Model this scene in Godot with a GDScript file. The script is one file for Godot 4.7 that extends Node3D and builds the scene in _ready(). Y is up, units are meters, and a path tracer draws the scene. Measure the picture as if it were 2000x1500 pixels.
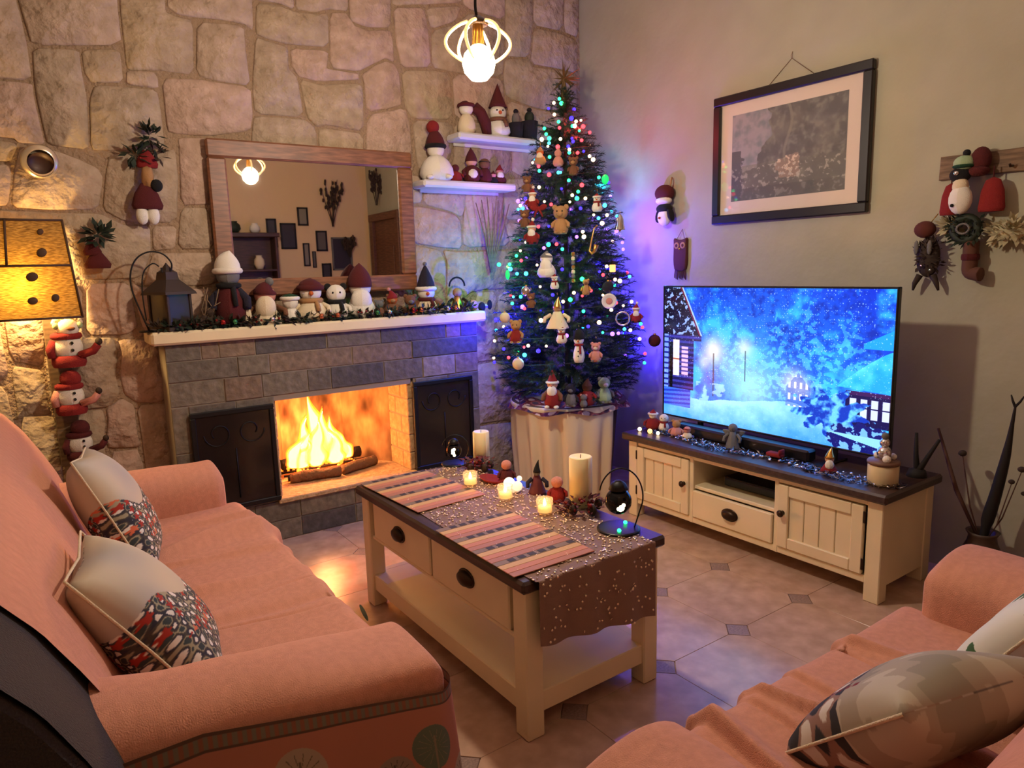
extends Node3D
# A living room at Christmas: stone chimney wall at z = 0, plaster wall at x = 0, y up, metres.

var used := {}
var mats := {}
var rng := RandomNumberGenerator.new()
var tex_cache := {}

func _ready():
	rng.seed = 41
	# ---- camera, sky, lights, exposure
	var cam := Camera3D.new()
	cam.name = "camera"
	cam.fov = 57.344
	cam.near = 0.05
	cam.far = 40.0
	cam.position = Vector3(-3.6377, 1.5235, 4.1858)
	cam.basis = Basis(Vector3.UP, -0.6132364) * Basis(Vector3.RIGHT, -0.1630501) * Basis(Vector3.BACK, -0.0274468)
	add_child(cam)
	cam.current = true
	var env := Environment.new()
	env.background_mode = Environment.BG_COLOR
	env.background_color = Color(0.01, 0.01, 0.015)
	env.ambient_light_source = Environment.AMBIENT_SOURCE_DISABLED
	env.tonemap_mode = Environment.TONE_MAPPER_LINEAR
	env.tonemap_exposure = 1.0
	env.sdfgi_enabled = true
	env.ssao_enabled = true
	env.ssil_enabled = true
	var we := WorldEnvironment.new()
	we.name = "world_environment"
	we.environment = env
	add_child(we)
	lamp_light("pendant_light", Vector3(-2.075, 2.30, 1.804), Color(1.0, 0.925, 0.83), 2.5, 0.05)
	lamp_light("wall_lamp_light", Vector3(-3.60, 1.50, 0.115), Color(1.0, 0.84, 0.54), 0.62, 0.03)
	lamp_light("fire_light", Vector3(-2.13, 0.53, -0.15), Color(1.0, 0.70, 0.42), 0.38, 0.06)
	lamp_light("hall_light", Vector3(-3.3, 3.0, 4.3), Color(1.0, 0.90, 0.80), 0.10, 0.12)
	var tvl := AreaLight3D.new()
	tvl.name = "tv_light"
	tvl.area_size = Vector2(1.36, 0.76)
	tvl.light_color = Color(0.25, 0.50, 1.0)
	tvl.light_energy = 0.42
	tvl.light_size = 0.1
	tvl.shadow_enabled = true
	tvl.position = Vector3(-0.404, 0.99, 1.90)
	tvl.basis = Basis(Vector3.UP, PI / 2)
	add_child(tvl)
	make_materials()
	# ---- the room, then the things from large to small
	room()
	stone_wall()
	floor_tiles()
	mirror_side()
	fireplace()
	fire()
	left_sofa()
	right_sofa()
	cabinet()
	television()
	coffee_table()
	table_things()
	tree()
	mirror()
	wall_shelves()
	mantel_things()
	left_wall_things()
	right_wall_things()
	cabinet_things()
	pendant()
	cushions()

func lamp_light(called: String, at: Vector3, c: Color, e: float, size: float):
	var l := OmniLight3D.new()
	l.name = called
	l.position = at
	l.light_color = c
	l.light_energy = e
	l.light_size = size
	l.omni_range = 9.0
	l.omni_attenuation = 2.0
	l.shadow_enabled = true
	add_child(l)

# ------------------------------------------------------------------ naming
func numbered(s: String) -> String:
	var n: int = used.get(s, 0)
	used[s] = n + 1
	return s if n == 0 else "%s_%03d" % [s, n]

func tag(o: Node, label: String, category: String, group := "") -> Node:
	o.set_meta("label", label)
	o.set_meta("category", category)
	if group != "":
		o.set_meta("group", group)
	return o

func thing(called: String, label: String, category: String, at := Vector3.ZERO, turn := 0.0, group := "") -> Node3D:
	var o := Node3D.new()
	o.name = numbered(called)
	add_child(o)
	o.position = at
	o.rotation.y = turn
	tag(o, label, category, group)
	return o

func obj(called: String, st: SurfaceTool, m: Material, parent: Node = null) -> MeshInstance3D:
	st.generate_normals()
	return put(called, st.commit(), m, parent)

func put(called: String, mesh: Mesh, m: Material, parent: Node = null) -> MeshInstance3D:
	var o := MeshInstance3D.new()
	o.mesh = mesh
	o.material_override = m
	if parent == null:
		o.name = numbered(called)
		add_child(o)
	else:
		o.name = called
		parent.add_child(o, true)
	return o

func struct(called: String, st: SurfaceTool, m: Material) -> MeshInstance3D:
	var o := obj(called, st, m)
	o.set_meta("kind", "structure")
	return o

func dup(src: Node3D, at: Vector3, turn: float, label: String, group := "") -> Node3D:
	var base := String(src.name)
	var cut := base.rfind("_0")
	if cut > 0 and base.length() - cut == 4:
		base = base.substr(0, cut)
	var r: Node3D = src.duplicate()
	r.name = numbered(base)
	add_child(r)
	r.position = at
	r.rotation.y = turn
	r.set_meta("label", label)
	if group != "":
		r.set_meta("group", group)
	return r

# ------------------------------------------------------------------ mesh tools (triangles are given counter-clockwise from outside)
func S(smooth := true) -> SurfaceTool:
	var st := SurfaceTool.new()
	st.begin(Mesh.PRIMITIVE_TRIANGLES)
	st.set_smooth_group(0 if smooth else -1)
	return st

func tri(st: SurfaceTool, a: Vector3, b: Vector3, c: Vector3):
	st.add_vertex(a)
	st.add_vertex(c)
	st.add_vertex(b)

func otri(st: SurfaceTool, a: Vector3, b: Vector3, c: Vector3, out: Vector3):
	if (b - a).cross(c - a).dot(out) < 0.0:
		tri(st, a, c, b)
	else:
		tri(st, a, b, c)

func quad(st: SurfaceTool, a: Vector3, b: Vector3, c: Vector3, d: Vector3):
	tri(st, a, b, c)
	tri(st, a, c, d)

func quad_uv(st: SurfaceTool, a: Vector3, b: Vector3, c: Vector3, d: Vector3, r := Rect2(0, 0, 1, 1)):
	# a bottom left, b bottom right, c top right, d top left, seen from outside
	var p := [a, c, b, a, d, c]
	var w := [Vector2(0, 1), Vector2(1, 0), Vector2(1, 1), Vector2(0, 1), Vector2(0, 0), Vector2(1, 0)]
	for i in 6:
		var q: Vector2 = w[i]
		st.set_uv(r.position + q * r.size)
		st.add_vertex(p[i])

# a chamfered box, centre c, full size s, chamfer b
func bx(st: SurfaceTool, c: Vector3, s: Vector3, b := 0.0, turn := Basis()):
	var h := s * 0.5
	b = minf(b, minf(h.x, minf(h.y, h.z)) * 0.9)
	for a in 3:
		var u := (a + 1) % 3
		var w := (a + 2) % 3
		for sg in [-1.0, 1.0]:
			var q := []
			for k in [[-1, -1], [1, -1], [1, 1], [-1, 1]]:
				var p := Vector3()
				p[a] = h[a] * sg
				p[u] = (h[u] - b) * k[0]
				p[w] = (h[w] - b) * k[1]
				q.append(c + turn * p)
			var n := Vector3()
			n[a] = sg
			n = turn * n
			otri(st, q[0], q[1], q[2], n)
			otri(st, q[0], q[2], q[3], n)
	if b <= 0.0:
		return
	for a in 3:
		var u := (a + 1) % 3
		var w := (a + 2) % 3
		for su in [-1.0, 1.0]:
			for sw in [-1.0, 1.0]:
				var q := []
				for k in [[-1, 0], [1, 0], [1, 1], [-1, 1]]:
					var p := Vector3()
					p[a] = (h[a] - b) * k[0]
					p[u] = su * (h[u] if k[1] == 0 else h[u] - b)
					p[w] = sw * (h[w] - b if k[1] == 0 else h[w])
					q.append(c + turn * p)
				var n := Vector3()
				n[u] = su
				n[w] = sw
				n = turn * n
				otri(st, q[0], q[1], q[2], n)
				otri(st, q[0], q[2], q[3], n)
	for sx in [-1.0, 1.0]:
		for sy in [-1.0, 1.0]:
			for sz in [-1.0, 1.0]:
				var g := Vector3(sx, sy, sz)
				otri(st, c + turn * (g * (h - Vector3(0, b, b))), c + turn * (g * (h - Vector3(b, 0, b))), c + turn * (g * (h - Vector3(b, b, 0))), turn * g)

# profile of (radius, height) from bottom to top, turned about the y axis of xf
func lathe(st: SurfaceTool, prof: Array, seg := 16, xf := Transform3D(), wob := 0.0, waves := 0, arc0 := 0.0, arc1 := TAU):
	for i in prof.size() - 1:
		var p: Vector2 = prof[i]
		var q: Vector2 = prof[i + 1]
		for k in seg:
			var a0 := lerpf(arc0, arc1, float(k) / seg)
			var a1 := lerpf(arc0, arc1, float(k + 1) / seg)
			var w0 := 1.0 + wob * sin(a0 * waves)
			var w1 := 1.0 + wob * sin(a1 * waves)
			var A := xf * Vector3(p.x * w0 * sin(a0), p.y, p.x * w0 * cos(a0))
			var B := xf * Vector3(p.x * w1 * sin(a1), p.y, p.x * w1 * cos(a1))
			var C := xf * Vector3(q.x * w1 * sin(a1), q.y, q.x * w1 * cos(a1))
			var D := xf * Vector3(q.x * w0 * sin(a0), q.y, q.x * w0 * cos(a0))
			if p.x > 1e-5:
				tri(st, A, B, C)
			if q.x > 1e-5:
				tri(st, A, C, D)

func ell(st: SurfaceTool, c: Vector3, r: Vector3, seg := 14, rings := 9, turn := Basis()):
	var prof := []
	for i in rings + 1:
		var a := PI * i / rings - PI / 2
		prof.append(Vector2(cos(a) if i > 0 and i < rings else 0.0, sin(a)))
	lathe(st, prof, seg, Transform3D(turn * Basis.from_scale(r), c))

# radius: a number or an Array, one for each point
func tube(st: SurfaceTool, pts: Array, radius, seg := 8, closed := false):
	var n := pts.size()
	var rings := []
	var side := Vector3.ZERO
	for i in n:
		var prev: Vector3 = pts[(i - 1 + n) % n] if closed or i > 0 else pts[i]
		var next: Vector3 = pts[(i + 1) % n] if closed or i < n - 1 else pts[i]
		var d := (next - prev).normalized()
		if side == Vector3.ZERO:
			side = d.cross(Vector3.UP if absf(d.y) < 0.9 else Vector3.RIGHT).normalized()
		side = (side - d * side.dot(d)).normalized()
		var up := side.cross(d)
		var r: float = radius[i] if radius is Array else radius
		var ring := []
		for k in seg:
			var a := TAU * k / seg
			var centre: Vector3 = pts[i]
			ring.append(centre + (side * cos(a) + up * sin(a)) * r)
		rings.append(ring)
	for i in (n if closed else n - 1):
		for k in seg:
			var k2 := (k + 1) % seg
			var r0: Array = rings[i]
			var r1: Array = rings[(i + 1) % n]
			var out: Vector3 = r0[k] + r0[k2] - pts[i] * 2.0
			otri(st, r0[k], r0[k2], r1[k2], out)
			otri(st, r0[k], r1[k2], r1[k], out)
	if not closed:
		for e in [0, n - 1]:
			var ring: Array = rings[e]
			var o: Vector3 = pts[e] - pts[1 if e == 0 else n - 2]
			for k in range(1, seg - 1):
				otri(st, ring[0], ring[k], ring[k + 1], o)

# a sheet from f(u, v); w: what its outside faces, or zero to leave it as it comes
func sheet(st: SurfaceTool, nu: int, nv: int, f: Callable, uv := Rect2(0, 0, 1, 1), flip := false):
	var p := []
	for j in nv + 1:
		for i in nu + 1:
			p.append(f.call(float(i) / nu, float(j) / nv))
	for j in nv:
		for i in nu:
			var ids := [[i, j], [i + 1, j], [i + 1, j + 1], [i, j], [i + 1, j + 1], [i, j + 1]]
			if flip:
				ids = [[i, j], [i + 1, j + 1], [i + 1, j], [i, j], [i, j + 1], [i + 1, j + 1]]
			for q in ids:
				st.set_uv(uv.position + Vector2(float(q[0]) / nu, float(q[1]) / nv) * uv.size)
				st.add_vertex(p[q[1] * (nu + 1) + q[0]])

func inset(poly: Array, d: float) -> Array:
	var out := []
	var n := poly.size()
	for i in n:
		var p: Vector2 = poly[i]
		var e0: Vector2 = (p - poly[(i - 1 + n) % n]).normalized()
		var e1: Vector2 = (poly[(i + 1) % n] - p).normalized()
		var m := (Vector2(-e0.y, e0.x) + Vector2(-e1.y, e1.x))
		var l := m.length()
		m = m / l if l > 1e-4 else Vector2(-e0.y, e0.x)
		out.append(p + m * d / maxf(0.55, l * 0.5))
	return out

func rounded(poly: Array, t := 0.22) -> Array:
	var out := []
	var n := poly.size()
	for i in n:
		var a: Vector2 = poly[i]
		var b: Vector2 = poly[(i + 1) % n]
		out.append(a.lerp(b, t))
		out.append(a.lerp(b, 1.0 - t))
	return out

# polygon (counter-clockwise) in the xy plane of xf, from depth z0 to z1, edges eased by b
func slab(st: SurfaceTool, poly: Array, z0: float, z1: float, b: float, xf := Transform3D(), bump := 0.0):
	var n := poly.size()
	var top := inset(poly, b)
	var levels := [[poly, z0], [poly, z1 - b], [top, z1]]
	for l in 2:
		for i in n:
			var k := (i + 1) % n
			var p: Array = levels[l][0]
			var q: Array = levels[l + 1][0]
			var a := xf * Vector3(p[i].x, p[i].y, levels[l][1])
			var bb := xf * Vector3(p[k].x, p[k].y, levels[l][1])
			var c := xf * Vector3(q[k].x, q[k].y, levels[l + 1][1])
			var d := xf * Vector3(q[i].x, q[i].y, levels[l + 1][1])
			tri(st, a, bb, c)
			tri(st, a, c, d)
	var ids := Geometry2D.triangulate_polygon(PackedVector2Array(top))
	if bump > 0.0:
		var mid := Vector2()
		for p in top:
			mid += p / n
		for i in n:
			var k := (i + 1) % n
			tri(st, xf * Vector3(top[i].x, top[i].y, z1), xf * Vector3(top[k].x, top[k].y, z1), xf * Vector3(mid.x, mid.y, z1 + bump))
	else:
		for i in range(0, ids.size(), 3):
			otri(st, xf * Vector3(top[ids[i]].x, top[ids[i]].y, z1), xf * Vector3(top[ids[i + 1]].x, top[ids[i + 1]].y, z1), xf * Vector3(top[ids[i + 2]].x, top[ids[i + 2]].y, z1), xf.basis * Vector3.BACK)

func rect(x0: float, y0: float, x1: float, y1: float) -> Array:
	return [Vector2(x0, y0), Vector2(x1, y0), Vector2(x1, y1), Vector2(x0, y1)]

# ------------------------------------------------------------------ materials
func M(key: String, c := Color.WHITE, rough := 0.7, metal := 0.0) -> StandardMaterial3D:
	if mats.has(key):
		return mats[key]
	var m := StandardMaterial3D.new()
	m.resource_name = key
	m.albedo_color = c
	m.roughness = rough
	m.metallic = metal
	mats[key] = m
	return m

func glow(key: String, c: Color, e: float) -> StandardMaterial3D:
	var m := M(key, c, 0.5)
	m.emission_enabled = true
	m.emission = c
	m.emission_energy_multiplier = e
	return m

func noise_tex(key: String, freq: float, octaves: int, lo: Color, hi: Color, kind := FastNoiseLite.TYPE_SIMPLEX_SMOOTH, size := 256) -> NoiseTexture2D:
	if tex_cache.has(key):
		return tex_cache[key]
	var n := FastNoiseLite.new()
	n.noise_type = kind
	n.seed = hash(key) % 1000
	n.frequency = freq
	n.fractal_octaves = octaves
	var t := NoiseTexture2D.new()
	t.width = size
	t.height = size
	t.seamless = true
	t.noise = n
	var g := Gradient.new()
	g.set_color(0, lo)
	g.set_color(1, hi)
	t.color_ramp = g
	tex_cache[key] = t
	return t

func relief(m: StandardMaterial3D, t: Texture2D, cm: float, scale: float, world := false):
	m.heightmap_enabled = true
	m.heightmap_texture = t
	m.heightmap_scale = cm
	m.uv1_triplanar = true
	m.uv1_world_triplanar = world
	m.uv1_scale = Vector3.ONE * scale

func painted(w: int, h: int, f: Callable) -> ImageTexture:
	var im := Image.create(w, h, false, Image.FORMAT_RGB8)
	for y in h:
		for x in w:
			im.set_pixel(x, y, f.call((x + 0.5) / w, (y + 0.5) / h))
	return ImageTexture.create_from_image(im)

func make_materials():
	var white := Color.WHITE
	var grain := noise_tex("grain", 0.02, 5, Color(0.0, 0.0, 0.0), white)
	var cloud := noise_tex("stone cloud", 0.012, 5, Color(0.80, 0.78, 0.73), Color(1.0, 1.0, 1.0))
	var tones := [Color(0.76, 0.665, 0.585), Color(0.74, 0.65, 0.55), Color(0.78, 0.665, 0.60), Color(0.73, 0.645, 0.56)]
	for i in 4:
		var m := M("stone%d" % i, tones[i], 0.9)
		m.albedo_texture = cloud
		relief(m, grain, 1.7, 2.6, true)
	var mo := M("mortar", Color(0.60, 0.50, 0.40), 0.95)
	relief(mo, grain, 1.0, 6.0, true)
	var pl := M("plaster", Color(0.68, 0.655, 0.56), 0.85)
	pl.albedo_texture = noise_tex("plaster tone", 0.006, 3, Color(0.95, 0.95, 0.94), white)
	relief(pl, grain, 0.25, 1.3, true)
	var fp := M("far plaster", Color(0.86, 0.74, 0.57), 0.85)
	relief(fp, grain, 0.25, 1.3, true)
	M("ceiling", Color(0.90, 0.87, 0.80), 0.9)
	var slate_tones := [Color(0.45, 0.41, 0.36), Color(0.51, 0.465, 0.40), Color(0.55, 0.465, 0.38), Color(0.36, 0.335, 0.325), Color(0.62, 0.56, 0.50), Color(0.53, 0.445, 0.365)]
	for i in 6:
		var m := M("slate%d" % i, slate_tones[i], 0.62)
		m.albedo_texture = noise_tex("slate cloud", 0.016, 5, Color(0.72, 0.72, 0.70), white)
		relief(m, grain, 0.28, 4.0, true)
	var fb := M("firebrick", Color(0.80, 0.66, 0.48), 0.9)
	fb.albedo_texture = cloud
	relief(fb, grain, 0.8, 5.0, true)
	var fl := M("floor tile", Color(0.76, 0.63, 0.545), 0.20)
	fl.albedo_texture = noise_tex("tile cloud", 0.02, 5, Color(0.84, 0.82, 0.80), white)
	fl.uv1_triplanar = true
	fl.uv1_world_triplanar = true
	fl.uv1_scale = Vector3.ONE * 1.6
	var fd := M("floor dot", Color(0.63, 0.525, 0.48), 0.35)
	fd.albedo_texture = noise_tex("dot cloud", 0.06, 3, Color(0.72, 0.72, 0.74), white)
	fd.uv1_triplanar = true
	fd.uv1_scale = Vector3.ONE * 6.0
	M("grout", Color(0.74, 0.62, 0.55), 0.6)
	var pile := noise_tex("pile", 0.11, 3, Color.BLACK, white)
	for d in [["throw", Color(0.83, 0.58, 0.475)], ["throw dark", Color(0.66, 0.38, 0.30)]]:
		var m := M(d[0], d[1], 0.95)
		m.albedo_texture = noise_tex("nap", 0.013, 4, Color(0.91, 0.90, 0.89), white)
		m.rim_enabled = true
		m.rim = 0.5
		m.rim_tint = 0.7
		relief(m, pile, 0.16, 9.0)
	var ch := M("charcoal cloth", Color(0.185, 0.155, 0.15), 0.95)
	relief(ch, pile, 0.3, 6.0)
	var cr := M("cream paint", Color(0.90, 0.83, 0.68), 0.5)
	cr.albedo_texture = noise_tex("paint tone", 0.01, 3, Color(0.95, 0.95, 0.94), white)
	cr.uv1_triplanar = true
	var wood := noise_tex("wood", 0.02, 5, Color(0.62, 0.6, 0.58), white)
	for d in [["dark wood", Color(0.31, 0.225, 0.19), 0.38], ["pine", Color(0.62, 0.405, 0.275), 0.45], ["dresser wood", Color(0.34, 0.19, 0.15), 0.5], ["door wood", Color(0.50, 0.32, 0.22), 0.5], ["old plank", Color(0.55, 0.44, 0.33), 0.75]]:
		var m := M(d[0], d[1], d[2])
		m.albedo_texture = wood
		m.uv1_triplanar = true
		m.uv1_scale = Vector3(1.2, 9.0, 1.2) if d[0] != "dark wood" else Vector3(7.0, 7.0, 1.0)
	M("black iron", Color(0.075, 0.065, 0.065), 0.5, 0.4)
	M("bronze", Color(0.23, 0.17, 0.12), 0.4, 0.8)
	M("gold", Color(0.86, 0.66, 0.36), 0.28, 1.0)
	M("sequin", Color(1.0, 0.90, 0.76), 0.40, 1.0)
	M("silver", Color(0.88, 0.87, 0.88), 0.2, 1.0)
	M("black plastic", Color(0.05, 0.05, 0.055), 0.3)
	M("black glass", Color(0.045, 0.035, 0.045), 0.12)
	M("wax", Color(0.93, 0.87, 0.68), 0.5).subsurf_scatter_enabled = true
	mats["wax"].subsurf_scatter_strength = 0.3
	var gl := M("clear glass", Color(1, 1, 1, 0.10), 0.03)
	gl.transparency = BaseMaterial3D.TRANSPARENCY_ALPHA
	for d in [["white fluff", Color(0.88, 0.85, 0.79)], ["cream fluff", Color(0.86, 0.79, 0.66)], ["red felt", Color(0.50, 0.10, 0.09)], ["dark red felt", Color(0.31, 0.075, 0.075)], ["navy felt", Color(0.12, 0.10, 0.16)], ["grey felt", Color(0.42, 0.41, 0.40)], ["brown plush", Color(0.45, 0.29, 0.19)], ["tan plush", Color(0.66, 0.49, 0.31)], ["black felt", Color(0.07, 0.06, 0.06)], ["green felt", Color(0.07, 0.23, 0.13)], ["pink felt", Color(0.78, 0.52, 0.46)], ["skin felt", Color(0.80, 0.60, 0.47)], ["orange felt", Color(0.75, 0.36, 0.14)], ["mint felt", Color(0.60, 0.68, 0.52)]]:
		var m := M(d[0], d[1], 0.95)
		relief(m, pile, 0.25, 9.0)
	M("twig", Color(0.20, 0.14, 0.10), 0.85)
	M("leaf dark", Color(0.10, 0.145, 0.075), 0.7)
	M("leaf brown", Color(0.20, 0.13, 0.08), 0.85)
	M("plum petal", Color(0.34, 0.10, 0.13), 0.7)
	M("white paint", Color(0.82, 0.80, 0.78), 0.45)

# ------------------------------------------------------------------ the room
func room():
	var st := S(false)
	bx(st, Vector3(0.08, 1.76, 2.35), Vector3(0.16, 3.60, 5.0))
	struct("wall_right", st, M("plaster"))
	st = S(false)
	bx(st, Vector3(-4.68, 1.76, 2.35), Vector3(0.16, 3.60, 5.0))
	struct("wall_left", st, M("plaster"))
	st = S(false)
	bx(st, Vector3(-2.3, 1.76, 4.77), Vector3(4.6, 3.60, 0.16))
	struct("wall_front", st, M("far plaster"))
	st = S(false)
	bx(st, Vector3(-2.3, 3.60, 2.2), Vector3(4.92, 0.16, 5.2))
	struct("ceiling", st, M("ceiling"))

func floor_tiles():
	var st := S(false)
	bx(st, Vector3(-2.3, -0.058, 2.3), Vector3(4.9, 0.1, 5.0))
	var f := struct("floor", st, M("grout"))
	# octagons on a 45 cm grid with small square insets turned across the corners
	var g := 0.4496
	var k := 0.062
	var a := g / 2 - 0.0008
	st = S(false)
	var oct := [Vector2(a - k, -a), Vector2(a, -a + k), Vector2(a, a - k), Vector2(a - k, a), Vector2(-a + k, a), Vector2(-a, a - k), Vector2(-a, -a + k), Vector2(-a + k, -a)]
	var flat := Transform3D(Basis(Vector3.RIGHT, -PI / 2), Vector3.ZERO)
	slab(st, oct, -0.008, 0.0, 0.0008, flat)
	st.generate_normals()
	var tile := st.commit()
	st = S(false)
	var d := k - 0.003
	slab(st, [Vector2(0, -d), Vector2(d, 0), Vector2(0, d), Vector2(-d, 0)], -0.008, -0.0003, 0.001, flat)
	st.generate_normals()
	var dot := st.commit()
	for i in range(-8, 2):
		for j in range(-5, 6):
			var x := -0.858 + i * g
			var z := 2.025 + j * g
			if x - g / 2 > -4.55 and x < -0.02 and z > 0.1 and z < 4.6:
				put("inset_tile", dot, M("floor dot"), f).position = Vector3(x, 0, z)
			if x < -0.2 and z < 4.5:
				put("tile", tile, M("floor tile"), f).position = Vector3(x + g / 2, 0, z + g / 2) - Vector3(g if x + g / 2 > -0.1 else 0.0, 0, 0)

const STONES_A := "-3.68,2.92 -3.46,2.88 -3.44,2.75 -3.43,2.62 -3.43,2.46 -3.68,2.45|-3.46,2.88 -3.02,2.96 -3.03,2.87 -3.03,2.68 -3.42,2.62 -3.44,2.74|-3.42,2.62 -3.22,2.64 -3.22,2.53 -3.21,2.41 -3.22,2.27 -3.23,2.16 -3.41,2.17 -3.42,2.27 -3.43,2.39 -3.43,2.47|-3.22,2.64 -3.04,2.67 -3.04,2.5 -3.19,2.48 -3.22,2.53|-3.68,2.45 -3.43,2.46 -3.43,2.39 -3.42,2.27 -3.41,2.17 -3.52,2.17 -3.54,2.19 -3.68,2.19|-3.02,2.96 -2.8,3 -2.81,2.88 -2.76,2.87 -2.68,2.86 -2.7,2.58 -2.89,2.58 -3.01,2.56 -3.03,2.58 -3.03,2.69 -3.03,2.87|-2.8,3 -2.36,3.09 -2.37,2.85 -2.42,2.88 -2.55,2.88 -2.67,2.87 -2.76,2.87 -2.81,2.9|-2.67,2.86 -2.42,2.88 -2.42,2.74 -2.41,2.56 -2.58,2.56 -2.7,2.58|-3.03,2.57 -2.9,2.58 -2.88,2.55 -2.88,2.49 -3.04,2.49|-3.18,2.48 -3.04,2.49 -2.89,2.49 -2.88,2.38 -2.88,2.28 -2.88,2.19 -3.15,2.16 -3.23,2.16 -3.21,2.4|-2.87,2.55 -2.7,2.57 -2.41,2.56 -2.41,2.41 -2.43,2.32 -2.66,2.27 -2.82,2.27 -2.87,2.28|-2.47,2.55 -2.41,2.56 -2.41,2.41 -2.43,2.34 -2.44,2.43|-2.35,3.01 -2.22,3.02 -2.13,3 -2,3.01 -1.93,3.03 -1.94,2.83 -2.18,2.81 -2.3,2.82 -2.37,2.84|-2.36,3.09 -2.13,3.13 -2.13,3 -2.22,3.02 -2.35,3.01|-2.13,3.13 -1.8,3.2 -1.8,3.05 -1.93,3.04 -2,3.01 -2.13,3|-1.8,3.2 -1.52,3.25 -1.53,3.03 -1.55,3 -1.69,2.98 -1.81,3|-1.93,3.03 -1.81,3.05 -1.8,2.99 -1.69,2.97 -1.54,3 -1.52,2.94 -1.52,2.8 -1.58,2.82 -1.65,2.78 -1.76,2.72 -1.95,2.71|-2.18,2.8 -1.94,2.82 -1.96,2.71 -1.76,2.72 -1.76,2.67 -2.02,2.63 -2.14,2.64 -2.18,2.7|-2.37,2.83 -2.3,2.82 -2.18,2.8 -2.19,2.69 -2.14,2.64 -2.12,2.42 -2.41,2.41 -2.41,2.57|-2.14,2.64 -2.02,2.62 -1.76,2.66 -1.74,2.62 -1.75,2.37 -1.99,2.39 -2.05,2.37 -2.11,2.42|-2.41,2.41 -2.12,2.42 -2.05,2.37 -2.05,2.14 -2.46,2.11 -2.43,2.34|-2.05,2.37 -1.99,2.38 -1.75,2.37 -1.77,2.12 -2.05,2.11|-1.75,2.71 -1.65,2.78 -1.58,2.81 -1.52,2.8 -1.49,2.75 -1.48,2.56 -1.55,2.53 -1.73,2.49 -1.74,2.65|-1.73,2.48 -1.46,2.55 -1.43,2.45 -1.42,2.12 -1.77,2.11|-1.52,3.13 -1.29,3.17 -1.27,3.03 -1.26,2.81 -1.48,2.78 -1.51,2.94|-1.29,3.17 -1.01,3.23 -1.06,3.12 -1.25,3.04|-1.52,3.25 -1,3.35 -1.01,3.24 -1.29,3.18 -1.52,3.13|-1.25,3.04 -1.06,3.11 -0.95,3.2 -0.67,3.18 -0.68,2.99 -0.7,2.82 -1.09,2.8 -1.26,2.81|-1.48,2.77 -1.26,2.8 -1.12,2.8 -1.11,2.5 -1.42,2.48 -1.47,2.56"
const STONES_B := "-1,3.35 -0.66,3.42 -0.67,3.19 -0.95,3.21 -1.01,3.24|-0.66,3.42 -0.42,3.46 -0.43,3.19 -0.47,2.98 -0.68,2.96|-0.42,3.46 -0.14,3.52 -0.16,3.2 -0.43,3.2|-0.14,3.52 -0,3.54 -0.01,3.18 -0.15,3.2|-0.43,3.19 -0.16,3.19 -0.02,3.16 -0.03,2.93 -0.21,2.94 -0.46,2.94|-0.68,2.95 -0.46,2.98 -0.46,2.93 -0.21,2.94 -0.03,2.92 -0.03,2.67 -0.37,2.64 -0.68,2.69 -0.7,2.82|-1.11,2.8 -0.7,2.82 -0.69,2.69 -0.69,2.53 -1.1,2.5|-1.42,2.48 -1.11,2.49 -1.13,2.29 -1.19,2.17 -1.39,2.17 -1.41,2.27|-1.11,2.49 -0.69,2.53 -0.65,2.46 -0.66,2.16 -1.14,2.15 -1.12,2.29|-0.68,2.68 -0.37,2.64 -0.03,2.66 -0.03,2.23 -0.65,2.16 -0.64,2.46|-1.45,2.14 -1.36,2.13 -1.37,1.96 -1.46,1.95|-1.36,2.13 -1.03,2.14 -1.03,1.96 -1.07,1.87 -1.17,1.91 -1.37,1.95|-1.46,1.94 -1.37,1.94 -1.13,1.9 -1.08,1.85 -1.08,1.66 -1.24,1.67 -1.46,1.7|-1.03,2.14 -0.72,2.15 -0.73,1.9 -0.67,1.68 -1.08,1.67 -1.07,1.86|-0.72,2.15 -0.38,2.17 -0.39,1.87 -0.73,1.86|-0.73,1.85 -0.39,1.86 -0.4,1.67 -0.67,1.68|-1.46,1.7 -1.25,1.66 -1.21,1.58 -1.23,1.23 -1.48,1.25|-1.24,1.66 -1.08,1.65 -0.67,1.66 -0.4,1.66 -0.4,1.37 -0.99,1.38 -1.23,1.24 -1.21,1.58|-0.38,2.17 -0.01,2.21 -0.02,1.66 -0.39,1.66|-0.4,1.66 -0.01,1.65 -0.02,1.05 -0.4,1.08|-0.99,1.37 -0.8,1.37 -0.83,1.11 -0.81,0.87 -1.01,0.87|-0.79,1.37 -0.4,1.36 -0.42,0.84 -0.8,0.87 -0.82,1.11|-1.01,0.86 -0.8,0.87 -0.42,0.83 -0.43,0.39 -0.87,0.42 -1.03,0.42|-1.03,0.41 -0.87,0.41 -0.43,0.38 -0.44,0 -1.05,0|-0.41,1.07 -0.02,1.04 -0.02,0.4 -0.42,0.45|-0.42,0.45 -0.02,0.39 -0.03,-0 -0.43,0|-3.68,2.19 -3.54,2.18 -3.52,2.16 -3.56,2.08 -3.68,2.08|-3.68,2.07 -3.56,2.08 -3.56,2.03 -3.59,1.88 -3.68,1.87|-3.52,2.16 -3.41,2.16 -3.36,2.15 -3.28,2.12 -3.2,2.08 -3.18,2.03 -3.22,1.87 -3.43,1.86 -3.59,1.87 -3.56,2.04"
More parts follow.
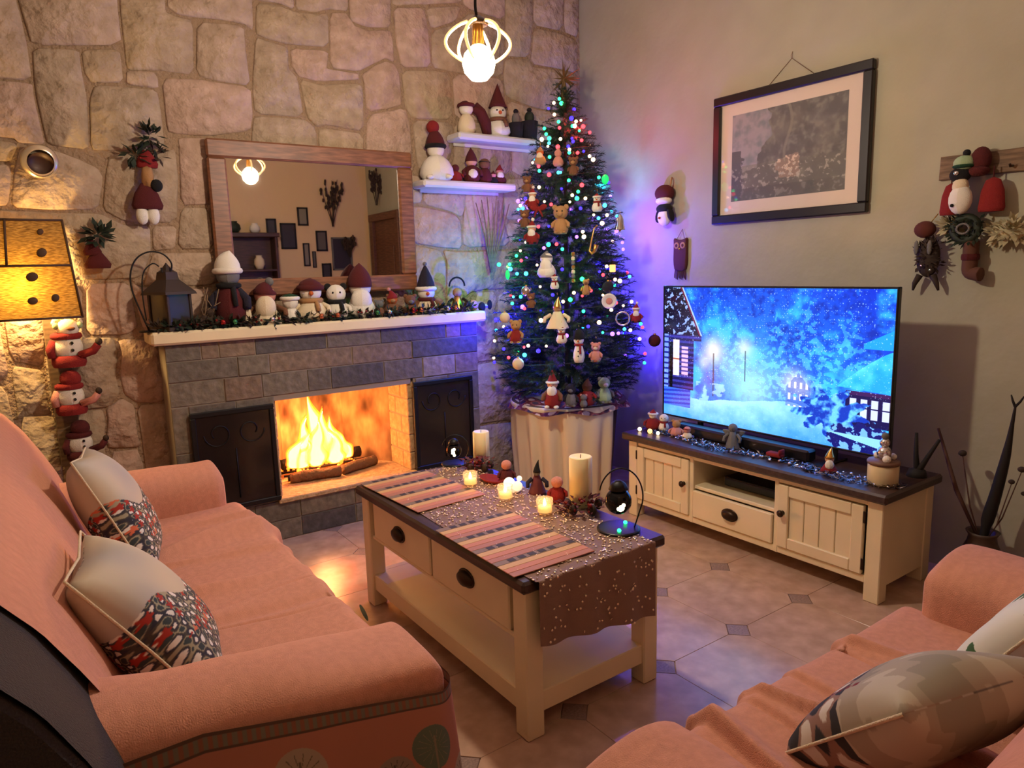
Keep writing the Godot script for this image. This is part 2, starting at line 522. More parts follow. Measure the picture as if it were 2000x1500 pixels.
const STONES_C := "-3.36,2.15 -3.23,2.16 -3.15,2.15 -3.17,2.06 -3.2,2.09 -3.28,2.13|-3.15,2.15 -3.06,2.16 -2.88,2.19 -2.83,2.2 -2.83,2.04 -2.86,1.81 -3.11,1.81 -3.21,1.87 -3.18,2.04|-2.82,2.26 -2.66,2.27 -2.68,1.91 -2.84,1.9 -2.82,2.2|-2.84,1.9 -2.69,1.9 -2.68,1.67 -2.88,1.67|-3.68,1.87 -3.44,1.86 -3.22,1.86 -3.11,1.8 -2.99,1.8 -3,1.66 -3.06,1.52 -3.32,1.52 -3.68,1.53|-2.99,1.8 -2.86,1.8 -2.88,1.67 -3,1.66|-3,1.66 -2.88,1.66 -2.68,1.66 -2.68,1.47 -3.06,1.48 -3.05,1.52|-3.32,1.51 -3.12,1.51 -3.11,1.38 -3.1,1.27 -3.16,1.23 -3.35,1.24|-3.12,1.51 -3.06,1.48 -2.69,1.46 -2.7,1.18 -3.06,1.22 -3.09,1.27|-3.68,1.52 -3.48,1.52 -3.5,1.3 -3.54,1.1 -3.68,1.14|-3.68,1.13 -3.54,1.09 -3.54,0.91 -3.53,0.86 -3.71,0.85 -3.68,0.88|-3.68,0.88 -3.53,0.86 -3.51,0.77 -3.54,0 -3.68,0|-3.48,1.51 -3.33,1.5 -3.36,1.24 -3.22,1.23 -3.21,1.14 -3.23,1.02 -3.22,0.93 -3.28,0.86 -3.38,0.86 -3.52,0.87 -3.54,0.91 -3.54,1.1 -3.5,1.3|-3.38,0.86 -3.31,0.86 -3.3,0.8 -3.32,0.67 -3.32,0.63 -3.34,0 -3.53,0 -3.51,0.85|-3.3,0.86 -3.22,0.91 -3.16,0.86 -3.16,0.7 -3.15,0.62 -3.31,0.64 -3.32,0.68 -3.3,0.8|-3.31,0.63 -3.15,0.62 -3.16,0 -3.35,0|-3.21,1.22 -2.99,1.2 -2.98,0.87 -3.07,0.85 -3.16,0.87 -3.21,0.92 -3.22,1.02 -3.2,1.14|-3.16,0.86 -2.98,0.85 -3.02,0 -3.16,0 -3.15,0.62|-3.46,2.88 -3.68,2.92 -3.68,3.52 -3.46,3.52|-3.02,2.96 -3.46,2.88 -3.46,3.52 -3.02,3.52|-2.8,3 -3.02,2.96 -3.02,3.52 -2.8,3.52|-2.36,3.09 -2.8,3 -2.8,3.52 -2.36,3.52|-2.13,3.13 -2.36,3.09 -2.36,3.52 -2.13,3.52|-1.8,3.2 -2.13,3.13 -2.13,3.52 -1.8,3.52|-1.52,3.25 -1.8,3.2 -1.8,3.52 -1.52,3.52|-1,3.35 -1.52,3.25 -1.52,3.52 -1,3.52|-0.66,3.42 -1,3.35 -1,3.52 -0.66,3.52|-0.42,3.46 -0.66,3.42 -0.66,3.52 -0.42,3.52"

func stone_wall():
	var st := S(false)
	# backing with an opening for the firebox
	bx(st, Vector3(-3.60, 1.76, -0.10), Vector3(2.2, 3.60, 0.2))
	bx(st, Vector3(-0.75, 1.76, -0.10), Vector3(1.7, 3.60, 0.2))
	bx(st, Vector3(-2.05, 2.24, -0.10), Vector3(0.9, 2.64, 0.2))
	bx(st, Vector3(-2.05, 0.1, -0.10), Vector3(0.9, 0.26, 0.2))
	var w := struct("wall_back", st, M("mortar"))
	rng.seed = 7
	var n := 0
	for text in [STONES_A, STONES_B, STONES_C]:
		for row in text.split("|"):
			var poly := []
			for q in row.split(" "):
				var c = q.split(",")
				poly.append(Vector2(float(c[0]), float(c[1])))
			stone(w, poly, n)
			n += 1
	# the stones left of the picture, in rough courses
	var y := 0.0
	while y < 3.5:
		var h := minf(rng.randf_range(0.26, 0.38), 3.52 - y)
		var x := -4.6
		while x < -3.70:
			var x1 := minf(x + rng.randf_range(0.28, 0.48), -3.68)
			if -3.68 - x1 < 0.15:
				x1 = -3.68
			var j := 0.025
			stone(w, [Vector2(x, y + rng.randf() * j), Vector2(x1, y + rng.randf() * j), Vector2(x1 - rng.randf() * j, y + h), Vector2(x + rng.randf() * j, y + h)], n)
			n += 1
			x = x1
		y += h

func stone(w: Node, poly: Array, n: int):
	var area := 0.0
	for i in poly.size():
		area += poly[i].cross(poly[(i + 1) % poly.size()])
	if area < 0.0:
		poly.reverse()
	if absf(area) < 0.022:
		return
	var p := rounded(inset(poly, 0.0055), 0.13)
	var st := S(true)
	var lift := rng.randf_range(0.0, 0.005)
	slab(st, p, -0.006, 0.009 + lift, 0.007, Transform3D(), rng.randf_range(0.0, 0.004))
	var o := obj("stone", st, M("stone%d" % [0, 1, 2, 0, 3, 2, 1, 0, 2, 3][(n * 7 + n / 5) % 10]), w)

# ------------------------------------------------------------------ chimney breast
func fireplace():
	var t := thing("fireplace", "slate tiled chimney breast with a cream mantel shelf and open hearth", "fireplace", Vector3.ZERO)
	var st := S(false)
	var F := 0.213
	var gap := M("slate joint", Color(0.56, 0.50, 0.43), 0.9)
	# core, left and right of the hearth, over and under it
	bx(st, Vector3(-2.765, 0.59, F / 2 + 0.02), Vector3(0.516, 1.18, F - 0.04))
	bx(st, Vector3(-1.365, 0.59, F / 2 + 0.02), Vector3(0.49, 1.18, F - 0.04))
	bx(st, Vector3(-2.07, 1.00, F / 2 + 0.02), Vector3(0.88, 0.36, F - 0.04))
	bx(st, Vector3(-2.07, 0.115, F / 2 + 0.02), Vector3(0.88, 0.23, F - 0.04))
	obj("core", st, gap, t)
	# slate courses
	var rows := [[1.092, 1.176, "-3.024 -2.85 -2.76 -2.57 -2.16 -1.82 -1.36 -1.25 -1.12", "0 5 2 3 0 3 2 3"],
		[0.982, 1.087, "-3.024 -2.67 -2.50 -2.01 -1.61 -1.12", "0 1 2 5 3"],
		[0.852, 0.977, "-3.024 -2.75 -2.55 -2.29 -2.15 -1.81 -1.54 -1.30 -1.12", "1 5 1 0 3 0 4 2"],
		[0.600, 0.847, "-3.024 -2.94", "1"], [0.340, 0.595, "-3.024 -2.94", "0"], [0.120, 0.335, "-3.024 -2.94", "2"],
		[0.600, 0.847, "-1.60 -1.36 -1.12", "1 0"], [0.340, 0.595, "-1.60 -1.36 -1.12", "3 1"],
		[0.600, 0.847, "-2.94 -2.70 -2.49", "0 1"], [0.340, 0.595, "-2.94 -2.70 -2.49", "1 0"],
		[0.120, 0.235, "-2.94 -2.65 -2.39 -2.05 -1.75 -1.40 -1.12", "1 0 1 2 1 0"],
		[0.004, 0.115, "-3.024 -2.70 -2.39 -2.05 -2.00 -1.60 -1.12", "0 1 3 1 0 2"],
		[0.240, 0.335, "-2.94 -2.70 -2.49", "0 2"], [0.240, 0.335, "-1.60 -1.36 -1.12", "0 2"]]
	for r in rows:
		var xs: PackedStringArray = r[2].split(" ")
		var tn: PackedStringArray = r[3].split(" ")
		for i in xs.size() - 1:
			st = S(false)
			var dz := rng.randf_range(0.0, 0.005)
			slab(st, rect(float(xs[i]) + 0.0025, r[0], float(xs[i + 1]) - 0.0025, r[1]), 0.190, F + 0.004 + dz, 0.003)
			obj("slate_tile", st, M("slate" + tn[i]), t)
	# left cheek
	for r in [[1.092, 1.176], [0.982, 1.087], [0.852, 0.977], [0.600, 0.847], [0.340, 0.595], [0.120, 0.335], [0.004, 0.115]]:
		st = S(false)
		slab(st, rect(-0.205, r[0], -0.035, r[1]), 0.0, 0.012, 0.003, Transform3D(Basis(Vector3.UP, -PI / 2), Vector3(-3.014, 0, 0)))
		obj("slate_tile", st, M("slate%d" % (int(r[0] * 37) % 3)), t)
	st = S(false)
	bx(st, Vector3(-2.075, 1.217, 0.137), Vector3(2.02, 0.068, 0.245), 0.012)
	obj("mantel_shelf", st, M("cream paint"), t)
	# firebox: jamb bricks, splayed liner, back, roof, hearth slab
	st = S(false)
	bx(st, Vector3(-2.064, 0.236, -0.12), Vector3(0.90, 0.028, 0.72), 0.006)
	obj("hearth_slab", st, M("firebrick"), t)
	for side in [[-1.65, 1.0], [-2.478, -1.0]]:
		st = S(false)
		bx(st, Vector3(side[0] + side[1] * 0.034, 0.545, 0.055), Vector3(0.06, 0.60, 0.27))
		obj("jamb_mortar", st, gap, t)
		var y := 0.252
		for k in 5:
			var h := 0.113
			var cut := 0.10 if k % 2 == 0 else 0.18
			for seg in [[0.198, 0.198 - cut], [0.194 - cut, -0.085]]:
				st = S(false)
				bx(st, Vector3(side[0] + side[1] * 0.03, y + h / 2, (seg[0] + seg[1]) / 2), Vector3(0.06, h - 0.002, seg[0] - seg[1] - 0.001), 0.005)
				obj("brick", st, M("firebrick"), t)
			y += 0.117
	st = S(false)
	var sooty := M("liner", Color(0.85, 0.68, 0.48), 0.95)
	sooty.albedo_texture = noise_tex("soot", 0.012, 4, Color(0.30, 0.26, 0.22), Color(1, 1, 1))
	sooty.uv1_triplanar = true
	sooty.uv1_scale = Vector3(2.0, 0.8, 2.0)
	quad(st, Vector3(-1.645, 0.245, -0.085), Vector3(-1.645, 0.88, -0.085), Vector3(-1.85, 0.88, -0.42), Vector3(-1.85, 0.245, -0.42))
	quad(st, Vector3(-2.482, 0.245, -0.085), Vector3(-2.28, 0.245, -0.42), Vector3(-2.28, 0.88, -0.42), Vector3(-2.482, 0.88, -0.085))
	quad(st, Vector3(-2.28, 0.245, -0.42), Vector3(-1.85, 0.245, -0.42), Vector3(-1.85, 0.88, -0.42), Vector3(-2.28, 0.88, -0.42))
	obj("firebox_liner", st, sooty, t)
	st = S(false)
	bx(st, Vector3(-2.064, 0.865, -0.12), Vector3(0.90, 0.05, 0.66))
	bx(st, Vector3(-2.064, 0.55, -0.47), Vector3(0.90, 0.66, 0.06))
	bx(st, Vector3(-2.53, 0.55, -0.16), Vector3(0.05, 0.66, 0.60))
	bx(st, Vector3(-1.60, 0.55, -0.16), Vector3(0.05, 0.66, 0.60))
	obj("firebox_shell", st, M("soot block", Color(0.12, 0.10, 0.09), 0.95), t)
	# the two glazed doors, folded open against the tiles
	for dd in [[-2.943, -2.503, 0.250, 0.812, "dark glazed fire door with black frame, folded open beside the sofa"], [-1.628, -1.185, 0.250, 0.828, "dark glazed fire door with black frame, folded open beside the tall candle"]]:
		var d := thing("fire_door", dd[4], "fire door", Vector3(dd[0], dd[2], 0.226))
		var W: float = dd[1] - dd[0]
		var H: float = dd[3] - dd[2]
		for q in [[Vector3(W / 2, 0.014, 0.012), Vector3(W, 0.028, 0.020)], [Vector3(W / 2, H - 0.014, 0.012), Vector3(W, 0.028, 0.020)], [Vector3(0.014, H / 2, 0.012), Vector3(0.028, H - 0.056, 0.020)], [Vector3(W - 0.014, H / 2, 0.012), Vector3(0.028, H - 0.056, 0.020)]]:
			st = S(false)
			bx(st, q[0], q[1], 0.004)
			obj("frame_bar", st, M("black iron"), d)
		st = S(false)
		bx(st, Vector3(W / 2, H / 2, 0.009), Vector3(W - 0.05, H - 0.05, 0.006))
		obj("glass", st, M("smoked glass", Color(0.10, 0.08, 0.085), 0.16), d)
		st = S()
		for s in [-1.0, 1.0]:
			var pts := []
			for i in 22:
				var a := i / 21.0 * TAU * 1.1
				var r := 0.075 - 0.045 * i / 21.0
				pts.append(Vector3(W / 2 + s * (0.085 + cos(a) * r), H - 0.13 - sin(a) * r, 0.014))
			tube(st, pts, 0.0035, 5)
		obj("scroll", st, M("black iron"), d)
		st = S()
		tube(st, [Vector3(W / 2, H - 0.22, 0.014), Vector3(W / 2, 0.06, 0.014)], 0.0035, 5)
		obj("centre_bar", st, M("black iron"), d)

func fire():
	# firewood
	var logs := [[Vector3(-2.36, 0.335, -0.19), Vector3(-1.83, 0.335, -0.20), 0.036, "charred log burning across the grate bars", "char"],
		[Vector3(-2.36, 0.284, -0.035), Vector3(-2.055, 0.284, 0.015), 0.034, "split log laid along the front of the hearth", "bark"],
		[Vector3(-2.035, 0.284, 0.0), Vector3(-1.775, 0.284, -0.085), 0.034, "second split log, dark end towards the brick jamb", "bark"],
		[Vector3(-2.34, 0.275, -0.29), Vector3(-1.92, 0.275, -0.27), 0.028, "blackened log glowing at the back of the fire", "char"],
		[Vector3(-2.05, 0.395, -0.12), Vector3(-1.86, 0.345, -0.30), 0.016, "thin charred branch sticking out of the flames", "char"],
		[Vector3(-2.20, 0.375, -0.11), Vector3(-2.12, 0.40, -0.28), 0.024, "short charred log lying across the burning log", "char"]]
	var bark := M("bark", Color(0.42, 0.30, 0.19), 0.9)
	relief(bark, noise_tex("grain", 0.02, 5, Color.BLACK, Color.WHITE), 0.8, 7.0)
	var charm := M("char", Color(0.10, 0.055, 0.035), 0.95)
	relief(charm, noise_tex("grain", 0.02, 5, Color.BLACK, Color.WHITE), 0.8, 7.0)
	for l in logs:
		var st := S()
		var pts := []
		var rr := []
		for i in 9:
			var k := i / 8.0
			pts.append(l[0].lerp(l[1], k) + Vector3(0, rng.randf_range(-0.004, 0.004), rng.randf_range(-0.004, 0.004)))
			rr.append(l[2] * rng.randf_range(0.88, 1.1))
		tube(st, pts, rr, 9)
		tag(obj("log", st, M(l[4])), l[3], "log", "firewood in the hearth")
	var g := thing("grate", "low iron grate holding the burning logs in the hearth", "grate", Vector3(-2.1, 0.25, -0.19))
	for z in [-0.14, 0.02, 0.10]:
		var st := S()
		tube(st, [Vector3(-0.28, 0.035, z), Vector3(0.30, 0.035, z)], 0.007, 6)
		obj("bar", st, M("black iron"), g)
	for x in [-0.25, 0.27]:
		for z in [-0.14, 0.10]:
			var st := S()
			tube(st, [Vector3(x, 0.0, z), Vector3(x, 0.035, z)], 0.008, 6)
			obj("foot", st, M("black iron"), g)
	# flames: closed tongues, the inner ones brighter
	var fl := thing("flame", "bright yellow log fire with tall flickering tongues", "fire", Vector3(-2.13, 0.32, -0.17))
	var layers := [["outer_flame", Color(1.0, 0.44, 0.10), 2.6, 0.50, 1.0], ["middle_flame", Color(1.0, 0.66, 0.26), 6.0, 0.65, 0.84], ["inner_flame", Color(1.0, 0.86, 0.56), 13.0, 0.9, 0.66]]
	var tongues := [[0.0, 0.47, 0.085, 0.0, 0.0], [-0.085, 0.33, 0.07, 0.02, 0.6], [0.075, 0.37, 0.065, 0.03, 1.2], [0.15, 0.29, 0.075, -0.02, 2.0], [-0.165, 0.21, 0.06, 0.03, 2.6], [0.205, 0.19, 0.055, 0.0, 3.3], [-0.03, 0.30, 0.08, 0.06, 4.0], [0.10, 0.22, 0.07, 0.07, 4.4], [-0.12, 0.17, 0.06, 0.06, 5.0]]
	for L in layers:
		var m := M(L[0], Color(L[1].r, L[1].g, L[1].b, L[3]), 1.0)
		m.transparency = BaseMaterial3D.TRANSPARENCY_ALPHA
		m.emission_enabled = true
		m.emission = L[1]
		m.emission_energy_multiplier = L[2]
		m.specular_mode = BaseMaterial3D.SPECULAR_DISABLED
		var st := S()
		for q in tongues:
			var s: float = L[4]
			var h: float = q[1] * (0.72 + 0.28 * s)
			var pts := []
			var rr := []
			for i in 15:
				var k := i / 14.0
				pts.append(Vector3(q[0] + sin(q[4] + k * 5.0) * 0.022 * k * 1.6 - 0.10 * k * k * q[0] / 0.2, h * k, q[3] + cos(q[4] * 1.7 + k * 4.0) * 0.02 * k))
				rr.append(maxf(0.001, q[2] * s * (sin(PI * pow(k * 0.93 + 0.07, 0.55)) * (1.0 - 0.35 * k)) * (1.0 + 0.16 * sin(q[4] * 3.0 + k * 13.0))))
			tube(st, pts, rr, 10)
		obj(L[0], st, m, fl)
	var st := S()
	for i in 46:
		ell(st, Vector3(rng.randf_range(-0.24, 0.24), rng.randf_range(-0.055, 0.02), rng.randf_range(-0.08, 0.13)), Vector3.ONE * rng.randf_range(0.006, 0.014), 6, 4)
	var em := obj("embers", st, glow("ember glow", Color(1.0, 0.38, 0.09), 5.0), fl)
	em.set_meta("kind", "stuff")

# ------------------------------------------------------------------ what the mirror shows: the far end of the room
func mirror_side():
	var d := thing("panelled_door", "brown wooden door in a wide frame, seen in the mirror beside the hanging bunch", "door", Vector3(-0.002, 0, 4.06))
	for q in [["frame_side", Vector3(-0.03, 1.11, 0.40), Vector3(0.06, 2.22, 0.10)], ["frame_side", Vector3(-0.03, 1.11, -0.40), Vector3(0.06, 2.22, 0.10)], ["frame_head", Vector3(-0.03, 2.19, 0), Vector3(0.07, 0.09, 0.92)], ["leaf", Vector3(-0.012, 1.08, 0), Vector3(0.024, 2.14, 0.70)]]:
		var st := S(false)
		bx(st, q[1], q[2], 0.006)
		obj(q[0], st, M("door wood"), d)
	for y in [0.55, 1.05, 1.65]:
		var st := S(false)
		bx(st, Vector3(-0.027, y, 0), Vector3(0.012, 0.36 if y != 1.05 else 0.5, 0.46), 0.008)
		obj("door_panel", st, M("door wood"), d)
	var st := S()
	ell(st, Vector3(-0.05, 1.05, -0.29), Vector3.ONE * 0.026)
	obj("door_knob", st, M("bronze"), d)
	# dresser with open shelves
	var x := thing("dresser", "tall dark red wooden dresser seen at the edge of the mirror", "dresser", Vector3(-1.58, 0, 4.48))
	for q in [["base_cabinet", Vector3(0, 0.44, 0), Vector3(0.72, 0.88, 0.40)], ["side_panel", Vector3(-0.33, 1.43, 0.07), Vector3(0.03, 1.08, 0.24)], ["side_panel", Vector3(0.33, 1.43, 0.07), Vector3(0.03, 1.08, 0.24)], ["shelf", Vector3(0, 1.22, 0.07), Vector3(0.64, 0.025, 0.24)], ["shelf", Vector3(0, 1.58, 0.07), Vector3(0.64, 0.025, 0.24)], ["cornice", Vector3(0, 1.985, 0.06), Vector3(0.74, 0.05, 0.28)], ["back_panel", Vector3(0, 1.43, 0.18), Vector3(0.64, 1.08, 0.015)]]:
		st = S(false)
		bx(st, q[1], q[2], 0.006)
		obj(q[0], st, M("dresser wood"), x)
	for s in [-1.0, 1.0]:
		st = S(false)
		bx(st, Vector3(s * 0.175, 0.45, -0.205), Vector3(0.31, 0.70, 0.018), 0.008)
		obj("cupboard_door", st, M("dresser wood"), x)
		st = S()
		ell(st, Vector3(s * 0.05, 0.5, -0.222), Vector3.ONE * 0.014, 8, 6)
		obj("knob", st, M("bronze"), x)
	var pots := [[-0.20, 1.235, 0.06, 0.13, "pale round jug on the middle shelf of the dresser"], [0.05, 1.235, 0.075, 0.17, "grey-green pot in the middle of the dresser shelf"], [0.22, 1.235, 0.05, 0.20, "slim dark vase at the end of the dresser shelf"], [-0.12, 2.012, 0.085, 0.13, "dark green bowl standing on the dresser cornice"], [0.12, 2.012, 0.06, 0.11, "small pale pot standing on the dresser cornice"], [0.14, 1.595, 0.06, 0.16, "cream jar on the upper shelf of the dresser"]]
	for i in pots.size():
		var p: Array = pots[i]
		st = S()
		var r: float = p[2]
		lathe(st, [Vector2(0, 0), Vector2(r * 0.6, 0), Vector2(r, p[3] * 0.35), Vector2(r * 0.9, p[3] * 0.7), Vector2(r * 0.55, p[3] * 0.9), Vector2(r * 0.62, p[3]), Vector2(r * 0.5, p[3]), Vector2(r * 0.4, p[3] * 0.7), Vector2(0, p[3] * 0.6)], 14, Transform3D(Basis(), Vector3(-1.58 + p[0], p[1], 4.52)))
		tag(obj("pot", st, M(["cream fluff", "grey felt", "navy felt", "leaf dark", "white fluff", "cream fluff"][i])), p[4], "pot", "crockery on the dresser")
	# framed pictures on the far wall
	var frames := [[-0.91, 2.11, -0.78, 2.33, "small dark-framed portrait hanging highest, seen in the mirror"], [-0.70, 1.80, -0.56, 2.05, "dark-framed portrait below the dried flower spray, seen in the mirror"], [-1.13, 1.83, -0.94, 2.14, "large almost black picture beside the tall one, seen in the mirror"], [-1.29, 1.85, -1.17, 2.19, "tall narrow dark picture nearest the dresser, seen in the mirror"], [-0.87, 1.62, -0.79, 1.90, "slim upright frame under the portraits, seen in the mirror"], [-0.76, 1.60, -0.715, 1.80, "very thin dark frame between two portraits, seen in the mirror"], [-0.51, 1.56, -0.25, 1.97, "pale picture in a thin frame near the corner, seen in the mirror"], [-0.65, 1.44, -0.53, 1.65, "small grey framed picture low on the wall, seen in the mirror"]]
	for i in frames.size():
		var q: Array = frames[i]
		var o := thing("framed_picture", q[4], "picture", Vector3((q[0] + q[2]) / 2, q[1], 4.688), PI, "framed pictures on the far wall")
		var w: float = q[2] - q[0]
		var h: float = q[3] - q[1]
		var b := minf(0.02, w * 0.2)
		st = S(false)
		for k in [[Vector3(0, b / 2, 0.01), Vector3(w, b, 0.02)], [Vector3(0, h - b / 2, 0.01), Vector3(w, b, 0.02)], [Vector3(-w / 2 + b / 2, h / 2, 0.01), Vector3(b, h, 0.02)], [Vector3(w / 2 - b / 2, h / 2, 0.01), Vector3(b, h, 0.02)]]:
			bx(st, k[0], k[1], 0.002)
		obj("frame", st, M("black iron") if i != 6 else M("grey felt"), o)
		st = S(false)
		bx(st, Vector3(0, h / 2, 0.005), Vector3(w - b * 1.5, h - b * 1.5, 0.006))
		obj("print", st, M("print%d" % (i % 4), [Color(0.50, 0.47, 0.40), Color(0.36, 0.33, 0.29), Color(0.16, 0.13, 0.14), Color(0.22, 0.19, 0.18)][i % 4] if i != 6 else Color(0.6, 0.57, 0.52), 0.5), o)
	# dried sprays
	dried_spray("dried_spray", "forked brown dried flower spray high on the wall, seen in the mirror", Vector3(-0.49, 2.10, 4.63), 0.58, 0.16, 5)
	dried_spray("dried_spray", "small dark dried sprig over the pale picture, seen in the mirror", Vector3(-0.29, 1.72, 4.63), 0.26, 0.08, 6)
	dried_spray("hanging_bunch", "dark bunch of dried flowers hung above the brown door, seen in the mirror", Vector3(-0.07, 2.33, 4.2), 0.44, 0.10, 7)

func dried_spray(called: String, label: String, at: Vector3, h: float, w: float, sd: int):
	rng.seed = sd
	var t := thing(called, label, "dried flowers", at)
	var st := S()
	var lv := S(false)
	for i in 9:
		var top := Vector3(rng.randf_range(-w, w), h * rng.randf_range(0.75, 1.0), rng.randf_range(-0.02, 0.02))
		tube(st, [Vector3(rng.randf_range(-0.01, 0.01), 0, 0), top * 0.5 + Vector3(0, 0, 0.01), top], [0.005, 0.004, 0.003], 5)
		for k in 9:
			var p := top * rng.randf_range(0.45, 1.0)
			ell(lv, p + Vector3(rng.randf_range(-0.02, 0.02), rng.randf_range(-0.02, 0.02), rng.randf_range(-0.015, 0.015)), Vector3(0.014, 0.026, 0.010), 6, 4)
	obj("stem", st, M("twig"), t)
	var o := obj("flower_heads", lv, M("leaf brown"), t)
	o.set_meta("kind", "stuff")

# ------------------------------------------------------------------ sofas: local x runs to the front, local z along the length
func bump_noise(p: Vector3) -> float:
	return sin(p.x * 9.1 + p.z * 4.3) * 0.5 + sin(p.z * 13.7 - p.x * 5.0 + 1.3) * 0.3 + sin(p.x * 21.0 + p.z * 17.0) * 0.2

func arm_sheet(st: SurfaceTool, z0: float, z1: float, xb: float, xf: float, top: float, low_out: float, low_in: float, flip_in: bool, sag := 0.0):
	# a rolled arm under its throw: an arch across z, drawn from xb to xf, closed at the front with a rounded nose
	var zc := (z0 + z1) / 2
	var hw := (z1 - z0) / 2
	var f := func(u: float, v: float) -> Vector3:
		# u across the arch, v along from back to front and over the nose
		var a := PI * clampf((u - 0.22) / 0.56, 0.0, 1.0)
		var lo_l := low_in if flip_in else low_out
		var lo_r := low_out if flip_in else low_in
		var z := zc - cos(a) * hw * (1.0 + 0.06 * sin(a))
		var y := top - 0.16 + 0.16 * pow(sin(a), 0.7)
		if u < 0.22:
			y = lerpf(lo_l, top - 0.16, u / 0.22)
		elif u > 0.78:
			y = lerpf(top - 0.16, lo_r, (u - 0.78) / 0.22)
		var x := lerpf(xb, xf, minf(v / 0.72, 1.0))
		if v > 0.72:
			var k := (v - 0.72) / 0.28
			var s := sin(k * PI / 2)
			x = xf + 0.035 * s
			y = lerpf(y - sag * (0.35 + 0.65 * sin(a)), minf(y, top - sag - 0.06), s * s)
			z = lerpf(z, zc + (z - zc) * (0.90 - 0.90 * maxf(0.0, k - 0.6) / 0.4), s)
			if k > 0.6:
				x = xf + 0.035
				y = lerpf(y, minf(y, top - sag - 0.20), (k - 0.6) / 0.4)
		else:
			y -= sag * v / 0.72 * (0.35 + 0.65 * sin(a))
		var p := Vector3(x, y, z)
		return p + Vector3(0.0, 0.008 * bump_noise(p * 1.3) * sin(a), 0.006 * bump_noise(p * 1.7 + Vector3(3, 0, 0)))
	sheet(st, 34, 40, f, Rect2(0, 0, 1, 1), true)

func make_sofa(t: Node3D, zs: Array, seat_top: float, seed_: int, far_low: float, near_low: float, sag_a := 0.03, sag_b := 0.03):
	# zs: start of the first arm, its end, start of the second arm, its end
	var L: float = zs[3] - zs[0]
	var zc: float = (zs[0] + zs[3]) / 2
	var st := S(false)
	bx(st, Vector3(-0.46, 0.17, zc), Vector3(0.90, 0.26, L - 0.04), 0.02)
	obj("base", st, M("charcoal cloth"), t)
	for x in [-0.85, -0.08]:
		for z in [zs[0] + 0.08, zs[3] - 0.08]:
			st = S()
			lathe(st, [Vector2(0, 0), Vector2(0.024, 0), Vector2(0.03, 0.05), Vector2(0, 0.05)], 10, Transform3D(Basis(), Vector3(x, 0, z)))
			obj("foot", st, M("dark wood"), t)
	# seat under the throw: falls over the front, ripples across
	st = S()
	var s0: float = zs[1] - 0.03
	var s1: float = zs[2] + 0.03
	var f := func(u: float, v: float) -> Vector3:
		var z := lerpf(s0, s1, v)
		var x := 0.0
		var y := seat_top
		if u < 0.62:
			x = lerpf(-0.78, -0.055, u / 0.62)
		elif u < 0.80:
			var a := (u - 0.62) / 0.18 * PI / 2
			x = -0.055 + 0.055 * sin(a)
			y = seat_top - 0.055 + 0.055 * cos(a)
		else:
			x = 0.004
			y = lerpf(seat_top - 0.055, 0.10, (u - 0.80) / 0.20)
		var ripple := 0.0
		for k in 7:
			var c = s0 + (s1 - s0) * (0.08 + 0.105 * k + 0.03 * sin(seed_ * 2.0 + k * 5.0)) + 0.06 * sin(x * (3.0 + k % 3) + k * 2.0 + seed_)
			var wd := 0.028 + 0.018 * (k % 3)
			ripple += (0.034 + 0.022 * sin(k * 3.7 + seed_)) * exp(-pow((z - c) / (wd if z > c else wd * 0.35), 2.0)) * (0.6 + 0.4 * sin(x * 4.0 + k))
			ripple -= 0.016 * exp(-pow((z - c + wd * 0.30) / 0.009, 2.0)) * (0.5 + 0.5 * sin(x * 5.0 + k * 1.7))
		var cushion := -0.012 * exp(-pow((z - lerpf(s0, s1, 0.36)) / 0.025, 2.0)) - 0.012 * exp(-pow((z - lerpf(s0, s1, 0.68)) / 0.025, 2.0))
		var p := Vector3(x, y, z)
		var d := ripple + cushion + 0.006 * bump_noise(p)
		return p + (Vector3(0, d, 0) if u < 0.66 else Vector3(d * 0.8, 0, 0))
	sheet(st, 44, 230, f, Rect2(0, 0, 1, 1), true)
	obj("seat_throw", st, M("throw"), t)
	# arms
	st = S()
	arm_sheet(st, zs[0], zs[1], -0.80, -0.115, 0.645, far_low, seat_top - 0.05, false, sag_a)
	obj("arm", st, M("throw"), t)
	st = S()
	arm_sheet(st, zs[2], zs[3], -0.80, -0.075 if sag_b > 0.05 else -0.115, 0.725 if sag_b > 0.05 else 0.655, near_low, seat_top - 0.05, true, sag_b)
	obj("arm", st, M("throw"), t)

func backrest_sheet(z0: float, z1: float, lift: float, top_to: float) -> SurfaceTool:
	# rises from the seat, leans back, rolls over the top and falls behind
	var st := S()
	var prof := [Vector2(-0.66, 0.40), Vector2(-0.70, 0.52), Vector2(-0.745, 0.66), Vector2(-0.795, 0.77), Vector2(-0.85, 0.875), Vector2(-0.91, 0.955), Vector2(-0.975, 1.0), Vector2(-1.04, 0.995), Vector2(-1.09, 0.94), Vector2(-1.105, 0.80), Vector2(-1.11, top_to)]
	var f := func(u: float, v: float) -> Vector3:
		var k := u * (prof.size() - 1)
		var i := mini(int(k), prof.size() - 2)
		var q: Vector2 = prof[i].lerp(prof[i + 1], k - i)
		var z := lerpf(z0, z1, v)
		var p := Vector3(q.x, q.y, z)
		var n := 0.010 * bump_noise(p * 0.8 + Vector3(0, 0, lift * 40.0))
		return p + Vector3(lift + n, n * 0.5, 0)
	sheet(st, 36, 40, f, Rect2(0, 0, 1, 1), false)
	return st

